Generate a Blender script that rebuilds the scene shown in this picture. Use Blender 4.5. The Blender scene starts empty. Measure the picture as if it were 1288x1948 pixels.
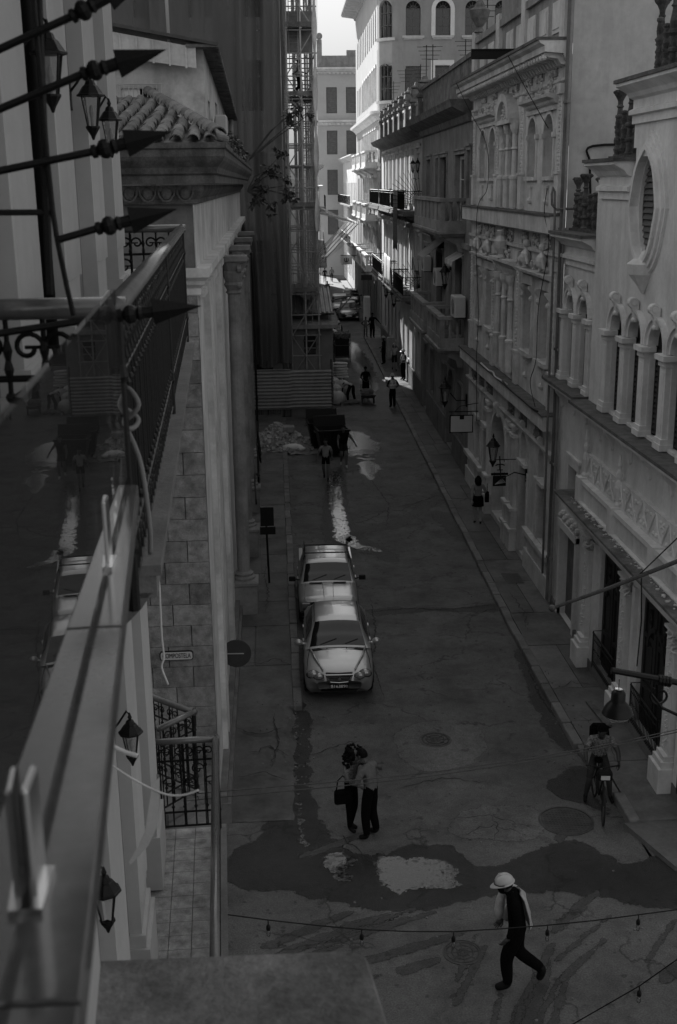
import bpy, math, random
from mathutils import Vector, Matrix, noise as mnoise
R_=random.Random(11)
S=bpy.context.scene; COL=S.collection
PI=math.pi; rad=math.radians

# ------------------------------------------------------------------ camera
cd=bpy.data.cameras.new('camera'); cam=bpy.data.objects.new('camera',cd); COL.objects.link(cam)
right=Vector((0.99823959,-0.05801197,-0.0123419)); down=Vector((-0.02759839,-0.27014531,-0.96242394)); fwd=Vector((0.05249801,0.9610703,-0.27127078))
CAMP=Vector((0,0,11.2))
m=Matrix.Identity(4)
for i in range(3):
    m[i][0]=right[i]; m[i][1]=-down[i]; m[i][2]=-fwd[i]; m[i][3]=CAMP[i]
cam.matrix_world=m
cd.sensor_fit='VERTICAL'; cd.sensor_height=36; cd.sensor_width=24; cd.lens=41.03
cd.clip_start=0.05; cd.clip_end=3000
cd.dof.use_dof=True; cd.dof.focus_distance=21; cd.dof.aperture_fstop=5.6
S.camera=cam

# ------------------------------------------------------------------ sky, sun, exposure
SUN_AZ=rad(17)      # degrees to the left of the street axis, ahead of the camera
SUN_EL=rad(32)
w=bpy.data.worlds.new('World'); S.world=w; w.use_nodes=True
nt=w.node_tree; bg=nt.nodes['Background']
sky=nt.nodes.new('ShaderNodeTexSky'); sky.sky_type='NISHITA'; sky.sun_disc=False
sky.sun_elevation=SUN_EL; sky.sun_rotation=-SUN_AZ; sky.air_density=6.0; sky.dust_density=0.25; sky.ozone_density=1
bw=nt.nodes.new('ShaderNodeRGBToBW')
nt.links.new(sky.outputs[0],bw.inputs[0]); nt.links.new(bw.outputs[0],bg.inputs[0]); bg.inputs[1].default_value=0.07
sd=bpy.data.lights.new('sun','SUN'); sd.energy=5.0; sd.angle=rad(0.5); sd.color=(1,1,1)
so=bpy.data.objects.new('sun',sd); COL.objects.link(so)
sdir=Vector((-math.sin(SUN_AZ)*math.cos(SUN_EL),math.cos(SUN_AZ)*math.cos(SUN_EL),math.sin(SUN_EL)))
so.rotation_euler=(-sdir).to_track_quat('-Z','Y').to_euler(); so.location=(-20,60,60)
vs=S.view_settings; vs.view_transform='Standard'; vs.look='None'; vs.exposure=1.18; vs.gamma=1; vs.use_curve_mapping=False
S.render.resolution_x=677; S.render.resolution_y=1024

# ------------------------------------------------------------------ helpers
PW={}
def reg(o,mtx=None): PW[o.name]=mtx or Matrix.Identity(4); return o
def props(o,label=None,cat=None,group=None,kind=None):
    if label: o['label']=label
    if cat: o['category']=cat
    if group: o['group']=group
    if kind: o['kind']=kind
    return o
def thing(name,label,cat,loc=(0,0,0),rz=0,group=None):
    o=bpy.data.objects.new(name,None); COL.objects.link(o); o.empty_display_size=.2
    o.location=loc; o.rotation_euler=(0,0,rz)
    reg(o,Matrix.Translation(loc)@Matrix.Rotation(rz,4,'Z'))
    return props(o,label,cat,group)
def link(o,parent=None,world=True,mtx=None):
    COL.objects.link(o)
    L=mtx or Matrix.Identity(4)
    if parent is not None:
        o.parent=parent
        if world:
            o.matrix_parent_inverse=PW[parent.name].inverted(); reg(o,L)
        else: reg(o,PW[parent.name]@L)
    else: reg(o,L)
    o.matrix_basis=L
    return o
def inst(me,name,parent=None,loc=(0,0,0),rot=(0,0,0),sc=(1,1,1),world=True):
    from mathutils import Euler
    o=bpy.data.objects.new(name,me)
    L=Matrix.Translation(loc)@Euler(rot).to_matrix().to_4x4()@Matrix.Diagonal((sc[0],sc[1],sc[2],1))
    return link(o,parent,world,L)

class Pl:
    """a wall plane: u along, z up, d outwards"""
    def __init__(s,o,ud,nd): s.o=Vector(o); s.u=Vector(ud).normalized(); s.n=Vector(nd).normalized()
    def p(s,u,z,d=0): return s.o+s.u*u+Vector((0,0,z))+s.n*d

class MB:
    def __init__(s): s.v=[]; s.f=[]; s.m=[]; s.cur=0; s.X=None
    def add(s,vs,fs):
        b=len(s.v)
        if s.X is not None: vs=[s.X@Vector(q) for q in vs]
        s.v+= [tuple(q) for q in vs]
        for f in fs: s.f.append([b+i for i in f]); s.m.append(s.cur)
        return s
    def quad(s,a,b,c,d): return s.add([a,b,c,d],[(0,1,2,3)])
    def box(s,x0,x1,y0,y1,z0,z1):
        v=[(x,y,z) for z in (z0,z1) for y in (y0,y1) for x in (x0,x1)]
        return s.add(v,[(0,2,3,1),(4,5,7,6),(0,1,5,4),(2,6,7,3),(0,4,6,2),(1,3,7,5)])
    def bbox(s,x0,x1,y0,y1,z0,z1,b=.02):
        # box with chamfered vertical & top edges (rounded look)
        def ring(i,z): return [(x0+i,y0+b,z),(x0+b,y0+i,z),(x1-b,y0+i,z),(x1-i,y0+b,z),(x1-i,y1-b,z),(x1-b,y1-i,z),(x0+b,y1-i,z),(x0+i,y1-b,z)]
        v=ring(0,z0)+ring(0,z1-b)+ring(b*.8,z1)
        f=[tuple(range(7,-1,-1)),tuple(range(16,24))]
        for k in (0,8):
            for i in range(8): j=(i+1)%8; f.append((k+i,k+j,k+8+j,k+8+i))
        return s.add(v,f)
    def pbox(s,pl,u0,u1,z0,z1,d0,d1):
        v=[pl.p(u,z,d) for z in (z0,z1) for d in (d0,d1) for u in (u0,u1)]
        return s.add(v,[(0,2,3,1),(4,5,7,6),(0,1,5,4),(2,6,7,3),(0,4,6,2),(1,3,7,5)])
    def prism(s,pts0,pts1):
        n=len(pts0); f=[tuple(range(n-1,-1,-1)),tuple(range(n,2*n))]
        for i in range(n): j=(i+1)%n; f.append((i,j,n+j,n+i))
        return s.add(list(pts0)+list(pts1),f)
    def band(s,pl,u0,u1,z,prof,m0=0,m1=0):
        # prof [(d,dz)] runs bottom to top on the outside; mitres m0/m1 add m*d to the ends
        pr=[(0,prof[0][1])]+list(prof)+[(0,prof[-1][1])]
        return s.prism([pl.p(u0-m0*d,z+e,d) for d,e in pr],[pl.p(u1+m1*d,z+e,d) for d,e in pr])
    def arch(s,pl,uc,zc,r0,r1,d0,d1,a0=0,a1=PI,n=12,sz=1):
        A=[a0+(a1-a0)*i/n for i in range(n+1)]
        v=[]
        for a in A:
            for r,d in ((r0,d0),(r1,d0),(r1,d1),(r0,d1)): v.append(pl.p(uc+r*math.cos(a),zc+sz*r*math.sin(a),d))
        f=[]
        for i in range(n):
            for k in range(4): l=(k+1)%4; f.append((4*i+k,4*i+l,4*i+4+l,4*i+4+k))
        f+= [(0,1,2,3),(4*n+3,4*n+2,4*n+1,4*n)]
        return s.add(v,f)
    def lathe(s,c,prof,n=10,axis=None,sq=False):
        c=Vector(c); ax=Vector(axis or (0,0,1)).normalized()
        t=Vector((1,0,0)) if abs(ax.x)<.9 else Vector((0,1,0))
        e1=(t-ax*t.dot(ax)).normalized(); e2=ax.cross(e1)
        v=[];f=[]
        off=PI/4 if sq else 0; k=math.sqrt(2) if sq else 1
        if sq: n=4
        for r,z in prof:
            for i in range(n):
                a=2*PI*i/n+off; v.append(c+ax*z+(e1*math.cos(a)+e2*math.sin(a))*r*k)
        for j in range(len(prof)-1):
            for i in range(n): q=(i+1)%n; f.append((j*n+i,j*n+q,j*n+n+q,j*n+n+i))
        f.append(tuple(range(n-1,-1,-1))); L=(len(prof)-1)*n; f.append(tuple(range(L,L+n)))
        return s.add(v,f)
    def tube(s,pts,r,n=6,closed=False):
        pts=[Vector(p) for p in pts]; N=len(pts); v=[];f=[]; prev=None
        rr=r if isinstance(r,(list,tuple)) else [r]*N
        for i,p in enumerate(pts):
            a=pts[i-1] if (i>0 or closed) else p; b=pts[(i+1)%N] if (i<N-1 or closed) else p
            t=(b-a).normalized() if (b-a).length>1e-9 else Vector((0,0,1))
            if prev is None:
                h=Vector((0,0,1)) if abs(t.z)<.9 else Vector((1,0,0)); e1=(h-t*h.dot(t)).normalized()
            else: e1=(prev-t*prev.dot(t)); e1=e1.normalized() if e1.length>1e-6 else prev
            prev=e1; e2=t.cross(e1)
            for k in range(n): a_=2*PI*k/n; v.append(p+(e1*math.cos(a_)+e2*math.sin(a_))*rr[i])
        M=N if closed else N-1
        for i in range(M):
            for k in range(n): l=(k+1)%n; i2=(i+1)%N; f.append((i*n+k,i*n+l,i2*n+l,i2*n+k))
        if not closed: f.append(tuple(range(n-1,-1,-1))); f.append(tuple(range((N-1)*n,N*n)))
        return s.add(v,f)
    def ball(s,c,r,n=8,m=6,sc=(1,1,1)):
        c=Vector(c); v=[c+Vector((0,0,r*sc[2]))];f=[]
        for j in range(1,m):
            t=PI*j/m
            for i in range(n): a=2*PI*i/n; v.append(c+Vector((r*sc[0]*math.sin(t)*math.cos(a),r*sc[1]*math.sin(t)*math.sin(a),r*sc[2]*math.cos(t))))
        v.append(c-Vector((0,0,r*sc[2])))
        for i in range(n): f.append((0,1+i,1+(i+1)%n))
        for j in range(m-2):
            for i in range(n): a=1+j*n+i; b=1+j*n+(i+1)%n; f.append((a,a+n,b+n,b))
        L=len(v)-1
        for i in range(n): f.append((L,L-n+(i+1)%n,L-n+i))
        return s.add(v,f)
    def mesh(s,name,mats,smooth=False):
        me=bpy.data.meshes.new(name); me.from_pydata(s.v,[],s.f)
        for mt in (mats if isinstance(mats,(list,tuple)) else [mats]): me.materials.append(mt)
        if any(s.m): me.polygons.foreach_set('material_index',s.m)
        if smooth: me.polygons.foreach_set('use_smooth',[True]*len(me.polygons))
        me.update(); return me
    def build(s,name,mats,parent=None,smooth=False,world=True):
        return link(bpy.data.objects.new(name,s.mesh(name,mats,smooth)),parent,world)

def shape_rect(u0,u1,z0,z1): return [(u0,z0),(u1,z0),(u1,z1),(u0,z1)]
def shape_arch(u0,u1,z0,z1,n=10,k=1.0):
    r=(u1-u0)/2; c=(u0+u1)/2; h=min(r*k,z1-z0-.02)
    return [(u0,z0),(u1,z0)]+[(c+r*math.cos(PI*i/n),z1-h+h*math.sin(PI*i/n)) for i in range(n+1)]
def shape_oval(uc,zc,a,b,n=24,point=0):
    o=[]
    for i in range(n):
        t=2*PI*i/n-PI/2; u=a*math.cos(t); z=b*math.sin(t)
        o.append((uc+u,zc+z))
    return o
def wall(mb,pl,u0,u1,z0,z1,ops,depth=.25,top=None):
    """wall sheet with holes; ops = list of outline polygons (star-shaped, counter-clockwise)"""
    bb=[(min(p[0] for p in o),max(p[0] for p in o),min(p[1] for p in o),max(p[1] for p in o)) for o in ops]
    U=sorted(set([u0,u1]+[x for b in bb for x in b[:2] if u0<x<u1])); Z=sorted(set([z0,z1]+[x for b in bb for x in b[2:] if z0<x<z1]))
    for i in range(len(U)-1):
        for j in range(len(Z)-1):
            a=(U[i]+U[i+1])/2; c=(Z[j]+Z[j+1])/2
            if any(b[0]<a<b[1] and b[2]<c<b[3] for b in bb): continue
            mb.quad(pl.p(U[i],Z[j]),pl.p(U[i+1],Z[j]),pl.p(U[i+1],Z[j+1]),pl.p(U[i],Z[j+1]))
    for o,b in zip(ops,bb):
        n=len(o); c=((b[0]+b[1])/2,(b[2]+b[3])/2)
        def proj(p):
            dx,dz=p[0]-c[0],p[1]-c[1]; hx,hz=(b[1]-b[0])/2,(b[3]-b[2])/2
            k=min(hx/abs(dx) if abs(dx)>1e-9 else 1e9, hz/abs(dz) if abs(dz)>1e-9 else 1e9)
            return (c[0]+dx*k,c[1]+dz*k)
        for i in range(n):
            p,q=o[i],o[(i+1)%n]
            # reveal
            mb.quad(pl.p(*p),pl.p(*q),pl.p(q[0],q[1],-depth),pl.p(p[0],p[1],-depth))
            if n>4:
                P,Q=proj(p),proj(q)
                e=lambda x,y:abs(x[0]-y[0])+abs(x[1]-y[1])<1e-6
                if e(p,P) and e(q,Q): continue
                poly=[p,q,Q]
                # corner of the bounding box between P and Q
                if abs(P[0]-Q[0])>1e-6 and abs(P[1]-Q[1])>1e-6:
                    best=None
                    for cc in ((b[0],b[2]),(b[1],b[2]),(b[1],b[3]),(b[0],b[3])):
                        if (abs(cc[0]-P[0])<1e-6 or abs(cc[1]-P[1])<1e-6) and (abs(cc[0]-Q[0])<1e-6 or abs(cc[1]-Q[1])<1e-6): best=cc
                    if best: poly.append(best)
                poly.append(P)
                pp=[]
                for x in poly:
                    if not pp or not e(pp[-1],x): pp.append(x)
                if len(pp)>2 and e(pp[0],pp[-1]): pp.pop()
                if len(pp)>2: mb.add([pl.p(*x) for x in pp],[tuple(range(len(pp)))])
    return mb

# ------------------------------------------------------------------ materials (the photograph is black and white: every colour is a grey)
MATS={}
def mat(name,c,rough=.8,var=.25,scale=2.5,bump=.15,bscale=40,metal=0,streak=0,dirt=0,spec=.4,coat=0,alpha=None):
    if name in MATS: return MATS[name]
    mt=bpy.data.materials.new(name); mt.use_nodes=True; n=mt.node_tree.nodes; l=mt.node_tree.links; MATS[name]=mt
    b=n['Principled BSDF']; b.inputs['Roughness'].default_value=rough; b.inputs['Metallic'].default_value=metal
    b.inputs['Specular IOR Level'].default_value=spec; b.inputs['Coat Weight'].default_value=coat
    g=n.new('ShaderNodeNewGeometry')
    def noise(sc,vec=None,det=5):
        t=n.new('ShaderNodeTexNoise'); t.inputs['Scale'].default_value=sc; t.inputs['Detail'].default_value=det; t.inputs['Roughness'].default_value=.62
        l.new(vec or g.outputs['Position'],t.inputs['Vector']); return t.outputs['Fac']
    def mr(x,a,b_,c0,c1):
        q=n.new('ShaderNodeMapRange'); l.new(x,q.inputs[0])
        for i,v_ in enumerate((a,b_,c0,c1)): q.inputs[i+1].default_value=v_
        return q.outputs[0]
    def mul(x,y):
        q=n.new('ShaderNodeMath'); q.operation='MULTIPLY'; l.new(x,q.inputs[0])
        if isinstance(y,float): q.inputs[1].default_value=y
        else: l.new(y,q.inputs[1])
        return q.outputs[0]
    x=mul(mr(noise(scale),.3,.7,1-var,1+var),c*1.0)
    x=mul(x,mr(noise(scale*9),.3,.7,1-var*.5,1+var*.5))
    if streak:
        mp=n.new('ShaderNodeMapping'); mp.inputs['Scale'].default_value=(1.5,1.5,.22); l.new(g.outputs['Position'],mp.inputs[0])
        x=mul(x,mr(noise(1.6,mp.outputs[0],8),.45,.75,1,1-streak*.9))
    if dirt: x=mul(x,mr(noise(1.1,det=8),.5,.68,1,1-dirt))
    cb=n.new('ShaderNodeCombineColor')
    for i in range(3): l.new(x,cb.inputs[i])
    l.new(cb.outputs[0],b.inputs['Base Color'])
    if bump:
        bp=n.new('ShaderNodeBump'); bp.inputs['Strength'].default_value=bump; bp.inputs['Distance'].default_value=.02
        l.new(noise(bscale,det=6),bp.inputs['Height']); l.new(bp.outputs[0],b.inputs['Normal'])
    return mt
def glassmat(name,tint=.9,rough=.01):
    mt=bpy.data.materials.new(name); mt.use_nodes=True; n=mt.node_tree.nodes; l=mt.node_tree.links; MATS[name]=mt
    n.remove(n['Principled BSDF']); o=n['Material Output']
    tr=n.new('ShaderNodeBsdfTransparent'); tr.inputs[0].default_value=(tint,tint,tint,1)
    gl=n.new('ShaderNodeBsdfGlossy'); gl.inputs['Roughness'].default_value=rough; df=n.new('ShaderNodeBsdfDiffuse'); df.inputs[0].default_value=(.35,.35,.35,1); m2=n.new('ShaderNodeMixShader'); m2.inputs[0].default_value=.10; l.new(tr.outputs[0],m2.inputs[1]); l.new(df.outputs[0],m2.inputs[2])
    fr=n.new('ShaderNodeFresnel'); fr.inputs['IOR'].default_value=1.5
    mx=n.new('ShaderNodeMixShader'); l.new(fr.outputs[0],mx.inputs[0]); l.new(m2.outputs[0],mx.inputs[1]); l.new(gl.outputs[0],mx.inputs[2]); l.new(mx.outputs[0],o.inputs[0])
    return mt
M_=dict(
 white=mat('white_plaster',.66,.85,.12,1.2,.12,25,streak=.25,dirt=.12),
 white2=mat('pale_plaster',.56,.85,.16,1.4,.15,25,streak=.35,dirt=.25),
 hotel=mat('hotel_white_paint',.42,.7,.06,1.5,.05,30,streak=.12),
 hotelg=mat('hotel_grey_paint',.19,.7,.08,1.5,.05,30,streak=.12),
 grey=mat('grey_plaster',.24,.88,.22,1.3,.2,25,streak=.35,dirt=.3),
 dgrey=mat('dark_plaster',.15,.9,.25,1.3,.2,25,streak=.4,dirt=.35),
 cream=mat('cream_plaster',.55,.85,.12,.9,.1,20,streak=.2,dirt=.12),  # cream is the plaster's own colour
 stone=mat('limestone_block',.2,.9,.4,6,1.0,45,dirt=.35),
 stoned=mat('weathered_dark_stone',.14,.92,.45,3,.7,45,streak=.5,dirt=.5),
 ledge=mat('weathered_ledge_top',.10,.9,.4,4,.4,50,dirt=.4),
 iron=mat('black_wrought_iron',.006,.5,.3,6,.2,80,spec=.25),
 rail=mat('worn_handrail_paint',.10,.14,.2,5,.1,60,spec=.6),
 wood=mat('dark_wood',.02,.55,.3,6,.2,60),
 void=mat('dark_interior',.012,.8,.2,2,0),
 louvre=mat('grey_louvre_paint',.10,.6,.2,4,.1,40),
 pane=mat('window_pane',.015,.06,.1,2,.03,3,spec=.7),
 metal=mat('galvanised_metal',.34,.45,.2,5,.1,40,metal=.4),
 silver=mat('brushed_steel',.55,.22,.05,5,.02,60,metal=1),
 black=mat('black_plastic',.007,.5,.2,5,.05,60,spec=.2),
 concrete=mat('concrete',.15,.9,.25,3,.35,50,dirt=.35),
 tile=mat('clay_roof_tile',.13,.88,.35,5,.4,50,dirt=.4),
 white_p=mat('white_paint',.7,.5,.05,4,.03,40),
 cloth=mat('white_cloth',.6,.9,.08,6,.1,80),
 paper=mat('pale_sign_board',.45,.6,.06,4,.03,40),
 leaf=mat('leaf',.045,.5,.4,8,.1,30),
 bark=mat('bark',.05,.9,.3,8,.5,40),
)
def objvar(mt,amt):
    n=mt.node_tree.nodes; l=mt.node_tree.links; b=n['Principled BSDF']; src=b.inputs['Base Color'].links[0].from_socket; oi=n.new('ShaderNodeObjectInfo'); r=n.new('ShaderNodeMapRange'); r.inputs[3].default_value=1-amt; r.inputs[4].default_value=1+amt; l.new(oi.outputs['Random'],r.inputs[0]); q=n.new('ShaderNodeVectorMath'); q.operation='SCALE'; l.new(src,q.inputs[0]); l.new(r.outputs[0],q.inputs['Scale']); l.new(q.outputs[0],b.inputs['Base Color'])
for k_,a_ in (('stone',.28),('tile',.3),('white',.05),('stoned',.2)): objvar(M_[k_],a_)
M_['glass']=glassmat('clear_glass',.88)
M_['glassd']=glassmat('lantern_glass',.8,.05)
def slab(mb,x0,x1,y0,y1,z0,z1): mb.box(x0,x1,y0,y1,z0,z1)

# ------------------------------------------------------------------ ground, road, pavements
def asphalt(name,c,rough,wet=False):
    mt=mat(name,c,rough,.30,.7,.6,55,spec=.35,dirt=.35)
    n=mt.node_tree.nodes; l=mt.node_tree.links; b=n['Principled BSDF']
    # aggregate speckle + crack lines
    g=n.new('ShaderNodeNewGeometry')
    src=b.inputs['Base Color'].links[0].from_socket
    v=n.new('ShaderNodeTexVoronoi'); v.feature='DISTANCE_TO_EDGE'; v.inputs['Scale'].default_value=.55
    wn=n.new('ShaderNodeTexNoise'); wn.inputs['Scale'].default_value=1.7; wn.inputs['Detail'].default_value=6
    vm=n.new('ShaderNodeVectorMath'); vm.operation='MULTIPLY_ADD'; vm.inputs[1].default_value=(1.1,1.1,1.1)
    l.new(g.outputs['Position'],wn.inputs['Vector']); l.new(wn.outputs['Color'],vm.inputs[0]); l.new(g.outputs['Position'],vm.inputs[2]); l.new(vm.outputs[0],v.inputs['Vector'])
    mr=n.new('ShaderNodeMapRange'); mr.inputs[1].default_value=0; mr.inputs[2].default_value=.02; mr.inputs[3].default_value=.4; mr.inputs[4].default_value=1
    l.new(v.outputs['Distance'],mr.inputs[0])
    gn=n.new('ShaderNodeTexNoise'); gn.inputs['Scale'].default_value=.5; l.new(g.outputs['Position'],gn.inputs['Vector'])
    gm=n.new('ShaderNodeMapRange'); gm.inputs[1].default_value=.5; gm.inputs[2].default_value=.56; l.new(gn.outputs['Fac'],gm.inputs[0])
    mx=n.new('ShaderNodeMix'); mx.data_type='FLOAT'; mx.inputs[2].default_value=1; l.new(gm.outputs[0],mx.inputs[0]); l.new(mr.outputs[0],mx.inputs[3])
    sp=n.new('ShaderNodeTexNoise'); sp.inputs['Scale'].default_value=5; sp.inputs['Detail'].default_value=3; l.new(g.outputs['Position'],sp.inputs['Vector'])
    sm_=n.new('ShaderNodeMapRange'); sm_.inputs[1].default_value=.64; sm_.inputs[2].default_value=.70; sm_.inputs[3].default_value=1; sm_.inputs[4].default_value=.55; l.new(sp.outputs['Fac'],sm_.inputs[0])
    mm=n.new('ShaderNodeMath'); mm.operation='MULTIPLY'; l.new(mx.outputs[0],mm.inputs[0]); l.new(sm_.outputs[0],mm.inputs[1])
    ag=n.new('ShaderNodeTexNoise'); ag.inputs['Scale'].default_value=38; ag.inputs['Detail'].default_value=4; l.new(g.outputs['Position'],ag.inputs['Vector'])
    am=n.new('ShaderNodeMapRange'); am.inputs[1].default_value=.3; am.inputs[2].default_value=.7; am.inputs[3].default_value=.7; am.inputs[4].default_value=1.3; l.new(ag.outputs['Fac'],am.inputs[0])
    m3=n.new('ShaderNodeMath'); m3.operation='MULTIPLY'; l.new(mm.outputs[0],m3.inputs[0]); l.new(am.outputs[0],m3.inputs[1]); mx=m3
    q=n.new('ShaderNodeVectorMath'); q.operation='SCALE'; l.new(src,q.inputs[0]); l.new(mx.outputs[0],q.inputs['Scale']); l.new(q.outputs[0],b.inputs['Base Color'])
    return mt
M_['road']=asphalt('asphalt',.105,.8)
M_['wet']=asphalt('damp_asphalt',.033,.5)
for nd in M_['wet'].node_tree.nodes:
    if nd.type=='BUMP': nd.inputs['Strength'].default_value=1.0
M_['patch']=asphalt('asphalt_repair',.125,.85)
M_['pave']=mat('pavement_concrete',.12,.85,.25,1.2,.35,60,dirt=.35)
objvar(M_['pave'],.16)
M_['kerb']=mat('kerb_stone',.15,.85,.25,3,.4,40,dirt=.3)
objvar(M_['kerb'],.2)
def watermat(nm):
    mt=bpy.data.materials.new(nm); mt.use_nodes=True; n=mt.node_tree.nodes; l=mt.node_tree.links
    b=n['Principled BSDF']; b.inputs['IOR'].default_value=1.36; b.inputs['Specular IOR Level'].default_value=.6
    g=n.new('ShaderNodeNewGeometry'); mp=n.new('ShaderNodeMapping'); mp.inputs['Scale'].default_value=(1,.6,1); l.new(g.outputs['Position'],mp.inputs[0])
    t=n.new('ShaderNodeTexNoise'); t.inputs['Scale'].default_value=9; t.inputs['Detail'].default_value=6; l.new(mp.outputs[0],t.inputs['Vector'])
    u=n.new('ShaderNodeTexNoise'); u.inputs['Scale'].default_value=11; u.inputs['Detail'].default_value=7; u.inputs['Roughness'].default_value=.7; l.new(g.outputs['Position'],u.inputs['Vector'])
    # shallow film: grit pokes through here and there
    gr=n.new('ShaderNodeMapRange'); gr.inputs[1].default_value=.54; gr.inputs[2].default_value=.64; gr.inputs[3].default_value=.04; gr.inputs[4].default_value=.55
    at=n.new('ShaderNodeAttribute'); at.attribute_name='sd'; em=n.new('ShaderNodeMapRange'); em.inputs[1].default_value=-.2; em.inputs[2].default_value=.35; em.inputs[3].default_value=.13; em.inputs[4].default_value=-.07; l.new(at.outputs['Fac'],em.inputs[0]); ea=n.new('ShaderNodeMath'); ea.operation='ADD'; l.new(u.outputs['Fac'],ea.inputs[0]); l.new(em.outputs[0],ea.inputs[1]); l.new(ea.outputs[0],gr.inputs[0]); l.new(gr.outputs[0],b.inputs['Roughness'])
    cr_=n.new('ShaderNodeMapRange'); cr_.inputs[1].default_value=.45; cr_.inputs[2].default_value=.65; cr_.inputs[3].default_value=.02; cr_.inputs[4].default_value=.07; l.new(ea.outputs[0],cr_.inputs[0]); cc=n.new('ShaderNodeCombineColor')
    for k in range(3): l.new(cr_.outputs[0],cc.inputs[k])
    l.new(cc.outputs[0],b.inputs['Base Color'])
    ad=n.new('ShaderNodeMath'); ad.operation='ADD'; l.new(t.outputs['Fac'],ad.inputs[0]); l.new(gr.outputs[0],ad.inputs[1])
    bp=n.new('ShaderNodeBump'); bp.inputs['Strength'].default_value=.07; bp.inputs['Distance'].default_value=.05; l.new(ad.outputs[0],bp.inputs['Height']); l.new(bp.outputs[0],b.inputs['Normal'])
    return mt
M_['water']=watermat('puddle_water'); M_['waterf']=watermat('thin_water_film')

MB().quad((-900,-300,-.35),(900,-300,-.35),(900,1500,-.35),(-900,1500,-.35)).build('ground',M_['road'])['kind']='structure'
# centre lines of the two kerbs (the street drifts slightly to the right far away)
def kr(y): return 5.9+max(0,y-28)*.0162+max(0,21.5-y)*.09 if y<88 else min(8.0,6.87+(y-88)*.08)
def kl(y): return .44+max(0,y-30)*.004 if y<76 else 3.3+(y-76)*.035
def wr(y): return 7.36 if y<44 else 7.40+(y-44)*.016     # foot of the right-hand walls
mb=MB()
ys=[10,14,17.4,20,30,40,50,60,70,75.9,76,80,90,100,120,150,200]
mb.quad((-60,-12,0),(60,-12,0),(60,17.2,0),(-60,17.2,0)); mb.quad((-60,17.2,0),(kl(18),17.2,0),(kl(18),20,0),(-60,20,0)); mb.quad((kr(18),17.2,0),(8,17.2,0),(8,20,0),(kr(18),20,0))
for a,b in zip([17.2]+ys[3:-1],ys[3:]): mb.quad((kl(a),a,0),(kr(a),a,0),(kr(b),b,0),(kl(b),b,0))
mb.build('road',M_['road'])['kind']='structure'
def pavement(name,f0,f1,y0,y1,step,z=.13):
    base=MB(); yy=[y0+(y1-y0)*i/24 for i in range(25)]
    for a,b in zip(yy,yy[1:]): base.quad((f0(a),a,z-.03),(f1(a),a,z-.03),(f1(b),b,z-.03),(f0(b),b,z-.03))
    o=base.build(name,M_['pave']); o['kind']='structure'
    y=y0
    while y<min(y1,80):
        L=step*R_.uniform(.7,1.4); b=min(y+L,y1); g=.012
        x0,x1=f0(y+L/2),f1(y+L/2); xm=x0+(x1-x0)*R_.uniform(.35,.65)
        for (p,q) in (((x0,xm),(xm,x1)) if R_.random()<.6 else ((x0,x1),)) if False else ([(x0,xm),(xm,x1)] if R_.random()<.6 else [(x0,x1)]):
            zz=z+R_.uniform(-.006,.006)
            t=MB(); t.prism([(p+g,y+g,z-.1),(q-g,y+g,z-.1),(q-g,b-g,z-.1),(p+g,b-g,z-.1)],[(p+g,y+g,zz),(q-g,y+g,zz+R_.uniform(-.004,.004)),(q-g,b-g,zz),(p+g,b-g,zz+R_.uniform(-.004,.004))])
            t.build('paving_slab',M_['pave'],o)
        y=b
    return o
# the right pavement: edge runs to the corner and turns it
pr=pavement('pavement_right',lambda y:kr(y)+.2,lambda y:wr(y)+.06,18.3,140,2.2)
pl_=pavement('pavement_left',lambda y:-1.25 if y<76 else 2.6,lambda y:kl(y)-.2,23.6,140,2.2)
c=MB(); c.prism([(x,y,-.02) for x,y in ((6.05,18.3),(6.5,16.9),(7.6,16.2),(30,15.6),(30,17.4),(7.42,17.6),(7.42,18.3))],[(x,y,.1) for x,y in ((6.05,18.3),(6.5,16.9),(7.6,16.2),(30,15.6),(30,17.4),(7.42,17.6),(7.42,18.3))]); c.build('pavement_corner_right',M_['pave'])['kind']='structure'
# the left corner: the old kerb has crumbled and the pavement ramps down into the crossing
c=MB(); rr_=random.Random(4); v=[];nn=26;mm=12
for j_ in range(nn+1):
    y=23.62-4.6*j_/nn
    for i_ in range(mm+1):
        xe=.26+.10*mnoise.noise(Vector((y*1.7,3,0)))+.05*mnoise.noise(Vector((y*6,9,0))); x=-1.3+(xe+1.3)*i_/mm
        hz=.13*min(1,max(0,(y-19.6)/3.6))+.012; e=1 if i_<mm-1 else (.75 if i_==mm-1 else .0); v.append((x,y,max(-.02,hz*e+.012*mnoise.noise(Vector((x*3,y*3,0))))if i_<mm else -.02))
c.add(v,[(j_*(mm+1)+i_,j_*(mm+1)+i_+1,(j_+1)*(mm+1)+i_+1,(j_+1)*(mm+1)+i_) for j_ in range(nn) for i_ in range(mm)]); c.build('pavement_corner_left',M_['pave'])['kind']='structure'
c=MB(); c.box(-30,-1.25,17.7,19.3,-.02,.115); c.build('pavement_side_street',M_['pave'])['kind']='structure'
# kerb stones
ks=[]
for k in range(3):
    t=MB(); L=1.0; t.bbox(-.1,.1,-.485,.485,-.1,.142+.006*k,.018); ks.append(t.mesh('kerb_stone',M_['kerb']))
for par,fn,y0,sg in ((pr,lambda y:kr(y)+.1,18.8,1),(pl_,lambda y:kl(y)-.1,24.1,-1)):
    y=y0
    while y<(92 if sg>0 else 57):
        inst(ks[R_.randrange(3)],'kerb_stone',par,(fn(y)+R_.uniform(-.012,.012),y,R_.uniform(-.012,.006)),(R_.uniform(-.01,.01),0,R_.uniform(-.012,.012)-(.016 if sg>0 and y>28 else 0)))
        y+=1.0
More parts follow.
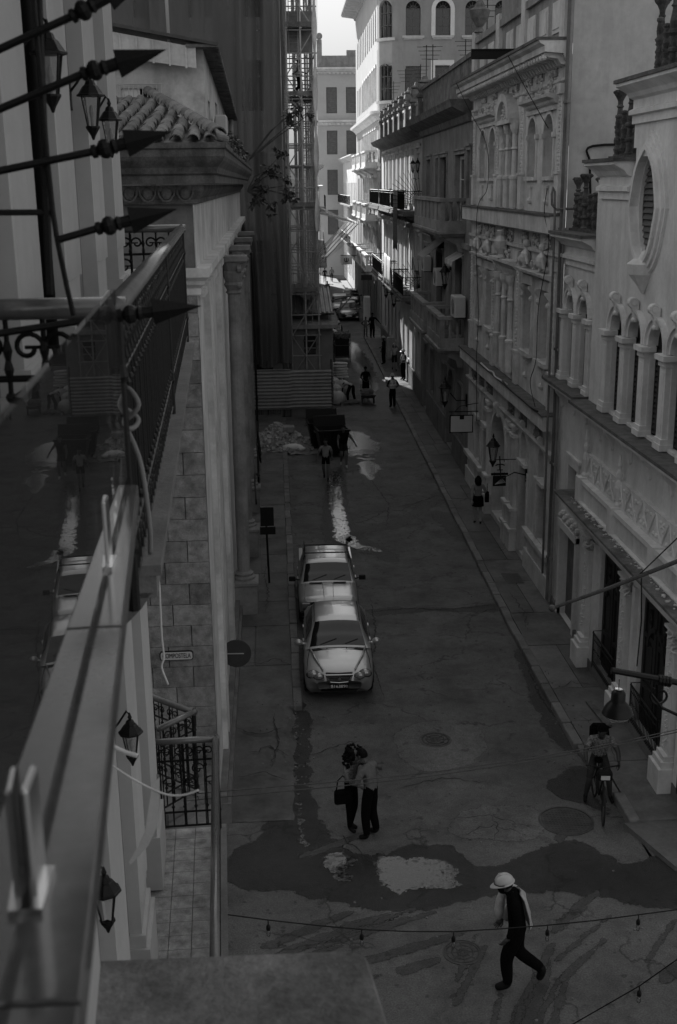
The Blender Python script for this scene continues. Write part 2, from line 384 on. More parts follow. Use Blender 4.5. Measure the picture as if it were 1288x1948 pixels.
# --- damp stains, repairs and puddles: irregular sheets on the road
def edged(mt,amp,soft,sc):
    """let a sheet fade out raggedly along its outline (attribute sd = metres inside the edge)"""
    n=mt.node_tree.nodes; l=mt.node_tree.links; b=n['Principled BSDF']; at=n.new('ShaderNodeAttribute'); at.attribute_name='sd'; g=n.new('ShaderNodeNewGeometry')
    t=n.new('ShaderNodeTexNoise'); t.inputs['Scale'].default_value=sc; t.inputs['Detail'].default_value=9; t.inputs['Roughness'].default_value=.68; l.new(g.outputs['Position'],t.inputs['Vector'])
    m=n.new('ShaderNodeMath'); m.operation='MULTIPLY_ADD'; m.inputs[1].default_value=amp; l.new(t.outputs['Fac'],m.inputs[0]); l.new(at.outputs['Fac'],m.inputs[2])
    r=n.new('ShaderNodeMapRange'); r.interpolation_type='SMOOTHSTEP'; r.inputs[1].default_value=amp*.5-soft; r.inputs[2].default_value=amp*.5+soft; l.new(m.outputs[0],r.inputs[0]); l.new(r.outputs[0],b.inputs['Alpha'])
edged(M_['wet'],.85,.014,1.5); edged(M_['patch'],.4,.012,2.5); edged(M_['water'],.7,.012,3.2); edged(M_['waterf'],2.2,.03,.9)
M_['mark']=asphalt('damp_streak',.055,.6); edged(M_['mark'],.26,.01,4)
def blob(name,pts,z,mt,amp=.12,sub=5,seed=0,kind='structure',step=None,margin=.3):
    n=len(pts); o=[]; sub=4
    for i in range(n):
        a,b,c_,d=[Vector((*pts[(i+k)%n],0)) for k in (-1,0,1,2)]
        for j in range(sub):
            t=j/sub; p=.5*((2*b)+(-a+c_)*t+(2*a-5*b+4*c_-d)*t*t+(-a+3*b-3*c_+d)*t**3); o.append((p.x,p.y))
    x0,x1=min(p[0] for p in o)-margin,max(p[0] for p in o)+margin; y0,y1=min(p[1] for p in o)-margin,max(p[1] for p in o)+margin
    st=step or max(.06,min(.22,math.sqrt((x1-x0)*(y1-y0)/2600))); nx=int((x1-x0)/st)+1; ny=int((y1-y0)/st)+1
    import numpy as np
    P=np.array(o); Q=np.roll(P,-1,0); gx,gy=np.meshgrid(x0+np.arange(nx+1)*st,y0+np.arange(ny+1)*st); X=gx.ravel()[:,None]; Y=gy.ravel()[:,None]
    dx=(Q-P)[:,0][None];dy=(Q-P)[:,1][None]; px=X-P[:,0][None]; py=Y-P[:,1][None]; tt=np.clip((px*dx+py*dy)/(dx*dx+dy*dy+1e-12),0,1); dd=np.sqrt(((px-tt*dx)**2+(py-tt*dy)**2).min(1))
    a_=P[:,1][None]>Y; b_=Q[:,1][None]>Y; xi=P[:,0][None]+(Y-P[:,1][None])*dx/np.where(np.abs(dy)<1e-12,1e-12,dy); ins=((a_!=b_)&(X<xi)).sum(1)%2==1
    sd_=np.where(ins,dd,-dd); keep=sd_>-margin; idx=-np.ones(len(sd_),int); idx[keep]=np.arange(keep.sum()); v=[(float(X[k,0]),float(Y[k,0]),z) for k in np.nonzero(keep)[0]]; f=[]
    for r in range(ny):
        for c_ in range(nx):
            q=(r*(nx+1)+c_,r*(nx+1)+c_+1,(r+1)*(nx+1)+c_+1,(r+1)*(nx+1)+c_)
            if all(keep[k] for k in q): f.append(tuple(int(idx[k]) for k in q))
    ob=MB().add(v,f).build(name,mt); ob['kind']=kind
    at=ob.data.attributes.new('sd','FLOAT','POINT'); at.data.foreach_set('value',sd_[keep].astype('f'))
    return ob
blob('wet_road_patch',[(0.19,24.38),(0.60,23.53),(0.47,21.23),(0.56,19.57),(0.76,18.45),(1.05,18.00),(1.49,17.68),(2.26,18.06),(2.80,17.91),(3.15,17.26),(3.71,17.38),(4.63,17.80),(5.21,17.88),(5.76,17.22),(6.85,17.46),(6.31,15.90),(5.11,16.18),(3.88,16.45),(2.55,16.23),(1.27,16.14),(0.11,16.73),(-0.84,16.96),(-0.99,17.75),(-0.42,18.63),(0.06,20.20),(0.14,22.42)],.005,M_['wet'],.14,8,1)
blob('wet_road_patch',[(5.87,26.68),(6.02,25.84),(6.04,23.75),(6.41,22.65),(5.98,21.23),(5.72,21.48),(5.56,22.72),(5.63,24.64)],.005,M_['wet'],.1,7,2)
blob('wet_road_patch',[(3.44,54.59),(4.37,53.74),(4.88,50.02),(6.37,49.86),(7.70,51.01),(7.11,48.52),(5.25,48.13),(4.30,47.06),(4.06,43.14),(3.47,42.80),(3.37,45.78),(3.68,48.10),(2.94,48.69)],.005,M_['wet'],.12,7,3)
blob('wet_road_patch',[(2.02,45.04),(2.70,45.85),(2.53,39.23),(2.89,37.89),(4.23,38.73),(5.96,41.91),(6.03,41.00),(4.30,37.75),(3.64,37.31),(2.79,36.67),(3.75,34.32),(3.38,33.84),(2.36,35.44),(1.46,35.92)],.005,M_['wet'],.14,7,4)
blob('wet_road_patch',[(4.77,87.19),(6.49,83.96),(6.69,68.56),(5.97,57.18),(4.41,57.37),(5.30,68.75),(4.61,75.22)],.005,M_['wet'],.2,7,5)
blob('wet_road_patch',[(5.20,20.20),(5.92,20.57),(5.85,19.73),(5.93,18.76),(5.55,19.17),(5.13,19.49)],.0055,M_['wet'],.08,7,6)
blob('wet_road_patch',[(5.41,39.28),(6.27,38.85),(6.48,36.30),(6.16,35.46),(5.63,36.99)],.005,M_['wet'],.12,7,7)
blob('wet_road_patch',[(2.39,29.71),(3.27,29.88),(4.54,29.68),(5.95,29.88),(5.70,29.29),(4.09,29.52),(2.64,29.29)],.0045,M_['wet'],.06,7,8)
# tyre and broom marks on the crossing
for i in range(34):
    x=R_.uniform(-.4,6.5); y=R_.gauss(14.6,1.1); L=R_.uniform(.25,1.0); a=rad((24 if x<2.6 else 66 if x<4.2 else 48)+R_.uniform(-7,7)); wd=R_.uniform(.03,.09)
    d=Vector((math.cos(a),math.sin(a),0)); q=Vector((-d.y,d.x,0))
    P0=[(x,y)]; c0=Vector((x,y,0))
    pts=[c0-d*L+q*wd,c0+q*wd*1.3,c0+d*L+q*wd*.6,c0+d*L-q*wd*.5,c0-q*wd,c0-d*L-q*wd*.8]
    blob('tyre_mark',[(p.x,p.y) for p in pts],.0062+i*.0001,M_['mark'],margin=.12)
for i,p in enumerate((
 [(0.65,17.62),(0.86,17.90),(1.10,17.65),(1.03,17.35),(1.07,17.08),(0.82,17.04),(0.72,17.29)],
 [(1.49,17.47),(1.76,17.69),(2.21,17.59),(2.74,17.49),(2.83,17.05),(2.72,16.65),(2.19,16.72),(1.83,16.60),(1.55,16.92)],
 [(3.23,53.39),(4.05,52.82),(4.60,50.27),(4.35,49.04),(3.70,48.30),(3.03,48.98)],
 [(3.71,48.50),(4.24,47.84),(3.97,44.83),(3.63,44.26),(3.44,46.04)],
 [(2.14,45.02),(2.59,45.41),(2.42,41.37),(2.39,37.94),(2.37,36.12),(1.90,36.17),(1.92,38.63),(1.88,41.43)],
 [(2.26,36.48),(2.54,36.57),(2.62,35.75),(3.03,35.37),(3.28,34.91),(2.91,35.00),(2.33,35.50)],
 [(5.15,85.62),(6.11,84.01),(6.30,74.98),(6.03,65.84),(5.31,63.00),(5.01,65.08),(5.42,72.86),(5.00,77.54)],
 [(0.26,23.82),(0.30,22.41),(0.21,21.47),(0.26,20.18),(0.30,19.02),(0.32,18.14),(0.27,18.14),(0.22,19.21),(0.16,20.61),(0.19,22.41)])):
    blob('puddle',p,.013,M_['waterf'] if i in (2,3,6) else M_['water'],margin=1.0 if i in (2,3,6) else .32)
blob('asphalt_patch',[(2.91,18.54),(3.26,19.07),(3.98,19.25),(4.63,19.05),(4.65,18.50),(4.36,18.05),(3.66,18.05),(3.03,18.24)],.008,M_['patch'],.08,7,80)
blob('asphalt_patch',[(2.33,22.24),(2.95,22.81),(3.98,22.80),(4.21,21.84),(3.78,20.96),(2.99,20.59),(2.42,21.07)],.007,M_['patch'],.08,7,81)
# manhole covers
def manhole(x,y,r,label,ring=True,pat=0):
    t=thing('manhole_cover',label,'manhole',(x,y,0),0,'manhole covers in the road')
    b=MB(); b.lathe((x,y,-.02),[(r,0),(r,.032),(r*.93,.034),(r*.93,.022)],28); b.build('frame',M_['metal_d'],t)
    c=MB(); c.lathe((x,y,-.02),[(r*.91,.0),(r*.91,.03)],28)
    if pat:
        for i in range(-7,8):
            for j in range(-7,8):
                px,py=i*r*.12,j*r*.12
                if math.hypot(px,py)<r*.84: c.box(x+px-.02*r*2,x+px+.02*r*2,y+py-.012*r*2,y+py+.012*r*2,.008,.016)
    else:
        for k in range(1,4): c.tube([(x+r*.27*k*math.cos(a*PI/12),y+r*.27*k*math.sin(a*PI/12),.011) for a in range(24)],.012,5,True)
        for k in range(8): a=k*PI/4; c.tube([(x+r*.1*math.cos(a),y+r*.1*math.sin(a),.011),(x+r*.85*math.cos(a),y+r*.85*math.sin(a),.011)],.01,5)
    c.build('lid',M_['metal_d'],t)
M_['metal_d']=mat('worn_cast_iron',.06,.5,.3,6,.3,60,metal=.3)
manhole(5.08,18.61,.5,'large round cast iron manhole cover near the cyclist',pat=1)
manhole(*[(q[0],q[1]) for q in [(3.16,21.98)]][0],.34,'plain round manhole cover in the patched asphalt mid road')
manhole(*[(q[0],q[1]) for q in [(2.61,15.02)]][0],.3,'ribbed round manhole cover beside the walking worker')
manhole(*[(q[0],q[1]) for q in [(2.87,35.11)]][0],.36,'faint round manhole cover beside the parked pickup')
t=thing('access_cover','square iron access cover set in the right pavement','cover',(6.75,31.6,.13))
MB().box(6.5,7.0,31.2,32.1,.10,.139).build('lid',M_['metal_d'],t)
# broken concrete crumbs and litter on the road
crumbs=[]
for k in range(4):
    b=MB(); b.ball((0,0,.02),.03,5,4,(1+.5*R_.random(),1,.6)); crumbs.append(b)
b=MB()
for i in range(420):
    if i<200: x,y=R_.uniform(.3,5.9),R_.uniform(12,40)
    elif i<320: x,y=kr(24)+R_.gauss(.05,.25),R_.uniform(20.5,25)
    else: x,y=R_.gauss(.1,.3),R_.uniform(20,24)
    z=.13 if (x<kl(y)-.1 or x>kr(y)) and y>19 else .0
    s=R_.uniform(.006,.028); b.ball((x,y,z+s*.4),s,5,3,(1,R_.uniform(.6,1.2),.6))
o=b.build('litter',M_['concrete']); props(o,'small crumbs of broken concrete scattered over road and pavement','litter',kind='stuff')

# cracks: jagged dark ribbons in road and pavement
M_['crack']=mat('crack_shadow',.03,.9,.3,5,.3,60)
def crack(pts,w_,z,seed):
    r=random.Random(seed); P=[]
    for a,b in zip(pts,pts[1:]):
        a=Vector((*a,0));b=Vector((*b,0)); n=max(2,int((b-a).length/.09))
        for k in range(n): P.append(a.lerp(b,k/n)+Vector((r.gauss(0,.022),r.gauss(0,.03),0)))
    P.append(Vector((*pts[-1],0))); v=[];L=len(P)
    for i,q in enumerate(P):
        t=(P[min(i+1,L-1)]-P[max(i-1,0)]).normalized(); s_=Vector((-t.y,t.x,0))*w_*r.uniform(.3,1.3)*(.25+.75*math.sin(PI*i/(L-1))); v+=[(q.x+s_.x,q.y+s_.y,z),(q.x-s_.x,q.y-s_.y,z)]
    MB().add(v,[(2*i,2*i+1,2*i+3,2*i+2) for i in range(L-1)]).build('crack',M_['crack'])['kind']='structure'
for i,(c_,w_) in enumerate((([(2.45,29.59),(3.26,29.80),(4.53,29.60),(5.95,29.88)],.03),([(4.09,40.04),(5.00,40.52),(5.96,41.61)],.03),([(2.26,37.95),(3.12,38.51),(4.09,40.04)],.02),([(3.97,48.87),(5.59,49.10),(7.37,49.53)],.03),([(2.54,30.62),(2.47,28.23),(2.20,26.18),(2.28,24.06)],.02),([(5.89,25.85),(5.80,23.77),(5.95,22.18),(5.98,21.00)],.03),([(4.69,28.79),(5.66,29.50),(6.70,29.61)],.015),([(2.20,20.03),(3.06,20.37),(3.94,20.09)],.015),([(0.48,21.45),(1.09,21.86),(1.65,22.05)],.014),([(3.03,18.81),(3.73,18.94),(4.40,18.43)],.014),([(3.04,18.27),(3.76,18.57),(4.25,18.18)],.014),([(3.76,19.12),(3.80,18.56),(3.67,18.08)],.012),([(0.91,18.61),(1.39,17.56),(1.89,17.20)],.014),([(3.64,44.86),(4.04,40.47),(3.62,37.19)],.018),([(6.18,45.02),(6.11,40.26),(6.32,36.92),(6.10,34.10)],.018))): crack(c_,w_,.0072+.0002*i,i)
for i,(c_,w_) in enumerate(((((-.9,26.2),(-.5,26.0),(-.1,26.3),(.2,25.9)),.015),(((-.4,29.5),(-.3,31),(-.45,32.5),(-.3,34)),.014),(((-1.1,36.5),(-.6,36.2),(.2,36.4)),.014),(((6.2,24),(6.6,24.3),(7.2,24.1)),.014),(((6.3,27.5),(6.5,29),(6.4,30.5)),.014),(((6.3,34.5),(6.8,34.2),(7.3,34.6)),.016),(((6.4,40),(6.9,40.5),(7.3,40.2)),.02),(((6.5,20.5),(6.7,21.5),(6.4,22.6)),.014))): crack(c_,w_,.1425,50+i)
for i,c_ in enumerate((((-1.0,22.6),(-.5,22.2),(0,22.5)),((-.7,21.5),(-.3,21.8),(.1,21.3)),((-.2,23.2),(-.1,22),(-.25,20.8)),((-.9,20.5),(-.4,20.7),(.1,20.3)))): crack(c_,.02,.155 if i in(0,2) else .115,70+i)

# ------------------------------------------------------------------ facade kit
def corb(mb,pl,u,z,w=.16,h=.4,d=.28):
    pr=[(0,-h),(d*.25,-h),(d*.35,-h*.6),(d*.8,-h*.35),(d,-h*.2),(d,0),(0,0)]
    mb.prism([pl.p(u-w/2,z+e,q) for q,e in pr],[pl.p(u+w/2,z+e,q) for q,e in pr])
def scroll(mb,pl,u,z,w=.15,s=1.0,d0=0):
    # console keystone: big volute at the top, small one below, S-shaped back
    ax=pl.u
    def cyl(dz,d,r): mb.lathe(pl.p(u-w/2,z+dz,d0+d),[(r,0),(r,w)],14,ax); mb.lathe(pl.p(u-w/2-.015,z+dz,d0+d),[(r*.45,0),(r*.45,w+.03)],10,ax)
    cyl(.18*s,.14*s,.13*s); cyl(-.24*s,.06*s,.06*s)
    for uu in (u-w/2-.004,u+w/2+.004): mb.tube([pl.p(uu,z+.18*s+.118*s*(1-.8*i/18)*math.sin(i*.62),d0+.14*s+.118*s*(1-.8*i/18)*math.cos(i*.62)) for i in range(19)],.012*s,4)
    pr=[(0,.22),(.1,.27),(.2,.1),(.14,-.05),(.11,-.2),(.03,-.28),(0,-.28)]
    mb.prism([pl.p(u-w/2+.01,z+e*s,d0+q*s) for q,e in pr],[pl.p(u+w/2-.01,z+e*s,d0+q*s) for q,e in pr])
def relief(mb,pl,u0,u1,z0,z1,n,seed,d=.05,s=.08):
    r=random.Random(seed)
    for i in range(n):
        u=r.uniform(u0,u1); z=r.uniform(z0,z1); k=s*r.uniform(.5,1.2)
        if r.random()<.5: mb.ball(pl.p(u,z,d*.3),k*.5,6,4,(1,1,1))
        else:
            a=r.uniform(0,2*PI); pts=[]
            for j in range(5):
                t=j/4; pts.append(pl.p(u+k*math.cos(a+t*2.6)*(1-t*.5),z+k*math.sin(a+t*2.6)*(1-t*.5),d*(.4+.5*math.sin(PI*t))))
            mb.tube(pts,[k*.1,k*.22,k*.24,k*.18,k*.08],5)
def pillar(mb,pl,uc,z0,z1,w,d0,d1,cap=.12,base=.25):
    """square pier: plinth, shaft with a sunk panel, cap"""
    h=w/2
    mb.pbox(pl,uc-h-.05,uc+h+.05,z0,z0+base*.55,d0,d1+.05); mb.pbox(pl,uc-h-.03,uc+h+.03,z0+base*.55,z0+base,d0,d1+.03)
    mb.pbox(pl,uc-h,uc+h,z0+base,z1-cap*2.2,d0,d1)
    mb.pbox(pl,uc-h*.62,uc+h*.62,z0+base+.12,z1-cap*2.2-.1,d1,d1+.012)
    mb.pbox(pl,uc-h-.02,uc+h+.02,z1-cap*2.2,z1-cap,d0,d1+.02)
    mb.pbox(pl,uc-h-.09,uc+h+.09,z1-cap,z1,d0,d1+.09)
SL={}
def slats(parent,pl,u0,u1,z0,z1,d,n,mt,name='slat'):
    key=(round(u1-u0,3),round((z1-z0)/n,3),mt.name,tuple(round(x,3) for x in pl.u))
    h=(z1-z0)/n
    if key not in SL:
        b=MB(); q=Pl((0,0,0),pl.u,pl.n); w=(u1-u0)/2-.01
        b.prism([q.p(-w,-h*.5,.02),q.p(-w,-h*.42,.028),q.p(-w,h*.42,-.02),q.p(-w,h*.34,-.028)],[q.p(w,-h*.5,.02),q.p(w,-h*.42,.028),q.p(w,h*.42,-.02),q.p(w,h*.34,-.028)])
        SL[key]=b.mesh(name,mt)
    for i in range(n): inst(SL[key],name,parent,pl.p((u0+u1)/2,z0+h*(i+.5),d))
def panel(parent,pl,shape,d,mt,name): 
    b=MB(); b.add([pl.p(u,z,d) for u,z in shape],[tuple(range(len(shape)))]); return b.build(name,mt,parent)
def window(parent,pl,u0,u1,z0,z1,d=-.18,frame=None,rows=3,cols=2,paneM=None,fw=.07,arched=False):
    """recessed window: frame with glazing bars and single panes"""
    fr=frame or M_['white_p']; b=MB()
    b.pbox(pl,u0,u0+fw,z0,z1,d-.03,d+.03); b.pbox(pl,u1-fw,u1,z0,z1,d-.03,d+.03); b.pbox(pl,u0+fw,u1-fw,z0,z0+fw,d-.03,d+.03); b.pbox(pl,u0+fw,u1-fw,z1-fw,z1,d-.03,d+.03)
    cw=(u1-u0-2*fw)/cols; rh=(z1-z0-2*fw)/rows
    for i in range(1,cols): b.pbox(pl,u0+fw+cw*i-.02,u0+fw+cw*i+.02,z0+fw,z1-fw,d-.025,d+.025)
    for j in range(1,rows): b.pbox(pl,u0+fw,u1-fw,z0+fw+rh*j-.018,z0+fw+rh*j+.018,d-.02,d+.02)
    o=b.build('window',fr,parent)
    for i in range(cols):
        for j in range(rows):
            a,c=u0+fw+cw*i,z0+fw+rh*j
            q=MB(); q.pbox(pl,a,a+cw,c,c+rh,d-.012,d-.004); q.build('pane',paneM or M_['pane'],o)
    return o
def crest(parent,pl,u0,u1,z0,h,seed,mt):
    """eroded stone parapet: ranks of knobbly posts, every fifth a tall stem with a cup-shaped head"""
    r=random.Random(seed); n=max(2,int((u1-u0)/.2))
    for i in range(n):
        u=u1-(u1-u0)*(i+.5)/n; big=(i%5==0); b=MB(); rr=.062; c=pl.p(u,z0,-.16+(.05 if i%2 else -.04))
        if big:
            H=h*r.uniform(.96,1.04); pr=[(.11,0),(.11,.07*H),(.07,.09*H),(.065,.22*H),(.10,.24*H),(.10,.27*H),(.065,.29*H),(.06,.42*H),(.105,.45*H),(.105,.48*H),(.075,.5*H),(.085,.58*H),(.06,.68*H),(.05,.74*H),(.075,.76*H),(.05,.79*H),(.055,.84*H),(.10,.9*H),(.135,.93*H),(.14,.985*H),(.125,H),(.05,.97*H)]
            b.lathe(c,[(q*r.uniform(.92,1.1),z) for q,z in pr],9)
            for q in range(8): a=q*2*PI/8; b.ball(c+Vector((math.cos(a)*.135,math.sin(a)*.135,.965*H)),.034*r.uniform(.7,1.3),5,4)
        else:
            H=h*r.uniform(.56,.72); pr=[(.08,0),(.08,.08*H),(.05,.1*H)]
            for k in range(8): t=.12+.8*(k+1)/8; pr.append((rr*(.75+.5*((k+i)%2))*r.uniform(.85,1.15),t*H))
            pr+= [(.075,.95*H),(.07,H),(.02,H*1.02)]; b.lathe(c,pr,8)
        for q in range(9): a=r.uniform(0,2*PI); b.ball(c+Vector((math.cos(a)*rr*1.0,math.sin(a)*rr*1.0,r.uniform(.08,.62)*H)),rr*r.uniform(.25,.5),5,4)
        b.build('parapet_post',mt,parent)
    b=MB(); b.pbox(pl,u0,u1,z0,z0+.06,-.3,-.02); b.pbox(pl,u0,u1,z0+h*.30,z0+h*.33,-.19,-.13); b.build('parapet_rail',mt,parent)

# ------------------------------------------------------------------ R1: near white building with loggias and pinnacled parapets
pm=Pl((7.30,0,0),(0,1,0),(-1,0,0)); plb=Pl((7.42,0,0),(0,1,0),(-1,0,0))
R1=thing('arcaded_building','white building with arcaded loggias, oval window and pinnacled stone parapet at right','building',(12,23.5,0))
A_main=[shape_arch(c-.46,c+.46,6.34,8.58) for c in (24.34,23.06,21.75,20.45,19.15)]
oval=shape_oval(22.75,10.68,.68,.95,28)
doors=[shape_rect(23.15,24.75,.35,3.25),shape_rect(20.15,21.85,.35,3.25),shape_rect(17.9,18.9,.35,3.25)]
b=MB(); wall(b,pm,17.4,26.45,0,9.0,A_main+doors,.15); wall(b,pm,17.4,23.8,9.0,12.35,[oval],.15); wall(b,pm,23.8,26.45,9.0,11.2,[],.22)
b.quad(pm.p(26.45,0,0),pm.p(26.45,0,-.4),pm.p(26.45,11.2,-.4),pm.p(26.45,11.2,0))
b.box(7.9,18,17.4,23.7,12.2,12.3); b.box(7.9,18,23.7,26.4,11.0,11.1); b.quad((7.3,23.8,11),(18,23.8,11),(18,23.8,12.9),(7.3,23.8,12.9)); b.quad((7.30,17.4,0),(20,17.4,0),(20,17.4,13),(7.30,17.4,13))
b.pbox(pm,26.45,26.46,8,11.2,-6,-.3)
b.build('wall',M_['white'],R1)
A_l=[shape_arch(c-.42,c+.42,6.36,8.56) for c in (28.72,27.45)]
nar=shape_rect(27.25,28.75,.13,2.55); smw=shape_rect(27.5,28.3,3.45,4.3)
b=MB(); wall(b,plb,26.45,29.72,0,9.6,A_l+[nar,smw],.15); b.box(7.6,18,26.4,29.7,9.45,9.55); b.build('wall',M_['white'],R1)
for sh,pl in [(s,pm) for s in A_main]+[(s,plb) for s in A_l]:
    u0,u1=sh[0][0],sh[1][0]; panel(R1,pl,sh,-.145,M_['void'],'opening_back')
    o=MB().pbox(pl,u0+.02,u0+.07,6.36,8.1,-.135,-.105).pbox(pl,u1-.07,u1-.02,6.36,8.1,-.135,-.105).pbox(pl,(u0+u1)/2-.03,(u0+u1)/2+.03,6.36,8.1,-.135,-.105).build('shutter',M_['wood'],R1)
    slats(o,pl,u0+.07,(u0+u1)/2-.03,6.4,8.05,-.12,16,M_['wood']); slats(o,pl,(u0+u1)/2+.03,u1-.07,6.4,8.05,-.12,16,M_['wood'])
panel(R1,pm,oval,-.145,M_['void'],'opening_back')
# loggia piers, arches, keystones
for pl,cs,us in ((pm,(24.34,23.06,21.75,20.45,19.15),(24.98,23.70,22.40,21.10,19.80,18.5)),(plb,(28.72,27.45),(29.32,28.08,26.85))):
    for u in us:
        q=MB(); pillar(q,pl,u,6.3,8.08,.33,-.1,.11,.1,.22)
        for k in range(5): q.pbox(pl,u-.14+k*.07-.02,u-.14+k*.07+.02,7.87,7.95,.11,.15)
        q.build('pier',M_['white'],R1)
    for c in cs:
        r=.46 if pl is pm else .42
        q=MB(); q.arch(pl,c,8.10,r,r+.09,-.02,.06,n=14); q.arch(pl,c,8.10,r+.09,r+.15,-.02,.11,n=14); q.build('archivolt',M_['white'],R1)
        q=MB(); scroll(q,pl,c,8.70,.16,.8,.02); q.ball(pl.p(c,8.50,.1),.055,8,6); q.build('keystone',M_['white'],R1)
# sills of the loggias with brackets
for pl,u0,u1,z,cs in ((pm,17.4,26.5,6.12,(25.3,24.34,23.06,21.75,20.45,19.15,18.0)),(plb,26.6,29.8,6.16,(29.3,28.1,26.95))):
    q=MB(); q.band(pl,u0,u1,z,[(.12,-.1),(.2,-.06),(.26,0),(.42,.02),(.42,.09)]); q.build('ledge',M_['white'],R1)
    q=MB(); q.pbox(pl,u0-.02,u1+.02,z+.091,z+.16,-.1,.46); q.build('ledge_top',M_['ledge'],R1)
    for c in cs: q=MB(); corb(q,pl,c,z-.1,.2,.42,.2); q.pbox(pl,c-.06,c+.06,z-.56,z-.5,0,.05); q.build('bracket',M_['white'],R1)
# oval window surround, louvres, shield
b=MB()
def ring_shape(b,pl,uc,zc,a,bz,wd,d0,d1,n=36):
    v=[];f=[]
    for i in range(n):
        t=2*PI*i/n; 
        k=1+.10*max(0,math.cos(4*t))**3
        for e,d in ((0,d0),(wd,d0),(wd,d1),(0,d1)):
            v.append(pl.p(uc+(a+e)*math.cos(t)*k,zc+(bz+e)*math.sin(t)*k,d))
    for i in range(n):
        j=(i+1)%n
        for k in range(4): l=(k+1)%4; f.append((4*i+k,4*i+l,4*j+l,4*j+k))
    b.add(v,f)
ring_shape(b,pm,22.75,10.68,.70,.97,.10,-.02,.17); ring_shape(b,pm,22.75,10.68,.80,1.07,.12,-.02,.11); ring_shape(b,pm,22.75,10.68,.92,1.19,.08,-.02,.06)
b.pbox(pm,22.5,23.0,11.62,11.78,0,.12)
b.build('oval_surround',M_['white'],R1)
o=MB().pbox(pm,22.70,22.78,9.75,11.6,-.13,-.07).pbox(pm,22.05,22.12,10.0,11.3,-.13,-.07).pbox(pm,23.38,23.45,10.0,11.3,-.13,-.07).build('shutter',M_['louvre'],R1)
slats(o,pm,22.12,22.70,9.85,11.5,-.085,14,M_['louvre']); slats(o,pm,22.78,23.38,9.85,11.5,-.085,14,M_['louvre'])
b=MB(); b.ball(pm.p(22.75,9.55,.02),.3,12,8,(.55,.8,1.1)); b.lathe(pm.p(22.75,9.3,.05),[(.03,-.25),(.12,-.1),(.3,.12),(.34,.32),(.2,.42)],10); b.build('shield',M_['white'],R1)
M_['crest']=mat('eroded_crest_stone',.075,.95,.55,5,.9,40,dirt=.4)
# cornices and parapets, three steps
PROF=[(.06,-.75),(.06,-.6),(.14,-.58),(.14,-.5),(.05,-.46),(.05,-.3),(.14,-.26),(.2,-.18),(.34,-.1),(.42,-.06),(.42,.0)]
for pl,u0,u1,z,h,sd in ((plb,26.5,29.6,9.93,1.3,1),(pm,23.85,26.15,11.55,1.35,2),(pm,17.2,24.0,13.0,1.45,3)):
    q=MB(); q.band(pl,u0,u1,z,PROF); q.pbox(pl,u0,u1,z-1.2,z,-.45,-.005); q.build('cornice',M_['white'],R1)
    q=MB(); q.pbox(pl,u0-.05,u1+.05,z+.002,z+.07,-.45,.46); q.build('cornice_top',M_['ledge'],R1)
    crest(R1,pl,u0+.05,{1:29.5,2:25.85,3:23.4}[sd],z+.07,h,sd,M_['crest'])
# ground floor: canopy, fluted parapet, frieze, pilasters
q=MB(); q.band(pm,17.3,26.9,3.93,[(.12,-.62),(.12,-.45),(.2,-.42),(.2,-.3),(.3,-.22),(.52,-.1),(.52,-.02)]); q.build('canopy',M_['white'],R1)
q=MB(); q.pbox(pm,17.2,27.1,3.915,3.97,-.02,.58); q.build('canopy_top',M_['stoned'],R1)
q=MB(); q.pbox(pm,17.3,26.15,3.96,4.0,0,.3); q.pbox(pm,17.3,26.1,4.0,4.42,0,.2); q.pbox(pm,17.3,26.2,4.42,4.52,0,.26)
for i in range(int(8.7/.085)): q.pbox(pm,17.35+i*.085,17.38+i*.085,4.04,4.40,.2,.225)
for u in (26.0,23.35,20.6): q.pbox(pm,u-.14,u+.14,3.98,4.56,.1,.31)
q.build('parapet',M_['white'],R1)
q=MB(); q.pbox(pm,17.3,26.05,4.52,5.12,0,.10)
for i in range(22):
    u=25.85-i*.39; s=1 if i%2 else -1
    q.tube([pm.p(u-.17*s,4.58,.10),pm.p(u,4.82,.125),pm.p(u+.17*s,5.08,.10)],.022,5); q.ball(pm.p(u+.1*s,4.66,.09),.055,6,4); q.ball(pm.p(u-.1*s,4.98,.09),.045,6,4); q.ball(pm.p(u-.02,4.98,.085),.03,5,4)
relief(q,pm,17.4,26.0,4.55,5.1,260,5,.12,.10); q.build('frieze',M_['white'],R1)
vine=MB(); rr=random.Random(4)
for i in range(130):
    u=rr.uniform(18.5,26.3); c=pm.p(u,3.97+rr.uniform(0,.03),.31+rr.uniform(0,.16)**1.5*2); s=rr.choice([.012,.018,.025,.045])
    vine.ball(c,s,5,3,(1,1,.5))
vine.build('plaster_rubble',M_['white2'],R1)
for u in (26.0,23.35):
    q=MB(); q.lathe(pm.p(u,4.55,.12),[(.08,0),(.09,.06),(.05,.12),(.07,.3),(.09,.42),(.06,.55),(.035,.6),(.06,.66),(.068,.74),(.035,.82),(.055,.9),(.04,.98),(.015,1.12)],10); q.build('finial',M_['white'],R1)
for u in (25.45,22.5,19.5):
    q=MB(); q.pbox(pm,u-.3,u+.3,0.12,.62,0,.36); q.pbox(pm,u-.25,u+.25,.62,.74,0,.3); q.pbox(pm,u-.21,u+.21,.74,.84,0,.25)
    q.pbox(pm,u-.17,u+.17,.84,2.95,0,.16); q.pbox(pm,u-.24,u+.24,3.28,3.34,0,.24)
    relief(q,pm,u-.09,u+.09,.95,2.85,60,int(u*10),.22,.06); relief(q,pm,u-.17,u+.17,2.95,3.25,26,int(u*7),.24,.10)
    q.pbox(pm,u+.3,u+.5,.35,3.2,-.02,.08); q.pbox(pm,u-.5,u-.3,.35,3.2,-.02,.08)
    q.build('pilaster',M_['white'],R1)
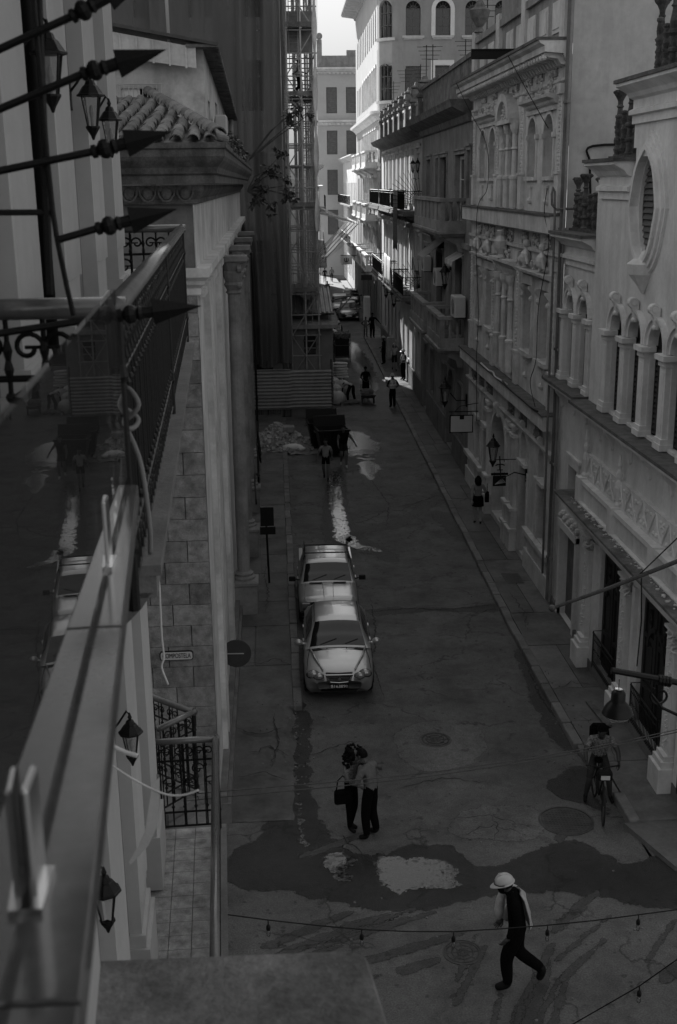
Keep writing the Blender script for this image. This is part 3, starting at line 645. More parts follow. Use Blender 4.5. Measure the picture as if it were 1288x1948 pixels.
q=MB(); q.pbox(pm,17.3,26.5,0,.36,0,.10); q.build('plinth',M_['concrete'],R1)
for u0,u1 in ((23.15,24.75),(20.15,21.85),(17.9,18.9)):
    dz=MB(); dz.pbox(pm,u0,u1,.36,3.24,-.145,-.11)
    dd=dz.build('door',M_['wood'],R1); uc=(u0+u1)/2
    q=MB()
    for s in (-1,1):
        a,bb=sorted((uc+s*.05,uc+s*(u1-u0)/2*.93)); q.pbox(pm,a,a+.1,.5,3.15,-.11,-.07); q.pbox(pm,bb-.1,bb,.5,3.15,-.11,-.07)
        for z in (.5,1.2,2.3,3.05): q.pbox(pm,a+.1,bb-.1,z,z+.1,-.11,-.07)
        q.pbox(pm,a+.2,bb-.2,1.42,2.2,-.11,-.09); q.lathe(pm.p((a+bb)/2,2.45,-.09),[(.02,0),(.05,.1),(.02,.2),(.05,.3),(.02,.4),(.05,.5)],8)
    q.pbox(pm,uc-.045,uc+.045,.4,3.2,-.11,-.05); q.arch(pm,uc,2.15,.45,.55,-.11,-.05,n=10)
    q.build('door_panel',M_['wood'],dd)
    # iron guard in front
    g=thing('window_guard','low black iron guard at the foot of the %s dark door'%('farther' if u0>22 else 'nearer' if u0>19 else 'nearest'),'railing',pm.p(uc,.36,.06))
    q=MB(); q.tube([pm.p(u0-.02,1.15,.1),pm.p(u1+.02,1.15,.1)],.022,6); q.tube([pm.p(u0,.42,.1),pm.p(u1,.42,.1)],.015,5); q.tube([pm.p(u0,1.02,.1),pm.p(u1,1.02,.1)],.012,5)
    q.build('rail',M_['iron'],g)
    n=int((u1-u0)/.085)
    q=MB(); q.tube([(0,0,.37),(0,0,1.13)],.009,5); q.ball((0,0,.78),.017,5,4); me=q.mesh('baluster',M_['iron'])
    for i in range(n+1): inst(me,'baluster',g,pm.p(u0+(u1-u0)*i/n,.0,.1))
    for u in (u0,u1): MB().tube([pm.p(u,.3,.1),pm.p(u,1.2,.1),pm.p(u,1.2,-.15)],.015,5).build('rail',M_['iron'],g)
# narrow portal and small window of the left bay
q=MB(); q.pbox(plb,27.1,27.25,.13,2.7,0,.09); q.pbox(plb,28.75,28.9,.13,2.7,0,.09); q.pbox(plb,27.1,28.9,2.55,2.75,0,.12)
for i in range(9): q.ball(plb.p(27.2+i*.2,2.84+.1*(i%2),.05),.09,6,4)
q.build('door_surround',M_['white'],R1)
panel(R1,plb,nar,-.145,M_['dgrey'],'door'); panel(R1,plb,smw,-.145,M_['void'],'opening_back')
q=MB(); q.pbox(plb,27.36,27.5,3.2,4.5,0,.05); q.pbox(plb,28.3,28.44,3.2,4.5,0,.05); q.pbox(plb,27.5,28.3,4.3,4.5,0,.05); q.pbox(plb,27.5,28.3,3.2,3.45,0,.05); q.pbox(plb,27.25,28.55,4.5,4.58,0,.07); q.build('window_surround',M_['white'],R1)
q=MB(); q.pbox(plb,26.45,27.25,0,.3,0,.08); q.pbox(plb,28.75,29.7,0,.3,0,.08); q.build('plinth',M_['concrete'],R1)
# house number plate

# ------------------------------------------------------------------ R2: ornate three-storey building
p2=Pl((7.36,0,0),(0,1,0),(-1,0,0)); G2m=M_['white2']
R2=thing('ornate_building','ornate pale three storey building with blind windows and heavy bracketed cornice','building',(12,36.5,0))
w3=[(31.0,32.1),(33.0,34.06),(38.95,40.0),(40.7,41.8)]; d3=[(35.75,36.5),(36.7,37.45)]
o3=[shape_arch(a,b,11.3,12.86) for a,b in w3]+[shape_arch(a,b,10.42,12.75) for a,b in d3]
w2=[(30.85,31.95),(32.9,34.0),(38.9,40.0),(40.9,42.0)]
o2=[shape_rect(a,b,6.45,8.36) for a,b in w2]+[shape_arch(a,b,5.5,8.3) for a,b in d3]
og=[shape_rect(32.9,33.75,.3,2.95),shape_rect(30.55,31.45,1.4,3.0),shape_rect(39.2,40.0,.3,2.75),shape_rect(40.7,41.6,1.4,2.75),shape_arch(30.6,31.4,3.2,4.1),shape_arch(32.95,33.7,3.2,4.1),shape_arch(39.3,39.95,3.1,4.0),shape_arch(40.8,41.5,3.1,4.0),shape_arch(35.8,38.3,.3,3.95)]
b=MB(); wall(b,p2,29.74,43.4,0,4.9,og,.45); wall(b,p2,29.74,43.4,4.9,10.0,o2,.32); wall(b,p2,29.74,43.4,10.0,14.0,o3,.3)
b.build('wall',G2m,R2)
# big blank party wall facing the camera, and roof
pw=Pl((0,29.72,0),(1,0,0),(0,-1,0))
b=MB(); wall(b,pw,7.42,24,0,20,[],.2); b.build('party_wall',mat('party_wall_plaster',.40,.88,.14,.7,.12,18,streak=.28,dirt=.18),R2)
MB().box(7.6,24,29.8,43.3,13.9,14.2).build('roof',M_['ledge'],R2)
for sh in o3+o2:
    u0=min(q[0] for q in sh);u1=max(q[0] for q in sh); z0=min(q[1] for q in sh); z1=max(q[1] for q in sh)
    dr=z1-z0>2.2
    panel(R2,p2,sh,-.30,M_['grey'] if not dr else M_['dgrey'],'blind_panel' if not dr else 'door')
    q=MB()
    if z0>10:
        if not dr: q.pbox(p2,u0,u1,z0+.95,z0+1.08,-.29,-.2); q.pbox(p2,u0-.12,u1+.12,z0-.1,z0,-.02,.1)
        q.arch(p2,(u0+u1)/2,z1-(u1-u0)/2,(u1-u0)/2,(u1-u0)/2+.09,-.01,.05,n=12)
        q.pbox(p2,u0-.09,u0,z0,z1-(u1-u0)/2,-.01,.05); q.pbox(p2,u1,u1+.09,z0,z1-(u1-u0)/2,-.01,.05)
        q.pbox(p2,u0-.16,u0+.02,z1-(u1-u0)/2-.04,z1-(u1-u0)/2+.08,-.01,.09); q.pbox(p2,u1-.02,u1+.16,z1-(u1-u0)/2-.04,z1-(u1-u0)/2+.08,-.01,.09)
    elif not dr:
        q.pbox(p2,u0-.1,u1+.1,z0-.12,z0,-.02,.14); q.pbox(p2,u0-.1,u0,z0,z1,-.01,.06); q.pbox(p2,u1,u1+.1,z0,z1,-.01,.06)
        for u in (u0-.05,u1+.05): corb(q,p2,u,8.34,.14,.36,.16); q.ball(p2.p(u,8.0,.06),.08,6,4)
        q.pbox(p2,u0-.1,u1+.1,8.36,8.62,-.01,.07)
    else:
        q.arch(p2,(u0+u1)/2,z1-(u1-u0)/2,(u1-u0)/2,(u1-u0)/2+.07,-.01,.05,n=12)
    q.build('window_surround',G2m,R2)
# small ornaments below the windows
for a,c in w3:
    u=(a+c)/2; q=MB(); q.pbox(p2,u-.13,u+.13,11.0,11.07,0,.07); q.pbox(p2,u-.08,u+.08,10.72,11.0,0,.05); q.ball(p2.p(u,10.66,.03),.1,6,4); q.build('ornament',G2m,R2)
for a,c in w2:
    u=(a+c)/2; q=MB(); q.pbox(p2,u-.13,u+.13,6.1,6.17,0,.07); q.pbox(p2,u-.08,u+.08,5.8,6.1,0,.05); q.ball(p2.p(u,5.76,.03),.1,6,4); q.build('ornament',G2m,R2)
# hoods: third floor pairs and the round pediment
for u0,u1 in ((30.75,34.35),(38.65,42.1)):
    q=MB(); q.band(p2,u0,u1,13.28,[(.05,-.2),(.1,-.16),(.12,-.1),(.28,-.04),(.30,.03)]); q.pbox(p2,u0+.1,u1-.1,12.93,13.0,0,.08)
    for u in (u0+.5,u1-.5,(u0+u1)/2): relief(q,p2,u-.32,u+.32,13.32,13.6,20,int(u*9),.12,.13)
    q.build('hood',G2m,R2)
q=MB(); q.arch(p2,36.6,12.95,.72,1.02,0,.32,0,PI,16,.75); q.pbox(p2,35.5,37.7,12.83,12.96,0,.3); relief(q,p2,36.15,37.05,13.0,13.4,40,77,.22,.16); q.build('pediment',G2m,R2)
for us,z0,z1,zc in (((35.62,36.6,37.58),10.42,12.83,11.25),((35.62,36.6,37.58),5.5,8.42,6.4)):
    for u in us:
        q=MB(); q.lathe(p2.p(u,z0,.08),[(.13,0),(.13,zc-z0),(.16,zc-z0),(.16,zc-z0+.08),(.09,zc-z0+.12),(.08,z1-z0-.75),(.13,z1-z0-.72),(.08,z1-z0-.66),(.08,z1-z0-.3),(.15,z1-z0-.16),(.17,z1-z0-.02),(.17,z1-z0)],10); q.build('column',G2m,R2)
for u,zs in ((34.7,0),(38.45,0),(30.2,0),(42.75,0)):
    q=MB()
    for z0,z1 in ((10.4,13.5),(5.3,9.2)):
        q.pbox(p2,u-.22,u+.22,z0,z0+.95,0,.12); q.pbox(p2,u-.16,u+.16,z0+.95,z1,0,.07); q.pbox(p2,u-.24,u+.24,z0+.95,z0+1.02,0,.15)
        k=int((z1-z0-1.3)/.1)
        for i in range(k): q.ball(p2.p(u+.03*(-1)**i,z0+1.1+i*.1,.08),.045,5,3)
        q.pbox(p2,u-.2,u+.2,z1-.25,z1,0,.14)
    q.build('pilaster',G2m,R2)
q=MB(); q.band(p2,34.95,38.2,8.9,[(.05,-.4),(.05,-.3),(.18,-.15),(.3,-.1),(.3,0)])
for u0,u1 in ((30.7,34.3),(38.7,42.2)):
    q.band(p2,u0,u1,8.75,[(.05,-.12),(.1,-.08),(.26,-.02),(.28,.05)])
q.build('hood',G2m,R2)
# seated figures and urn above the second-floor hoods
for i,u in enumerate((31.4,33.4,39.4,41.4)):
    q=MB(); q.ball(p2.p(u,9.12,.14),.2,8,6,(.8,1,1.1)); q.ball(p2.p(u,9.5,.12),.11,8,6); q.tube([p2.p(u,9.2,.14),p2.p(u+.25,9.05,.22),p2.p(u+.5,8.9,.16)],[.12,.1,.05],6); q.tube([p2.p(u,9.3,.14),p2.p(u-.25,9.2,.18),p2.p(u-.35,8.95,.16)],[.07,.06,.04],6); relief(q,p2,u-.6,u+.6,8.82,9.0,14,i,.1,.14); q.build('relief_figure',G2m,R2)
q=MB(); q.lathe(p2.p(36.6,8.92,.22),[(.16,0),(.1,.1),(.2,.3),(.23,.5),(.12,.66),(.17,.8),(.1,.84)],10); relief(q,p2,36.0,37.2,8.95,9.4,26,8,.14,.16); q.build('urn',G2m,R2)
# carved panels in friezes
for z0,z1,us in ((9.45,9.82,(31.2,32.7,34.1,36.2,37.2,39.2,40.4,41.6)),(13.72,13.98,(31.3,32.8,34.2,36.0,37.6,39.4,41.2)),(4.25,4.68,(31.6,33.6,35.4,39.0,40.6,42.1))):
    for u in us:
        q=MB(); q.pbox(p2,u-.45,u+.45,z0,z1,.001,.02); q.build('carved_panel',M_['grey'] if z0>5 else M_['dgrey'],R2)
        q=MB(); relief(q,p2,u-.4,u+.4,z0+.04,z1-.04,22,int(u*13+z0),.07,.11); q.build('carved_relief',G2m if z0>5 else M_['grey'],R2)
# belt courses
for z,t in ((10.35,.45),(5.25,.4)):
    q=MB(); q.pbox(p2,29.72,43.5,z-t,z-.02,0,.34); q.pbox(p2,29.72,43.5,z-t-.08,z-t,0,.12); q.build('belt_course',G2m,R2)
    q=MB(); q.pbox(p2,29.70,43.55,z-.018,z+.03,0,.39); q.build('belt_course_top',M_['ledge'],R2)
q=MB(); q.band(p2,29.74,43.4,9.4,[(.03,-.12),(.1,-.08),(.1,0)]); q.band(p2,29.74,43.4,13.62,[(.03,-.1),(.08,-.06),(.08,0)]); q.band(p2,29.74,43.4,4.2,[(.03,-.14),(.12,-.08),(.14,0)]); q.build('string_course',G2m,R2)
q=MB(); q.band(p2,29.72,43.5,14.45,[(.08,-.45),(.12,-.4),(.16,-.3),(.62,-.26),(.62,-.12),(.74,-.06),(.78,0)]); q.build('cornice',G2m,R2)
q=MB(); q.pbox(p2,29.70,43.55,14.45,14.52,0,.82); q.build('cornice_top',M_['ledge'],R2)
q=MB(); pr=[(0,-.28),(.12,-.26),(.2,-.14),(.45,-.1),(.52,-.02),(.52,0),(0,0)]; pz=Pl((0,0,0),(0,1,0),(-1,0,0))
q.prism([pz.p(-.07,e,d) for d,e in pr],[pz.p(.07,e,d) for d,e in pr]); q.ball(pz.p(0,-.1,.52),.07,6,5); me=q.mesh('modillion',G2m)
for i in range(42): inst(me,'modillion',R2,p2.p(29.95+i*.32,14.18,.05))
# parapet with panels and piers
q=MB(); q.pbox(p2,29.74,43.4,14.5,15.75,-.35,.02); q.pbox(p2,29.74,43.4,15.75,15.95,-.42,.12); q.pbox(p2,34.9,38.3,15.95,17.2,-.3,.05); q.build('parapet',M_['grey'],R2)
for u in (30.1,34.7,38.5,42.9): MB().pbox(p2,u-.25,u+.25,14.5,16.15,-.02,.14).build('parapet_pier',G2m,R2)
for i in range(8):
    u=31.0+i*1.5
    if abs(u-34.7)>.5 and abs(u-38.5)>.5: q=MB(); q.pbox(p2,u-.5,u+.5,14.75,15.5,.021,.05); q.pbox(p2,u-.4,u+.4,14.85,15.4,.05,.07); q.build('parapet_panel',G2m,R2)
for u in (36.6,42.5): q=MB(); q.lathe(p2.p(u,16.1 if u>40 else 17.2,0),[(.2,0),(.1,.15),(.3,.45),(.36,.7),(.2,.8),(.1,1.0)],10); q.build('urn',M_['stoned'],R2)
# ground floor: dado, plinth, piers, arch
for u0,u1 in ((29.75,32.8),(40.1,43.4)): q=MB(); q.pbox(p2,u0,u1,.1,.72,0,.09); q.pbox(p2,u0,u1,1.22,1.36,0,.16); q.pbox(p2,u0+.4,u1-.4,.72,1.22,0,.05); q.build('dado',G2m,R2)
for u in (34.5,35.3,38.75):
    q=MB(); q.pbox(p2,u-.3,u+.3,.1,.75,0,.22); q.pbox(p2,u-.34,u+.34,.75,.85,0,.27); q.pbox(p2,u-.26,u+.26,.85,1.4,0,.18); q.pbox(p2,u-.3,u+.3,1.4,1.5,0,.24); q.pbox(p2,u-.2,u+.2,1.5,3.7,0,.12); q.pbox(p2,u-.3,u+.3,3.7,3.8,0,.2); q.pbox(p2,u-.26,u+.26,3.95,4.05,0,.18); q.build('pilaster',G2m,R2)
q=MB(); q.arch(p2,37.05,2.7,1.25,1.42,-.02,.09,n=16); scroll(q,p2,37.05,4.05,.22,.8,.05); q.build('portal_arch',G2m,R2)
panel(R2,p2,[(35.8,.3),(38.3,.3)]+shape_arch(35.8,38.3,.3,3.95)[2:],-.44,M_['void'],'portal_back')
b=MB(); b.pbox(p2,35.82,36.5,.3,3.6,-.43,-.02); b.build('portal_jamb',G2m,R2)
for sh in og[:-1]:
    u0=min(x[0] for x in sh);u1=max(x[0] for x in sh); z0=min(x[1] for x in sh); z1=max(x[1] for x in sh)
    up=z0>3.05
    panel(R2,p2,sh,-.43,M_['void'] if not up else M_['grey'],'door' if z0<.5 else 'opening_back')
    q=MB()
    if up: q.arch(p2,(u0+u1)/2,z1-(u1-u0)/2,(u1-u0)/2,(u1-u0)/2+.1,-.01,.06,n=10); scroll(q,p2,(u0+u1)/2,z1+.15,.14,.6,.02); q.pbox(p2,u0-.15,u1+.15,z0-.1,z0,0,.14); q.pbox(p2,u0-.1,u0,z0-.01,z1-(u1-u0)/2+.01,-.01,.06); q.pbox(p2,u1,u1+.1,z0-.01,z1-(u1-u0)/2+.01,-.01,.06)
    else:
        for u in (u0-.09,u1+.09):
            q.pbox(p2,u-.05,u+.05,z0,z1,-.01,.04)
            for k in range(int((z1-z0)/.16)): q.ball(p2.p(u,z0+.08+k*.16,.045),.022,5,3)
    q.build('window_surround',G2m,R2)
# signs and lamps hanging off R2
def lantern(name,label,c,s,arm=None,group=None,cat='lamp'):
    """four-sided tapered lantern, c = top of the glass body"""
    c=Vector(c); t=thing(name,label,cat,c,0,group)
    b=MB(); b.lathe(c,[(.17*s,0),(.17*s,.02*s),(.15*s,.03*s),(.09*s,.12*s),(.07*s,.13*s),(.05*s,.18*s),(.02*s,.2*s),(.03*s,.23*s),(.008*s,.3*s)],8,sq=False); b.build('hood',M_['iron'],t)
    b=MB()
    for k in range(4):
        a=PI/4+k*PI/2; b.tube([c+Vector((.14*s*math.cos(a),.14*s*math.sin(a),0)),c+Vector((.075*s*math.cos(a),.075*s*math.sin(a),-.34*s))],.009*s,5)
    b.lathe(c+Vector((0,0,-.40*s)),[(.012*s,-.1*s),(.03*s,-.05*s),(.06*s,.0),(.085*s,.04*s),(.085*s,.06*s)],8); b.build('frame',M_['iron'],t)
    for k in range(4):
        a,a2=PI/4+k*PI/2,PI/4+(k+1)*PI/2; f=lambda r,an,z:c+Vector((r*s*math.cos(an),r*s*math.sin(an),z*s))
        MB().quad(f(.13,a,-.005),f(.13,a2,-.005),f(.07,a2,-.335),f(.07,a,-.335)).build('pane',M_['glassd'],t)
    b=MB(); b.lathe(c+Vector((0,0,-.34*s)),[(.02*s,0),(.02*s,.1*s),(.035*s,.16*s),(.02*s,.24*s)],8); b.build('bulb',M_['paper'],t)
    if arm: 
        b=MB(); b.tube(arm,.016*s,6); e=Vector(arm[-1]); b.box(e.x-.03,e.x+.03,e.y-.06*s,e.y+.06*s,e.z-.16*s,e.z+.16*s); b.build('bracket',M_['iron'],t)
    return t
lantern('street_lantern','black iron bracket lantern beside the upright hanging shop sign',(6.35,33.0,3.75),1.25,[(6.55,33.0,3.45),(6.6,33.0,2.75),(7.0,33.0,2.95),(7.36,33.0,2.85)])
lantern('street_lantern','grey iron bracket lantern above the blank white hanging sign',(6.55,44.0,3.6),1.5,[(6.75,44,3.4),(7.0,44,3.1),(7.38,44.0,3.1)])
t=thing('hanging_sign','blank pale rectangular hanging sign in a dark frame','sign',(6.75,41.2,2.6))
MB().box(6.32,7.18,41.22,41.26,2.42,3.08).build('frame',M_['iron'],t); MB().box(6.36,7.14,41.205,41.218,2.46,3.04).build('board',M_['paper'],t); MB().box(6.68,6.84,41.19,41.204,2.92,3.05).build('clip',M_['iron'],t)
b=MB(); b.tube([(6.3,41.24,3.2),(7.36,41.24,3.2)],.02,6); b.tube([(6.4,41.24,3.2),(6.4,41.24,3.07)],.012,5); b.tube([(7.1,41.24,3.2),(7.1,41.24,3.07)],.012,5); b.tube([(6.5,41.24,3.2),(6.7,41.24,3.4),(7.0,41.24,3.45),(7.36,41.24,3.5)],.014,5); b.build('bracket',M_['iron'],t)
t=thing('hanging_sign','upright hanging shop sign of two panels with an anchor like mark','sign',(6.75,34.0,2.3))
x0,x1=6.5,7.02
MB().box(x0,x1,34.0,34.04,2.72,3.02).build('board',M_['paper'],t)
b=MB(); b.tube([(x0+.12,33.985,2.93),(x0+.2,33.985,2.96),(x0+.26,33.985,2.965),(x0+.33,33.985,2.96),(x0+.40,33.985,2.93)],.018,5); b.box(x0+.24,x0+.28,33.98,33.998,2.8,2.96); b.box(x0+.17,x0+.35,33.98,33.998,2.775,2.80); b.build('mark',M_['black'],t)
MB().box(x0,x1,34.0,34.03,2.62,2.69).build('name_strip',M_['black'],t)
MB().box(x0+.06,x1-.06,34.0,34.04,2.28,2.60).build('lower_board',M_['black'],t)
b=MB()
for k in range(5): b.tube([(x0+.12,33.99,2.34),(x0+.34+.03*k,33.99,2.52-.03*k)],.007,4)
b.build('ray_mark',M_['paper'],t)
b=MB(); b.tube([(x0-.02,34.02,3.1),(7.36,34.02,3.1)],.014,5)
for k in range(2): b.tube([(x0+.1+.3*k,34.02,3.1),(x0+.1+.3*k,34.02,2.28)],.008,4)
b.build('bracket',M_['iron'],t)
t=thing('wall_plaque','small framed plaque with dark mark inside the portal','plaque',(7.4,36.55,2.1)); pj=Pl((0,35.79,0),(1,0,0),(0,-1,0))
MB().box(7.0,7.3,36.5,36.52,2.0,2.35).build('board',M_['paper'],t); MB().box(7.08,7.22,36.485,36.498,2.1,2.26).build('mark',M_['black'],t)
# service pipes and cables down the party line
for i,(x,y,r) in enumerate(((7.28,29.62,.05),(7.30,29.42,.035))):
    b=MB(); b.tube([(x,y,.2),(x+.02,y,5),(x,y,10),(x+.02,y+.05,15.8)],r,6)
    for z in (1.4,4,7,10,13): b.lathe((x,y,z),[(r*1.5,0),(r*1.5,.06)],8)
    b.build('drain_pipe',[M_['dgrey'],M_['grey'],M_['white2']][i]); o=bpy.data.objects[-1] if False else None
def last_tag(o,*a,**k): return props(o,*a,**k)
def wire(label,pts,r=.012,sag=0,mt=None,cat='cable',name='cable',n=10,group=None):
    P=[Vector(p) for p in pts]
    if len(P)==2 and sag:
        a,c=P; P=[a.lerp(c,i/n)-Vector((0,0,sag*4*(i/n)*(1-i/n))) for i in range(n+1)]
    elif len(P)>2:
        Q=[]
        for i in range(len(P)-1):
            a,b_,c,d=P[max(i-1,0)],P[i],P[i+1],P[min(i+2,len(P)-1)]
            for k in range(5): t_=k/5; Q.append(.5*((2*b_)+(-a+c)*t_+(2*a-5*b_+4*c-d)*t_*t_+(-a+3*b_-3*c+d)*t_**3))
        P=Q+[P[-1]]
    b=MB(); b.tube(P,r,6); o=b.build(name,mt or M_['black'],smooth=True); return props(o,label,cat,group)
for o in [q for q in bpy.data.objects if q.name.startswith('drain_pipe')]: pass
PIPEL=['dark drain pipe running down between the arcaded and ornate buildings','thin grey conduit beside the dark drain pipe','pale slim pipe on the ornate building corner']
for o,lb in zip([q for q in bpy.data.objects if q.name.startswith('drain_pipe')],PIPEL): props(o,lb,'pipe')
wire('loose cable looping down the ornate facade from cornice to first ledge',[(6.55,42.4,14.5),(6.9,41.2,13.4),(7.15,39.5,12.3),(7.2,39.5,11.0),(6.95,39.8,10.4),(6.9,39.7,9),(7.0,39.6,7),(6.95,39.5,5.2),(7.0,39.5,3.2)],.011)
wire('thin cable hanging from the ornate cornice to the arched window',[(6.55,33.4,14.5),(6.9,32.4,13.5),(7.28,31.4,12.5)],.012)
wire('white hose lying along the first ledge of the ornate building',[(7.0,38.9,5.3),(6.98,37.5,5.29),(7.02,36.8,5.31),(6.97,36.2,5.27),(6.98,35.4,5.3),(7.03,34.6,5.29)],.03,mt=M_['paper'],cat='hose',name='hose')
wire('black cable sagging along the first ledge of the ornate building',[(7.0,35.2,5.32),(6.95,34.2,5.3),(6.97,33.2,5.27),(6.93,32.2,5.31),(6.95,31,5.28),(6.98,30.2,5.3)],.025)
wire('black cable curling on the corner of the ornate building',[(6.98,30.0,11),(7.0,30.3,10.4),(7.05,29.9,9.6),(7.0,30.6,8.0),(7.05,30.9,6.6),(7.0,31.3,5.9),(7.0,30.6,5.35)],.011)
wire('bent pale conduit running from the party wall down the corner',[(8.6,29.5,10.5),(7.1,29.5,10.5),(7.08,29.5,10.3),(7.1,29.5,1)],.03,mt=M_['dgrey'],cat='pipe',name='conduit')
wire('black cable looped on the blank party wall',[(9.8,29.66,12.0),(8.0,29.66,12.0),(7.95,29.66,11.6),(8.0,29.66,10.8),(8.05,29.66,10.1),(7.9,29.66,9.7),(7.4,29.66,9.6)],.03)
t=thing('steel_joist','dark steel beam stub jutting out above the ornate cornice','beam',(6.4,36.0,14.75)); b=MB(); b.box(6.0,7.36,35.95,36.05,14.62,14.66); b.box(6.0,7.36,35.95,36.05,14.86,14.9); b.box(6.0,7.36,35.98,36.02,14.66,14.86); b.build('beam',M_['iron'],t)

# ------------------------------------------------------------------ R3: dark narrow building with stone balconies
def skew(x0,y0,x1,y1): d=Vector((x1-x0,y1-y0,0)).normalized(); return Pl((x0,y0,0),d,(-d.y,d.x,0))
p3=skew(7.40,43.5,7.64,59.9); L3=math.hypot(.24,16.4)
R3=thing('balconied_building','grimy grey building with two tiers of stone balconies beside the ornate one','building',(12,51,0))
U=lambda y:(y-43.5)
o3=[shape_rect(U(50.6),U(52.8),9.6,12.2),shape_rect(U(45.4),U(48.0),9.6,12.2),shape_rect(U(53.3),U(54.3),10.6,12.2),shape_rect(U(44.0),U(44.9),10.6,12.3),shape_rect(U(56.2),U(57.8),9.6,12.2)]
o2=[shape_rect(U(45.6),U(47.4),5.2,8.2),shape_rect(U(51.5),U(53.6),5.2,8.2),shape_rect(U(56.6),U(58.4),5.2,8.2)]
o1=[shape_arch(U(47.7),U(49.8),.2,3.6),shape_rect(U(45.2),U(46.6),1.5,3.4),shape_rect(U(50.4),U(51.6),1.5,3.5),shape_rect(U(54.4),U(55.6),1.5,3.5),shape_arch(U(57),U(58.6),.2,3.5)]
b=MB(); wall(b,p3,0,L3,0,14.0,o1+o2+o3,.35); b.build('wall',mat('grimy_plaster',.21,.88,.2,1.2,.2,22,streak=.4,dirt=.25),R3)
MB().box(7.9,20,43.6,59.8,13.8,14.1).build('roof',M_['ledge'],R3)
q=MB(); q.band(p3,.4,L3-.2,14.05,[(.1,-.75),(.14,-.7),(.2,-.5),(.55,-.35),(.75,-.25),(.8,-.1),(.85,0)]); q.build('cornice',M_['stoned'],R3)
q=MB(); q.pbox(p3,0,L3,14.05,15.5,-.3,-.02); q.pbox(p3,0,L3,15.5,15.66,-.36,.06); q.build('parapet',M_['stoned'],R3)
for sh in o1+o2+o3:
    u0=min(x[0] for x in sh);u1=max(x[0] for x in sh); z0=min(x[1] for x in sh); z1=max(x[1] for x in sh)
    panel(R3,p3,sh,-.34,M_['void'],'opening_back')
    if z1-z0>2.2 and z0>4:
        fr=M_['white2'] if 45.2<u0+43.5<45.7 and z0>9 else M_['wood']
        for a,c in ((u0,(u0+u1)/2),((u0+u1)/2,u1)):
            o=window(R3,p3,a+.02,c-.02,z0+.02,z1-.05,-.2,fr,3,1,fw=.12)
    elif z0>1:
        o=MB().pbox(p3,u0,u0+.06,z0,z1,-.28,-.2).pbox(p3,u1-.06,u1,z0,z1,-.28,-.2).build('shutter',M_['louvre'],R3); slats(o,p3,u0+.06,u1-.06,z0+.03,z1-.03,-.24,14,M_['louvre'])
    q=MB(); 
    if sh in o3 or sh in o2: q.pbox(p3,u0-.14,u0-.01,z0,z1,0,.05); q.pbox(p3,u1+.01,u1+.14,z0,z1,0,.05); q.pbox(p3,u0-.14,u1+.14,z1+.01,z1+.15,0,.06); q.pbox(p3,u0-.2,u1+.2,z1+.15,z1+.22,0,.12)
    else: q.pbox(p3,u0-.1,u0-.01,z0,z1+.05,0,.05); q.pbox(p3,u1+.01,u1+.1,z0,z1+.05,0,.05); q.pbox(p3,u0-.12,u1+.12,z1+.03,z1+.14,0,.06)
    q.build('window_surround',M_['grey'],R3)
q=MB(); q.pbox(p3,0,U(47.6),0,1.15,.0,.07); q.pbox(p3,U(49.9),U(56.9),0,1.3,0,.07); q.pbox(p3,U(58.7),L3,0,1.3,0,.07); q.build('plinth',M_['dgrey'],R3)
q=MB(); q.pbox(p3,0,L3,8.75,8.95,0,.12); q.pbox(p3,0,L3,4.75,4.9,0,.1); q.build('string_course',M_['grey'],R3)
bal_prof=[(.07,0),(.07,.06),(.045,.08),(.05,.14),(.075,.3),(.06,.42),(.04,.5),(.05,.6),(.06,.64),(.07,.66),(.07,.7)]
balm=MB().lathe((0,0,0),bal_prof,8).mesh('baluster',M_['grey'])
def stone_balcony(par,pl,u0,u1,zf,dep,mt,solid=True):
    t=par; h=1.0
    q=MB(); q.pbox(pl,u0,u1,zf-.22,zf,0,dep); q.pbox(pl,u0-.06,u1+.06,zf-.32,zf-.22,0,dep+.08)
    nt_=int((u1-u0)/.28)
    for i in range(nt_): u=u0+(i+.5)*(u1-u0)/nt_; q.pbox(pl,u-.06,u+.06,zf-.42,zf-.32,0,dep+.03)
    q.build('balcony_floor',mt,t)
    for u in (u0+.35,u1-.35): q=MB(); corb(q,pl,u,zf-.32,.22,.7,dep*.85); q.build('bracket',mt,t)
    q=MB(); q.pbox(pl,u0-.05,u1+.05,zf+h-.13,zf+h,dep-.22,dep+.05); q.pbox(pl,u0-.05,u0+.17,zf+h-.13,zf+h,0,dep-.22); q.pbox(pl,u1-.17,u1+.05,zf+h-.13,zf+h,0,dep-.22)
    q.build('balcony_rail',mt,t)
    q=MB(); q.pbox(pl,u0,u1,zf,zf+.16,dep-.18,dep); q.pbox(pl,u0,u0+.14,zf,zf+.16,0,dep-.18); q.pbox(pl,u1-.14,u1,zf,zf+.16,0,dep-.18)
    k=max(2,int((u1-u0)/1.3))
    for i in range(k+1):
        u=u0+.13+(u1-u0-.26)*i/k; q.pbox(pl,u-.14,u+.14,zf+.16,zf+h-.13,dep-.18,dep-.01)
        if i<k and solid: ua=u+.14; ub=u0+.13+(u1-u0-.26)*(i+1)/k-.14; q.pbox(pl,ua,ub,zf+.16,zf+h-.13,dep-.13,dep-.06)
    q.build('balcony_parapet',mt,t)
    for u in (u0+.08,u1-.08):
        for d in (.25,.55): 
            if d<dep-.2: inst(balm,'baluster',t,pl.p(u,zf+.16,d),(0,0,0),(1,1,1.02))
stone_balcony(R3,p3,U(45.2),U(54.5),9.6,.95,M_['grey'])
stone_balcony(R3,p3,U(45.0),U(49.3),5.2,.95,M_['grey']); stone_balcony(R3,p3,U(50.6),U(56.0),5.2,.95,M_['grey'])
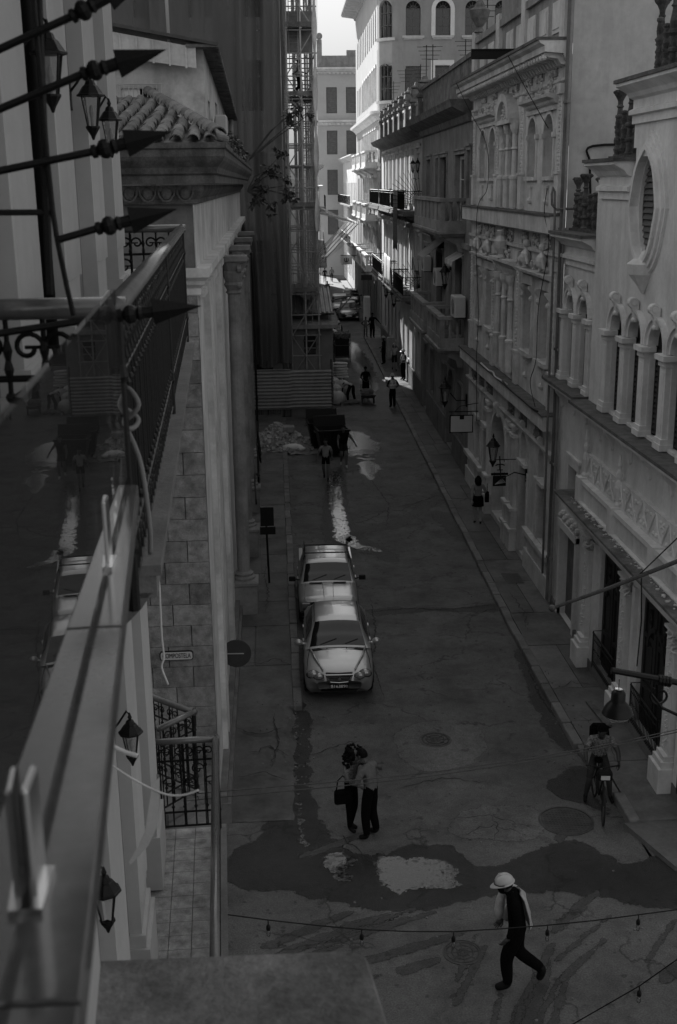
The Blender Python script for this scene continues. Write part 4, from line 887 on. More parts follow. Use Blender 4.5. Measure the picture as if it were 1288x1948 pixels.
def ac_unit(label,c,sz=1.0,face=(-1,0,0)):
    c=Vector(c); t=thing('air_conditioner',label,'air conditioner',c,0,'air conditioner units on the facades')
    b=MB(); b.bbox(c.x-.17*sz,c.x+.17*sz,c.y-.42*sz,c.y+.42*sz,c.z,c.z+.62*sz,.03); b.build('casing',M_['paper'],t)
    b=MB(); b.lathe(c+Vector((-.175*sz,-.1*sz,.31*sz)),[(.24*sz,0),(.24*sz,.01),(.2*sz,.012)],16,(-1,0,0))
    for k in range(5): b.tube([c+Vector((-.19*sz,-.1*sz+(.05*k)*math.cos(a*PI/8)*sz,.31*sz+(.05*k)*math.sin(a*PI/8)*sz)) for a in range(16)] if k else [c+Vector((-.19*sz,-.15*sz,.31*sz)),c+Vector((-.19*sz,-.05*sz,.31*sz))],.006,4,k>0)
    b.build('fan_grille',M_['grey'],t)
    b=MB(); b.box(c.x-.15,c.x+.25,c.y-.3*sz,c.y-.26*sz,c.z-.05,c.z); b.box(c.x-.15,c.x+.25,c.y+.26*sz,c.y+.3*sz,c.z-.05,c.z); b.build('bracket',M_['iron'],t)
    return t
ac_unit('large pale air conditioner above the nearest stone balcony',(7.1,44.6,6.25),1.25); ac_unit('pale air conditioner over the second stone balcony',(7.25,50.9,6.9),1.15); ac_unit('small air conditioner behind the second stone balcony',(7.3,55.5,7.2),1.1)
def awning(label,pl,u0,u1,z,dep,drop,mt):
    t=thing('awning',label,'awning',pl.p((u0+u1)/2,z,0)); n=10
    q=MB(); q.prism([pl.p(u0,z,0),pl.p(u0,z-.02,0),pl.p(u0,z-drop-.02,dep),pl.p(u0,z-drop,dep)],[pl.p(u1,z,0),pl.p(u1,z-.02,0),pl.p(u1,z-drop-.02,dep),pl.p(u1,z-drop,dep)]); q.build('canvas',mt,t)
    q=MB(); w_=(u1-u0)/n
    for i in range(n): a=u0+i*w_; q.add([pl.p(a,z-drop,dep),pl.p(a+w_,z-drop,dep),pl.p(a+w_,z-drop-.15,dep+.01),pl.p(a+w_/2,z-drop-.24,dep+.015),pl.p(a,z-drop-.15,dep+.01)],[(0,1,2,3,4)])
    q.build('valance',mt,t)
awning('small scalloped awning over the upper floor door of the grimy building',p3,U(51.2),U(53.8),8.75,.9,.7,M_['grey']); awning('narrow rolled awning nearest to the ornate building',p3,U(45.4),U(47.5),8.5,.45,.25,M_['white2'])
lantern('wall_lantern','small black wall lantern between the two awnings of the grimy building',(7.2,48.8,7.6),1.4,[(7.2,48.8,7.95),(7.42,48.8,7.9)])
# ------------------------------------------------------------------ R4: long building whose upper floors catch the sun
p4=skew(7.70,60.0,8.06,86.0); L4=26.0
R4=thing('sunlit_building','long building with sunlit upper floors, urn topped parapet and iron balconies','building',(13,73,0))
us=[1.6,4.2,6.9,9.6,12.2,14.8,17.4,20.0,22.6]
o4=[shape_rect(u-.5,u+.5,9.95,12.6) for u in us]+[shape_rect(u-.5,u+.5,5.7,8.5) for u in us]+[shape_arch(u-.6,u+.6,.2 if i%3==1 else 1.4,3.6) for i,u in enumerate(us)]
b=MB(); wall(b,p4,0,L4,0,13.6,o4,.3); b.build('wall',M_['cream'],R4)
MB().box(8.2,20,60.2,85.8,13.4,13.7).build('roof',M_['ledge'],R4)
b=MB(); b.quad((7.9,60.02,13),(20,60.02,13),(20,60.02,15.3),(7.9,60.02,15.3)); b.quad((8.0,85.9,0),(20,85.9,0),(20,85.9,15),(8.0,85.9,15)); b.build('end_wall',M_['grey'],R4)
q=MB(); q.band(p4,-.1,L4,13.9,[(.08,-.6),(.1,-.5),(.3,-.35),(.6,-.25),(.7,-.1),(.75,0)]); q.build('cornice',M_['stoned'],R4)
q=MB(); q.pbox(p4,0,L4,13.9,15.0,-.3,0); q.pbox(p4,0,L4,15.0,15.12,-.34,.05); q.build('parapet',M_['cream'],R4)
urn=MB(); urn.lathe((0,0,0),[(.3,0),(.3,1.45),(.38,1.5),(.38,1.62),(.28,1.66),(.3,1.72),(.24,1.74),(.32,1.9),(.3,2.1),(.18,2.16),(.3,2.2),(.3,2.26),(.14,2.34),(.1,2.48)],4,sq=True); um=urn.mesh('parapet_pier',M_['stoned'])
for i in range(8): inst(um,'parapet_pier',R4,p4.p(.4+i*3.5,13.7,-.1))
for i,sh in enumerate(o4):
    u0=min(x[0] for x in sh);u1=max(x[0] for x in sh); z0=min(x[1] for x in sh); z1=max(x[1] for x in sh)
    panel(R4,p4,sh,-.29,M_['void'],'opening_back')
    if z0>5:
        o=MB().pbox(p4,u0,u1,z0,z0+.08,-.26,-.2).pbox(p4,u0,u0+.07,z0,z1,-.26,-.2).pbox(p4,u1-.07,u1,z0,z1,-.26,-.2).pbox(p4,(u0+u1)/2-.05,(u0+u1)/2+.05,z0,z1,-.26,-.2).build('shutter',M_['louvre'],R4)
        if i<14: slats(o,p4,u0+.07,(u0+u1)/2-.05,z0+.1,z1-.05,-.23,14,M_['louvre'])
        q=MB(); q.pbox(p4,u0-.16,u0-.01,z0,z1,0,.07); q.pbox(p4,u1+.01,u1+.16,z0,z1,0,.07); q.pbox(p4,u0-.2,u1+.2,z1+.02,z1+.25,0,.1); q.pbox(p4,u0-.28,u1+.28,z1+.25,z1+.33,0,.22)
        for u in (u0-.1,u1+.1): q.ball(p4.p(u,z1+.4,.12),.12,6,5)
        q.build('window_surround',M_['cream'],R4)
for u in (3,5.6,8.3,10.9,13.5,16.1,18.7,21.3): MB().pbox(p4,u-.18,u+.18,4.9,13.2,0,.09).build('pilaster',M_['cream'],R4)
q=MB(); q.pbox(p4,0,L4,0,1.2,0,.08); q.build('plinth',M_['dgrey'],R4)
def iron_balcony(label,pl,u0,u1,zf,dep,group):
    t=thing('iron_balcony',label,'balcony',pl.p((u0+u1)/2,zf,dep/2),0,group)
    q=MB(); q.pbox(pl,u0,u1,zf-.16,zf,0,dep); q.pbox(pl,u0-.04,u1+.04,zf-.22,zf-.16,0,dep+.05); q.build('balcony_floor',M_['stoned'],t)
    for u in [u0+.4+i*1.6 for i in range(int((u1-u0)/1.6)+1)]: q=MB(); corb(q,pl,u,zf-.22,.14,.45,dep*.8); q.build('bracket',M_['stoned'],t)
    q=MB()
    for z in (1.0,.88,.1): q.tube([pl.p(u0,zf+z,0),pl.p(u0,zf+z,dep-.04),pl.p(u1,zf+z,dep-.04),pl.p(u1,zf+z,0)],.022 if z==1.0 else .012,5)
    q.build('rail',M_['iron'],t)
    me=MB().tube([(0,0,.1),(0,0,1.0)],.011,4).mesh('baluster',M_['iron']); n=int((u1-u0)/.2)
    for i in range(n+1): inst(me,'baluster',t,pl.p(u0+(u1-u0)*i/n,zf,dep-.04))
    for i in range(1,5):
        for u in (u0,u1): inst(me,'baluster',t,pl.p(u,zf,dep*i/5))
    return t
iron_balcony('upper iron balcony nearest the grimy building',p4,.3,8.0,9.75,.95,'iron balconies of the sunlit building'); iron_balcony('upper iron balcony in the middle of the sunlit building',p4,8.6,16.3,9.75,.95,'iron balconies of the sunlit building'); iron_balcony('upper iron balcony at the far end of the sunlit building',p4,17.0,25.0,9.75,.95,'iron balconies of the sunlit building')
iron_balcony('lower iron balcony nearest the grimy building',p4,.3,6.0,5.5,1.0,'iron balconies of the sunlit building'); iron_balcony('lower iron balcony hung with laundry in the middle of the sunlit building',p4,6.6,13.0,5.5,1.0,'iron balconies of the sunlit building'); iron_balcony('lower iron balcony at the far end of the sunlit building',p4,13.8,22.0,5.5,1.0,'iron balconies of the sunlit building')
def drape(name,label,cat,a,bv,down_,mt,group=None,wave=.05,n=12,thick=.012):
    """cloth sheet hanging from the line a-b"""
    a=Vector(a);bv=Vector(bv); v=[];f=[]; m_=8; nn=Vector((-(bv-a).y,(bv-a).x,0)).normalized()
    for j in range(m_+1):
        for i in range(n+1):
            t=i/n; s=j/m_; v.append(a.lerp(bv,t)+Vector((0,0,-down_*s*(1+.04*math.sin(t*9))))+nn*wave*math.sin(t*14+s*2)*s)
    w2_=n+1; K=len(v); v+= [p+nn*thick for p in v]
    for j in range(m_):
        for i in range(n):
            q=(j*w2_+i,j*w2_+i+1,(j+1)*w2_+i+1,(j+1)*w2_+i); f.append(q); f.append(tuple(K+x for x in q[::-1]))
    for i in range(n): f.append((i,K+i,K+i+1,i+1)); b0=m_*w2_; f.append((b0+i,b0+i+1,K+b0+i+1,K+b0+i))
    for j in range(m_): f.append((j*w2_,(j+1)*w2_,K+(j+1)*w2_,K+j*w2_)); e=n; f.append((j*w2_+e,K+j*w2_+e,K+(j+1)*w2_+e,(j+1)*w2_+e))
    mb_=MB(); mb_.add(v,f); return props(mb_.build(name,mt,smooth=True),label,cat,group)
M_['blanket']=mat('patterned_blanket',.17,.95,.5,14,.2,60)
drape('hanging_blanket','patterned dark blanket hung over the upper iron balcony','blanket',p4.p(3.2,10.78,.97),p4.p(5.6,10.78,.97),3.0,M_['blanket'])
drape('laundry','white sheet hung on the lower iron balcony, nearer one','laundry',p4.p(7.0,7.1,1.02),p4.p(9.0,7.1,1.02),1.6,M_['cloth'],'washing on the lower balcony'); drape('laundry','white sheet hung on the lower iron balcony, farther one','laundry',p4.p(9.3,7.15,1.02),p4.p(11.2,7.15,1.02),1.7,M_['cloth'],'washing on the lower balcony')
wire('washing line along the lower balcony of the sunlit building',[p4.p(6.6,7.15,1.02),p4.p(9,7.11,1.02),p4.p(13,7.2,1.02)],.012)
# guard fans (radiating spikes) between the balconies
def spike_fan(label,c,nrm,r,a0,a1,n,mt):
    c=Vector(c); t=thing('spike_fan',label,'guard',c,0,'radiating spike guards between balconies')
    for i in range(n):
        a=a0+(a1-a0)*i/(n-1); MB().tube([c,c+Vector(nrm)*r*math.cos(a)+Vector((0,0,r*math.sin(a)))],.012,4).build('spike',mt,t)
    MB().tube([c+Vector(nrm)*r*.35*math.cos(a0+(a1-a0)*i/10)+Vector((0,0,r*.35*math.sin(a0+(a1-a0)*i/10))) for i in range(11)],.012,4).build('ring',mt,t)
spike_fan('fan of iron spikes at the near end of the upper iron balcony',p4.p(.1,10.2,.1),p4.n,1.7,rad(-10),rad(85),12,M_['iron']); spike_fan('fan of iron spikes at the near end of the lower iron balcony',p4.p(.1,6.0,.1),p4.n,1.5,rad(-10),rad(85),10,M_['iron'])
ac_unit('pale air conditioner on the first lower iron balcony',(7.55,61.5,6.8),1.1); ac_unit('dark framed air conditioner on the middle upper balcony',(7.3,66,9.9),1.1)
lantern('wall_lantern','twin black lantern on the sunlit facade, nearer one',(7.55,61.0,12.1),.95,[(7.55,61.0,11.4),(7.75,61.0,11.3)]); lantern('wall_lantern','twin black lantern on the sunlit facade, farther one',(7.45,62.2,12.1),.95,[(7.45,62.2,11.4),(7.75,62.2,11.3)])
for i,y in enumerate((72,78)): lantern('wall_lantern','black lantern on the shaded ground floor wall, %s one'%('nearer','farther')[i],(7.5+i*.1,y,4.6),1.6,[(7.5+i*.1,y,4.2),(7.9+i*.1,y,4.2)])
# rooftop aerials
for i,(x,y,z,h) in enumerate(((8.4,62,15.2,2.6),(8.6,66,15.2,3.0),(9.4,58,15.4,2.2),(8.5,75,15.2,2.6),(8.8,70,15.2,2.4),(8.3,80,15,2.5),(8.6,48,15.6,2.4))):
    b=MB(); b.tube([(x,y,z-1.2),(x,y,z+h)],.025,5)
    for k in range(4): b.tube([(x-.5+.08*k,y,z+h-.2*k-.1),(x+.5-.08*k,y,z+h-.2*k-.1)],.012,4)
    b.tube([(x,y-.05,z+h-.1),(x,y-.05,z+h-.8)],.012,4); props(b.build('roof_aerial',M_['iron']),'thin television aerial, number %s from the right on the roofs'%('third','second','first','fifth','fourth','sixth','nearest')[i] if i<6 else 'thin television aerial on the roof of the grimy building','aerial','rooftop aerials')
# ------------------------------------------------------------------ R5: tall corner block with rounded corner
R5=thing('corner_block','tall pale corner block with rounded corner and arched upper windows','building',(14,100,0))
HB=27.0
p5f=Pl((0,92,0),(1,0,0),(0,-1,0)); p5s=skew(8.5,93.6,8.9,122)
fx=[11.0,13.2,15.4,17.6]
of=[shape_arch(x-.55,x+.55,21.6,24.0) for x in fx]+[shape_rect(x-.55,x+.55,17.3,19.5) for x in fx]+[shape_rect(x-.55,x+.55,13.0,15.2) for x in fx]
b=MB(); wall(b,p5f,9.9,22,0,HB,of,.25)
# rounded corner, with a window on each floor
N=8; C0=(9.9,93.4); rr=1.4
def cpt(a,z,d=0): return Vector((C0[0]-(rr+d)*math.sin(a),C0[1]-(rr+d)*math.cos(a),z))
class Cyl:
    def p(s,u,z,d=0): return cpt(u/rr,z,d)
    u=Vector((-.7,.7,0)); n=Vector((-.7,-.7,0))
pc=Cyl(); ocs=[shape_arch(.45,1.75,21.5,24.1,12),shape_arch(.45,1.75,17.1,19.7,12,.35),shape_rect(.45,1.75,12.6,15.0),shape_rect(.45,1.75,8.6,11.2),shape_rect(.45,1.75,4.6,7.4)]
cuts=[0]+[.1*i for i in range(1,22)]+[rr*PI/2]
ocs=[o for o in ocs]
wall(b,pc,0,rr*PI/2,0,HB,ocs,.25)
so=[]; ys=[2.0+2.3*i for i in range(11)]
for y in ys: so+= [shape_arch(y-.5,y+.5,21.6,24.0),shape_rect(y-.5,y+.5,17.3,19.7),shape_rect(y-.5,y+.5,13.0,15.2),shape_rect(y-.5,y+.5,9.0,11.6),shape_rect(y-.5,y+.5,5.0,7.6),shape_rect(y-.5,y+.5,.4,3.2)]
wall(b,p5s,0,28,0,HB,so,.25); b.build('wall',mat('pale_block_plaster',.30,.85,.08,.6,.05,15,streak=.15,dirt=.08),R5)
for sh in of: panel(R5,p5f,sh,-.24,M_['void'],'opening_back')
for sh in so: panel(R5,p5s,sh,-.24,M_['void'],'opening_back')
for x in fx:
    for z0,z1 in ((21.6,24.0),(17.3,19.5),(13.0,15.2)):
        window(R5,p5f,x-.53,x+.53,z0+.02,z1-(.5 if z0>21 else .03),-.15,M_['louvre'],3,2,M_['pane'])
        if z0>21:
            q=MB(); 
            for k in range(1,6): a=PI*k/6; q.tube([p5f.p(x,23.42,-.14),p5f.p(x+.5*math.cos(a),23.42+.5*math.sin(a),-.14)],.02,4)
            q.arch(p5f,x,23.42,.22,.27,-.16,-.12,n=8); q.build('fanlight',M_['louvre'],R5)
        q=MB(); q.pbox(p5f,x-.8,x+.8,z0-.16,z0,0,.2); q.pbox(p5f,x-.7,x+.7,z0-.26,z0-.16,0,.12); q.build('sill',M_['cream'],R5)
# white surround on the second column
q=MB(); x=13.2; q.arch(p5f,x,23.42,.56,.86,-.01,.08,n=14); q.pbox(p5f,x-.86,x-.56,21.6,23.42,-.01,.08); q.pbox(p5f,x+.56,x+.86,21.6,23.42,-.01,.08); q.build('window_surround',M_['white_p'],R5); q=MB(); q.pbox(p5f,x-.86,x-.56,17.3,19.9,-.01,.08); q.pbox(p5f,x+.56,x+.86,17.3,19.9,-.01,.08); q.pbox(p5f,x-.56,x+.56,19.55,19.9,-.01,.08); q.build('window_surround',M_['white_p'],R5)
for sh in ocs:
    u0,u1=sh[0][0],sh[1][0]; z0=sh[0][1]; z1=max(q[1] for q in sh)
    q=MB(); q.add([pc.p(u,z,-.22) for u,z in sh],[tuple(range(len(sh)))]); q.build('pane',M_['pane'],R5)
    q=MB()
    for u in (u0+.04,(u0+u1)/2-.2,(u0+u1)/2+.2,u1-.04): q.tube([pc.p(u,z0,-.16),pc.p(u,z1-(.12 if z0>17 else 0),-.16)],.035,5)
    for z in (z0+.04,z0+(z1-z0)*.33,z0+(z1-z0)*.66): q.tube([pc.p(u0+.04+(u1-u0-.08)*i/5,z,-.16) for i in range(6)],.03,5)
    q.build('window',M_['louvre'],R5)
    q=MB(); 
    for i in range(8): a,c=u0-.2+(u1-u0+.4)*i/8,u0-.2+(u1-u0+.4)*(i+1)/8; q.prism([pc.p(a,z0-.2,0),pc.p(c,z0-.2,0),pc.p(c,z0-.2,.16),pc.p(a,z0-.2,.16)],[pc.p(a,z0,0),pc.p(c,z0,0),pc.p(c,z0,.2),pc.p(a,z0,.2)])
    q.build('sill',M_['cream'],R5)
def wrapband(par,z,prof,mt,name):
    q=MB(); q.band(p5f,9.9,22,z,prof); q.band(p5s,0,28,z,prof)
    st=10
    for i in range(st):
        a,c=rr*PI/2*i/st,rr*PI/2*(i+1)/st; pr=[(0,prof[0][1])]+prof+[(0,prof[-1][1])]
        q.prism([pc.p(a,z+e,d) for d,e in pr],[pc.p(c,z+e,d) for d,e in pr])
    q.build(name,mt,par)
wrapband(R5,16.4,[(.05,-.6),(.1,-.5),(.3,-.3),(.55,-.2),(.6,0)],M_['cream'],'belt_cornice')
wrapband(R5,HB,[(.1,-.7),(.2,-.5),(1.3,-.35),(1.4,-.2),(1.4,0)],M_['grey'],'eaves')
wrapband(R5,12.2,[(.03,-.15),(.1,-.1),(.1,0)],M_['cream'],'string_course')
rf=MB(); rf.prism([(7.1,90.6,HB),(23,90.6,HB),(23,123,HB),(7.6,123,HB)],[(11,95,HB+1.8),(19,95,HB+1.8),(19,119,HB+1.8),(11,119,HB+1.8)]); rf.build('roof',M_['tile'],R5)
for z in (12.6,8.6,4.7):
    for y0 in (0.6,7.5,14.4):
        stone_balcony(R5,p5s,y0,y0+4.6,z,.95,M_['white2'])
for y in ys[:7]:
    for z0,z1 in ((5.0,7.6),(9.0,11.6),(13.0,15.2),(17.3,19.7)):
        q=MB(); q.pbox(p5s,y-.68,y-.52,z0,z1,0,.06); q.pbox(p5s,y+.52,y+.68,z0,z1,0,.06); q.pbox(p5s,y-.75,y+.75,z1-.01,z1+.2,0,.1); q.build('window_surround',M_['white2'],R5)
# ------------------------------------------------------------------ end of the street
FB=thing('far_building','pale classical building closing the far end of the street','building',(10,152,0))
pf=Pl((0,150,0),(1,0,0),(0,-1,0)); xs=[8.0,10.4,12.8,15.2]
ofb=[shape_rect(x-.65,x+.65,z,z+h) for x in xs for z,h in ((19.4,3.0),(14.6,2.8),(9.8,3),(5,3))]
b=MB(); wall(b,pf,6.2,17,0,24.6,ofb,.3); b.quad((6.2,150,0),(6.2,175,0),(6.2,175,24.6),(6.2,150,24.6)); b.build('wall',mat('far_plaster',.36,.85,.08,.4,.03,12),FB)
for sh in ofb:
    u0,z0=sh[0]; o=MB().pbox(pf,u0,u0+1.3,z0,sh[2][1],-.29,-.2).build('shutter',M_['louvre'],FB); slats(o,pf,u0+.05,u0+1.25,z0+.05,sh[2][1]-.05,-.18,12,M_['louvre'])
q=MB()
for z,d in ((24.6,.9),(18.6,.5)): q.band(pf,5.8,17,z,[(.1,-.6),(.2,-.5),(d*.6,-.3),(d,-.2),(d,0)])
q.build('cornice',M_['cream'],FB)
dm=MB().pbox(Pl((0,0,0),(1,0,0),(0,-1,0)),-.12,.12,-.2,0,0,.4).mesh('dentil',M_['cream'])
for i in range(22): inst(dm,'dentil',FB,(6.3+i*.5,150,24.1)); inst(dm,'dentil',FB,(6.3+i*.5,150,18.25))
q=MB(); q.pbox(pf,6.3,17,24.6,26.0,-.4,-.1); q.pbox(pf,6.3,6.9,24.6,27.8,-.5,.0); q.ball((6.6,150.2,28.2),.4,8,6); q.pbox(pf,10,14,26,26.8,-3,-2); q.build('parapet',M_['grey'],FB)

# ------------------------------------------------------------------ hotel on the left, whose terrace the camera leans out of
ph=Pl((-.931,0,0),(-.041,1,0),(1,.041,0))
HT=thing('hotel','white hotel facade with fluted pilasters at the left edge of the view','building',ph.p(5,0,-2))
b=MB(); wall(b,ph,4.2,10.85,0,19,[],.2); e0=ph.p(10.85,0,0); e1=ph.p(10.85,0,-9)
b.quad(e0,e1,e1+Vector((0,0,19)),e0+Vector((0,0,19))); s0=ph.p(4.2,0,0); s1=ph.p(4.2,0,-2.4)
b.quad(s0,s1,s1+Vector((0,0,19)),s0+Vector((0,0,19))); wall(b,Pl(s1,ph.u,ph.n),-12,0,0,19,[],.2)
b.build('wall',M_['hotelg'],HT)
def fluted(pl,u0,u1,z0,z1,d,base=True):
    q=MB(); q.pbox(pl,u0,u1,z0,z1,0,d)
    n=5; w_=(u1-u0)/(n*2+1)
    for i in range(n): a=u0+w_*(2*i+1); q.prism([pl.p(a,z0+.9,d),pl.p(a+w_*.5,z0+.9,d+.025),pl.p(a+w_,z0+.9,d)],[pl.p(a,z1,d),pl.p(a+w_*.5,z1,d+.025),pl.p(a+w_,z1,d)])
    if base: q.pbox(pl,u0-.06,u1+.06,z0,z0+.55,0,d+.06); q.pbox(pl,u0-.03,u1+.03,z0+.55,z0+.66,0,d+.03)
    return q
for u0,u1 in ((4.9,5.5),(6.45,7.05),(8.1,8.7),(9.75,10.35)):
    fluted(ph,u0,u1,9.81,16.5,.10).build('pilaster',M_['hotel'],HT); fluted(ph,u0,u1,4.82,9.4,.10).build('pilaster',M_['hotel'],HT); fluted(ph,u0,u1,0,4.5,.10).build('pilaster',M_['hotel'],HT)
b=MB(); b.band(ph,4.2,10.9,9.6,[(.06,-.3),(.12,-.2),(.2,0)]); b.band(ph,4.2,10.9,4.6,[(.06,-.3),(.12,-.2),(.2,0)]); b.band(ph,4.2,10.9,16.6,[(.06,-.3),(.3,-.2),(.6,0)]); b.build('string_course',M_['hotel'],HT)
MB().pbox(ph,-3,8.2,14.45,14.65,0,1.5).build('unseen_shade_slab',M_['hotelg'],HT)  # unseen slab added overhead to darken what the coping reflects
wire('black conduit running down the hotel wall past the lanterns',[ph.p(6.2,16,.04),ph.p(6.2,9.9,.04)],.03,cat='pipe',name='conduit'); wire('black conduit on the lower hotel wall under the lantern',[ph.p(5.78,7.2,.06),ph.p(5.78,.5,.06)],.025,cat='pipe',name='conduit'); wire('thin black conduit above the lower hotel lantern',[ph.p(5.55,9.4,.04),ph.p(5.65,7.6,.04)],.018,cat='pipe',name='conduit')
for i,(u,z,lb) in enumerate(((5.95,11.80,'black glass lantern on the upper hotel wall, nearest one'),(7.8,11.74,'black glass lantern on the upper hotel wall, second one'),(9.1,11.66,'black glass lantern on the upper hotel wall, farthest one'),(5.7,7.45,'black lantern low on the hotel wall, nearer one'),(7.65,7.45,'black lantern low on the hotel wall, farther one'))):
    c=ph.p(u,z,.16); lantern('hotel_lantern',lb,c,.52,[c+Vector((0,0,.14)),c+Vector((-.02,0,.17)),ph.p(u,z+.08,.08),ph.p(u,z+.0,.01)],'lanterns on the hotel wall')
# ---- balconies
def scrollpts(pl,u,z,d,r,s=1,n=14,turn=1.6):
    return [pl.p(u+s*r*(1-.62*i/n)*math.cos(turn*2*PI*i/n/1.6),z+r*(1-.62*i/n)*math.sin(turn*2*PI*i/n/1.6),d) for i in range(n+1)]
def hotel_balcony(label,pl,u0,u1,zf,dep,tiles,short=0,pat=True):
    t=thing('balcony',label,'balcony',pl.p((u0+u1)/2,zf,dep/2),0,'iron railed balconies of the hotel')
    uf=u0+short; q=MB(); q.pbox(pl,uf,u1,zf-.12,zf-.012,0,dep); q.band(pl,uf,u1+.05,zf-.1,[(dep-.12,-.12),(dep-.06,-.06),(dep-.02,0)]); q.build('balcony_floor',M_['concrete'],t)
    q=MB(); q.pbox(pl,uf-.01,u1+.02,zf-.03,zf+.012,dep-.09,dep+.02); q.build('floor_edge',M_['kerb'],t)
    ts=.2; tm=MB(); tm.bbox(-.098,.098,-.098,.098,-.012,.0,.004); me=tm.mesh('floor_tile',M_['floortile'])
    ang=math.atan2(-.041,1)
    if tiles:
        n=int((u1-max(u0,tiles))/ts); k=int((dep-.1)/ts)
        for i in range(n):
            for j in range(k): inst(me,'floor_tile',t,pl.p(u1-ts*(i+.5),zf+.001,.04+ts*(j+.5)),(0,0,-ang*0+math.atan2(.041,1)))
    # handrail
    H=1.02
    def path(z,e=.05): return [pl.p(u0+e,zf+z,0.0),pl.p(u0+e,zf+z,dep-e),pl.p(u1-e,zf+z,dep-e),pl.p(u1-e,zf+z,0.0)]
    P=path(H)
    for a,c in zip(P,P[1:]):
        q=MB(); d=(c-a).normalized(); sd_=Vector((-d.y,d.x,0))
        pr=[(.038*math.cos(2*PI*i_/14),.034*math.sin(2*PI*i_/14)) for i_ in range(14)]
        a2=a-d*.035; c2=c+d*.035
        q.prism([a2+sd_*x+Vector((0,0,z)) for x,z in pr],[c2+sd_*x+Vector((0,0,z)) for x,z in pr]); q.build('handrail',M_['rail'],t,smooth=True)
    q=MB()
    for z in (.80,.22,.06): q.tube(path(z),.012,5)
    q.build('rail',M_['iron'],t)
    bm_=MB(); bm_.tube([(0,0,.06),(0,0,H-.02)],.0085,5)
    for z in (.28,.74): bm_.ball((0,0,z),.019,6,4)
    bm_.lathe((0,0,.80),[(.009,0),(.016,.03),(.009,.06),(.016,.09),(.009,.12)],6); me=bm_.mesh('baluster',M_['iron'])
    n=int((u1-u0-.1)/.125)
    for i in range(1,n): inst(me,'baluster',t,pl.p(u0+.05+(u1-u0-.1)*i/n,zf,dep-.05))
    n2=int(dep/.115)
    for i in range(1,n2+1):
        for u in (u0+.05,u1-.05): inst(me,'baluster',t,pl.p(u,zf,dep-.05-.115*i))
    pm_=MB(); pm_.lathe((0,0,0),[(.022,0),(.022,.2),(.03,.22),(.022,.26),(.022,.78),(.03,.8),(.022,.84),(.022,H)],8); me=pm_.mesh('post',M_['iron'])
    for u in (u0+.05,u1-.05,(u0+u1)/2): inst(me,'post',t,pl.p(u,zf,dep-.05))
    if pat:
        sm=MB(); q0=Pl((0,0,0),pl.u,pl.n)
        sm.tube(scrollpts(q0,-.05,.9,0,.05,1),.007,4); sm.tube(scrollpts(q0,.05,.9,0,.05,-1),.007,4); sm.tube(scrollpts(q0,-.05,.14,0,.045,1),.007,4); sm.tube(scrollpts(q0,.05,.14,0,.045,-1),.007,4)
        sm.tube([q0.p(0,.06,0),q0.p(0,.98,0)],.006,4); sm.tube([q0.p(-.06,.9,0),q0.p(.06,.9,0)],.006,4); sm.tube([q0.p(-.06,.14,0),q0.p(.06,.14,0)],.006,4); me=sm.mesh('scroll',M_['iron']); n=int((u1-u0-.1)/.21)
        for i in range(n): inst(me,'scroll',t,pl.p(u0+.05+(u1-u0-.1)*(i+.5)/n,zf,dep-.05))
        q1=Pl((0,0,0),pl.n,pl.u); sm=MB(); sm.tube(scrollpts(q1,-.05,.9,0,.05,1),.008,4); sm.tube(scrollpts(q1,.05,.9,0,.05,-1),.008,4); sm.tube(scrollpts(q1,-.07,.7,0,.07,1),.008,4); sm.tube(scrollpts(q1,.07,.55,0,.07,-1),.008,4); sm.tube([q1.p(0,.06,0),q1.p(0,.98,0)],.006,4); sm.tube([q1.p(-.06,.9,0),q1.p(.06,.9,0)],.006,4); sm.tube([q1.p(-.08,.7,0),q1.p(0,.7,0)],.006,4); sm.tube([q1.p(.08,.55,0),q1.p(0,.55,0)],.006,4); me=sm.mesh('scroll',M_['iron'])
        for u in (u0+.05,u1-.05):
            for d in (.14,.36,.56):
                if d<dep-.08: inst(me,'scroll',t,pl.p(u,zf,d))
    return t
M_['floortile']=mat('patterned_floor_tile',.3,.7,.45,9,.1,40,dirt=.2)
hotel_balcony('long iron railed balcony of the hotel level with the camera',ph,3.70,10.78,9.81,.64,0,.5)
hotel_balcony('lower iron railed hotel balcony with patterned floor tiles',ph,5.2,10.80,4.80,.74,7.6)
# balcony around the corner, seen end-on below: a pointed corner railing
pd=Pl((-1.44,11.73,0),(-.75,.66,0),(.66,.75,0))
hotel_balcony('lower corner balcony railing with scrolls behind the tiled balcony',pd,-.2,2.6,4.52,.55,0)
t=thing('fallen_board','broken pale boards lying under the lower corner balcony','board',(-1.3,12.2,3.7)); MB().prism([(-1.9,11.6,3.72),(-1.0,11.9,3.72),(-1.1,12.5,3.72),(-1.9,12.3,3.72)],[(-1.9,11.6,3.76),(-1.0,11.9,3.76),(-1.1,12.5,3.76),(-1.9,12.3,3.76)]).build('board',M_['white2'],t)
MB().box(-3.0,-.85,11.05,13.2,3.5,3.7).build('canopy_roof',M_['dgrey'],HT)
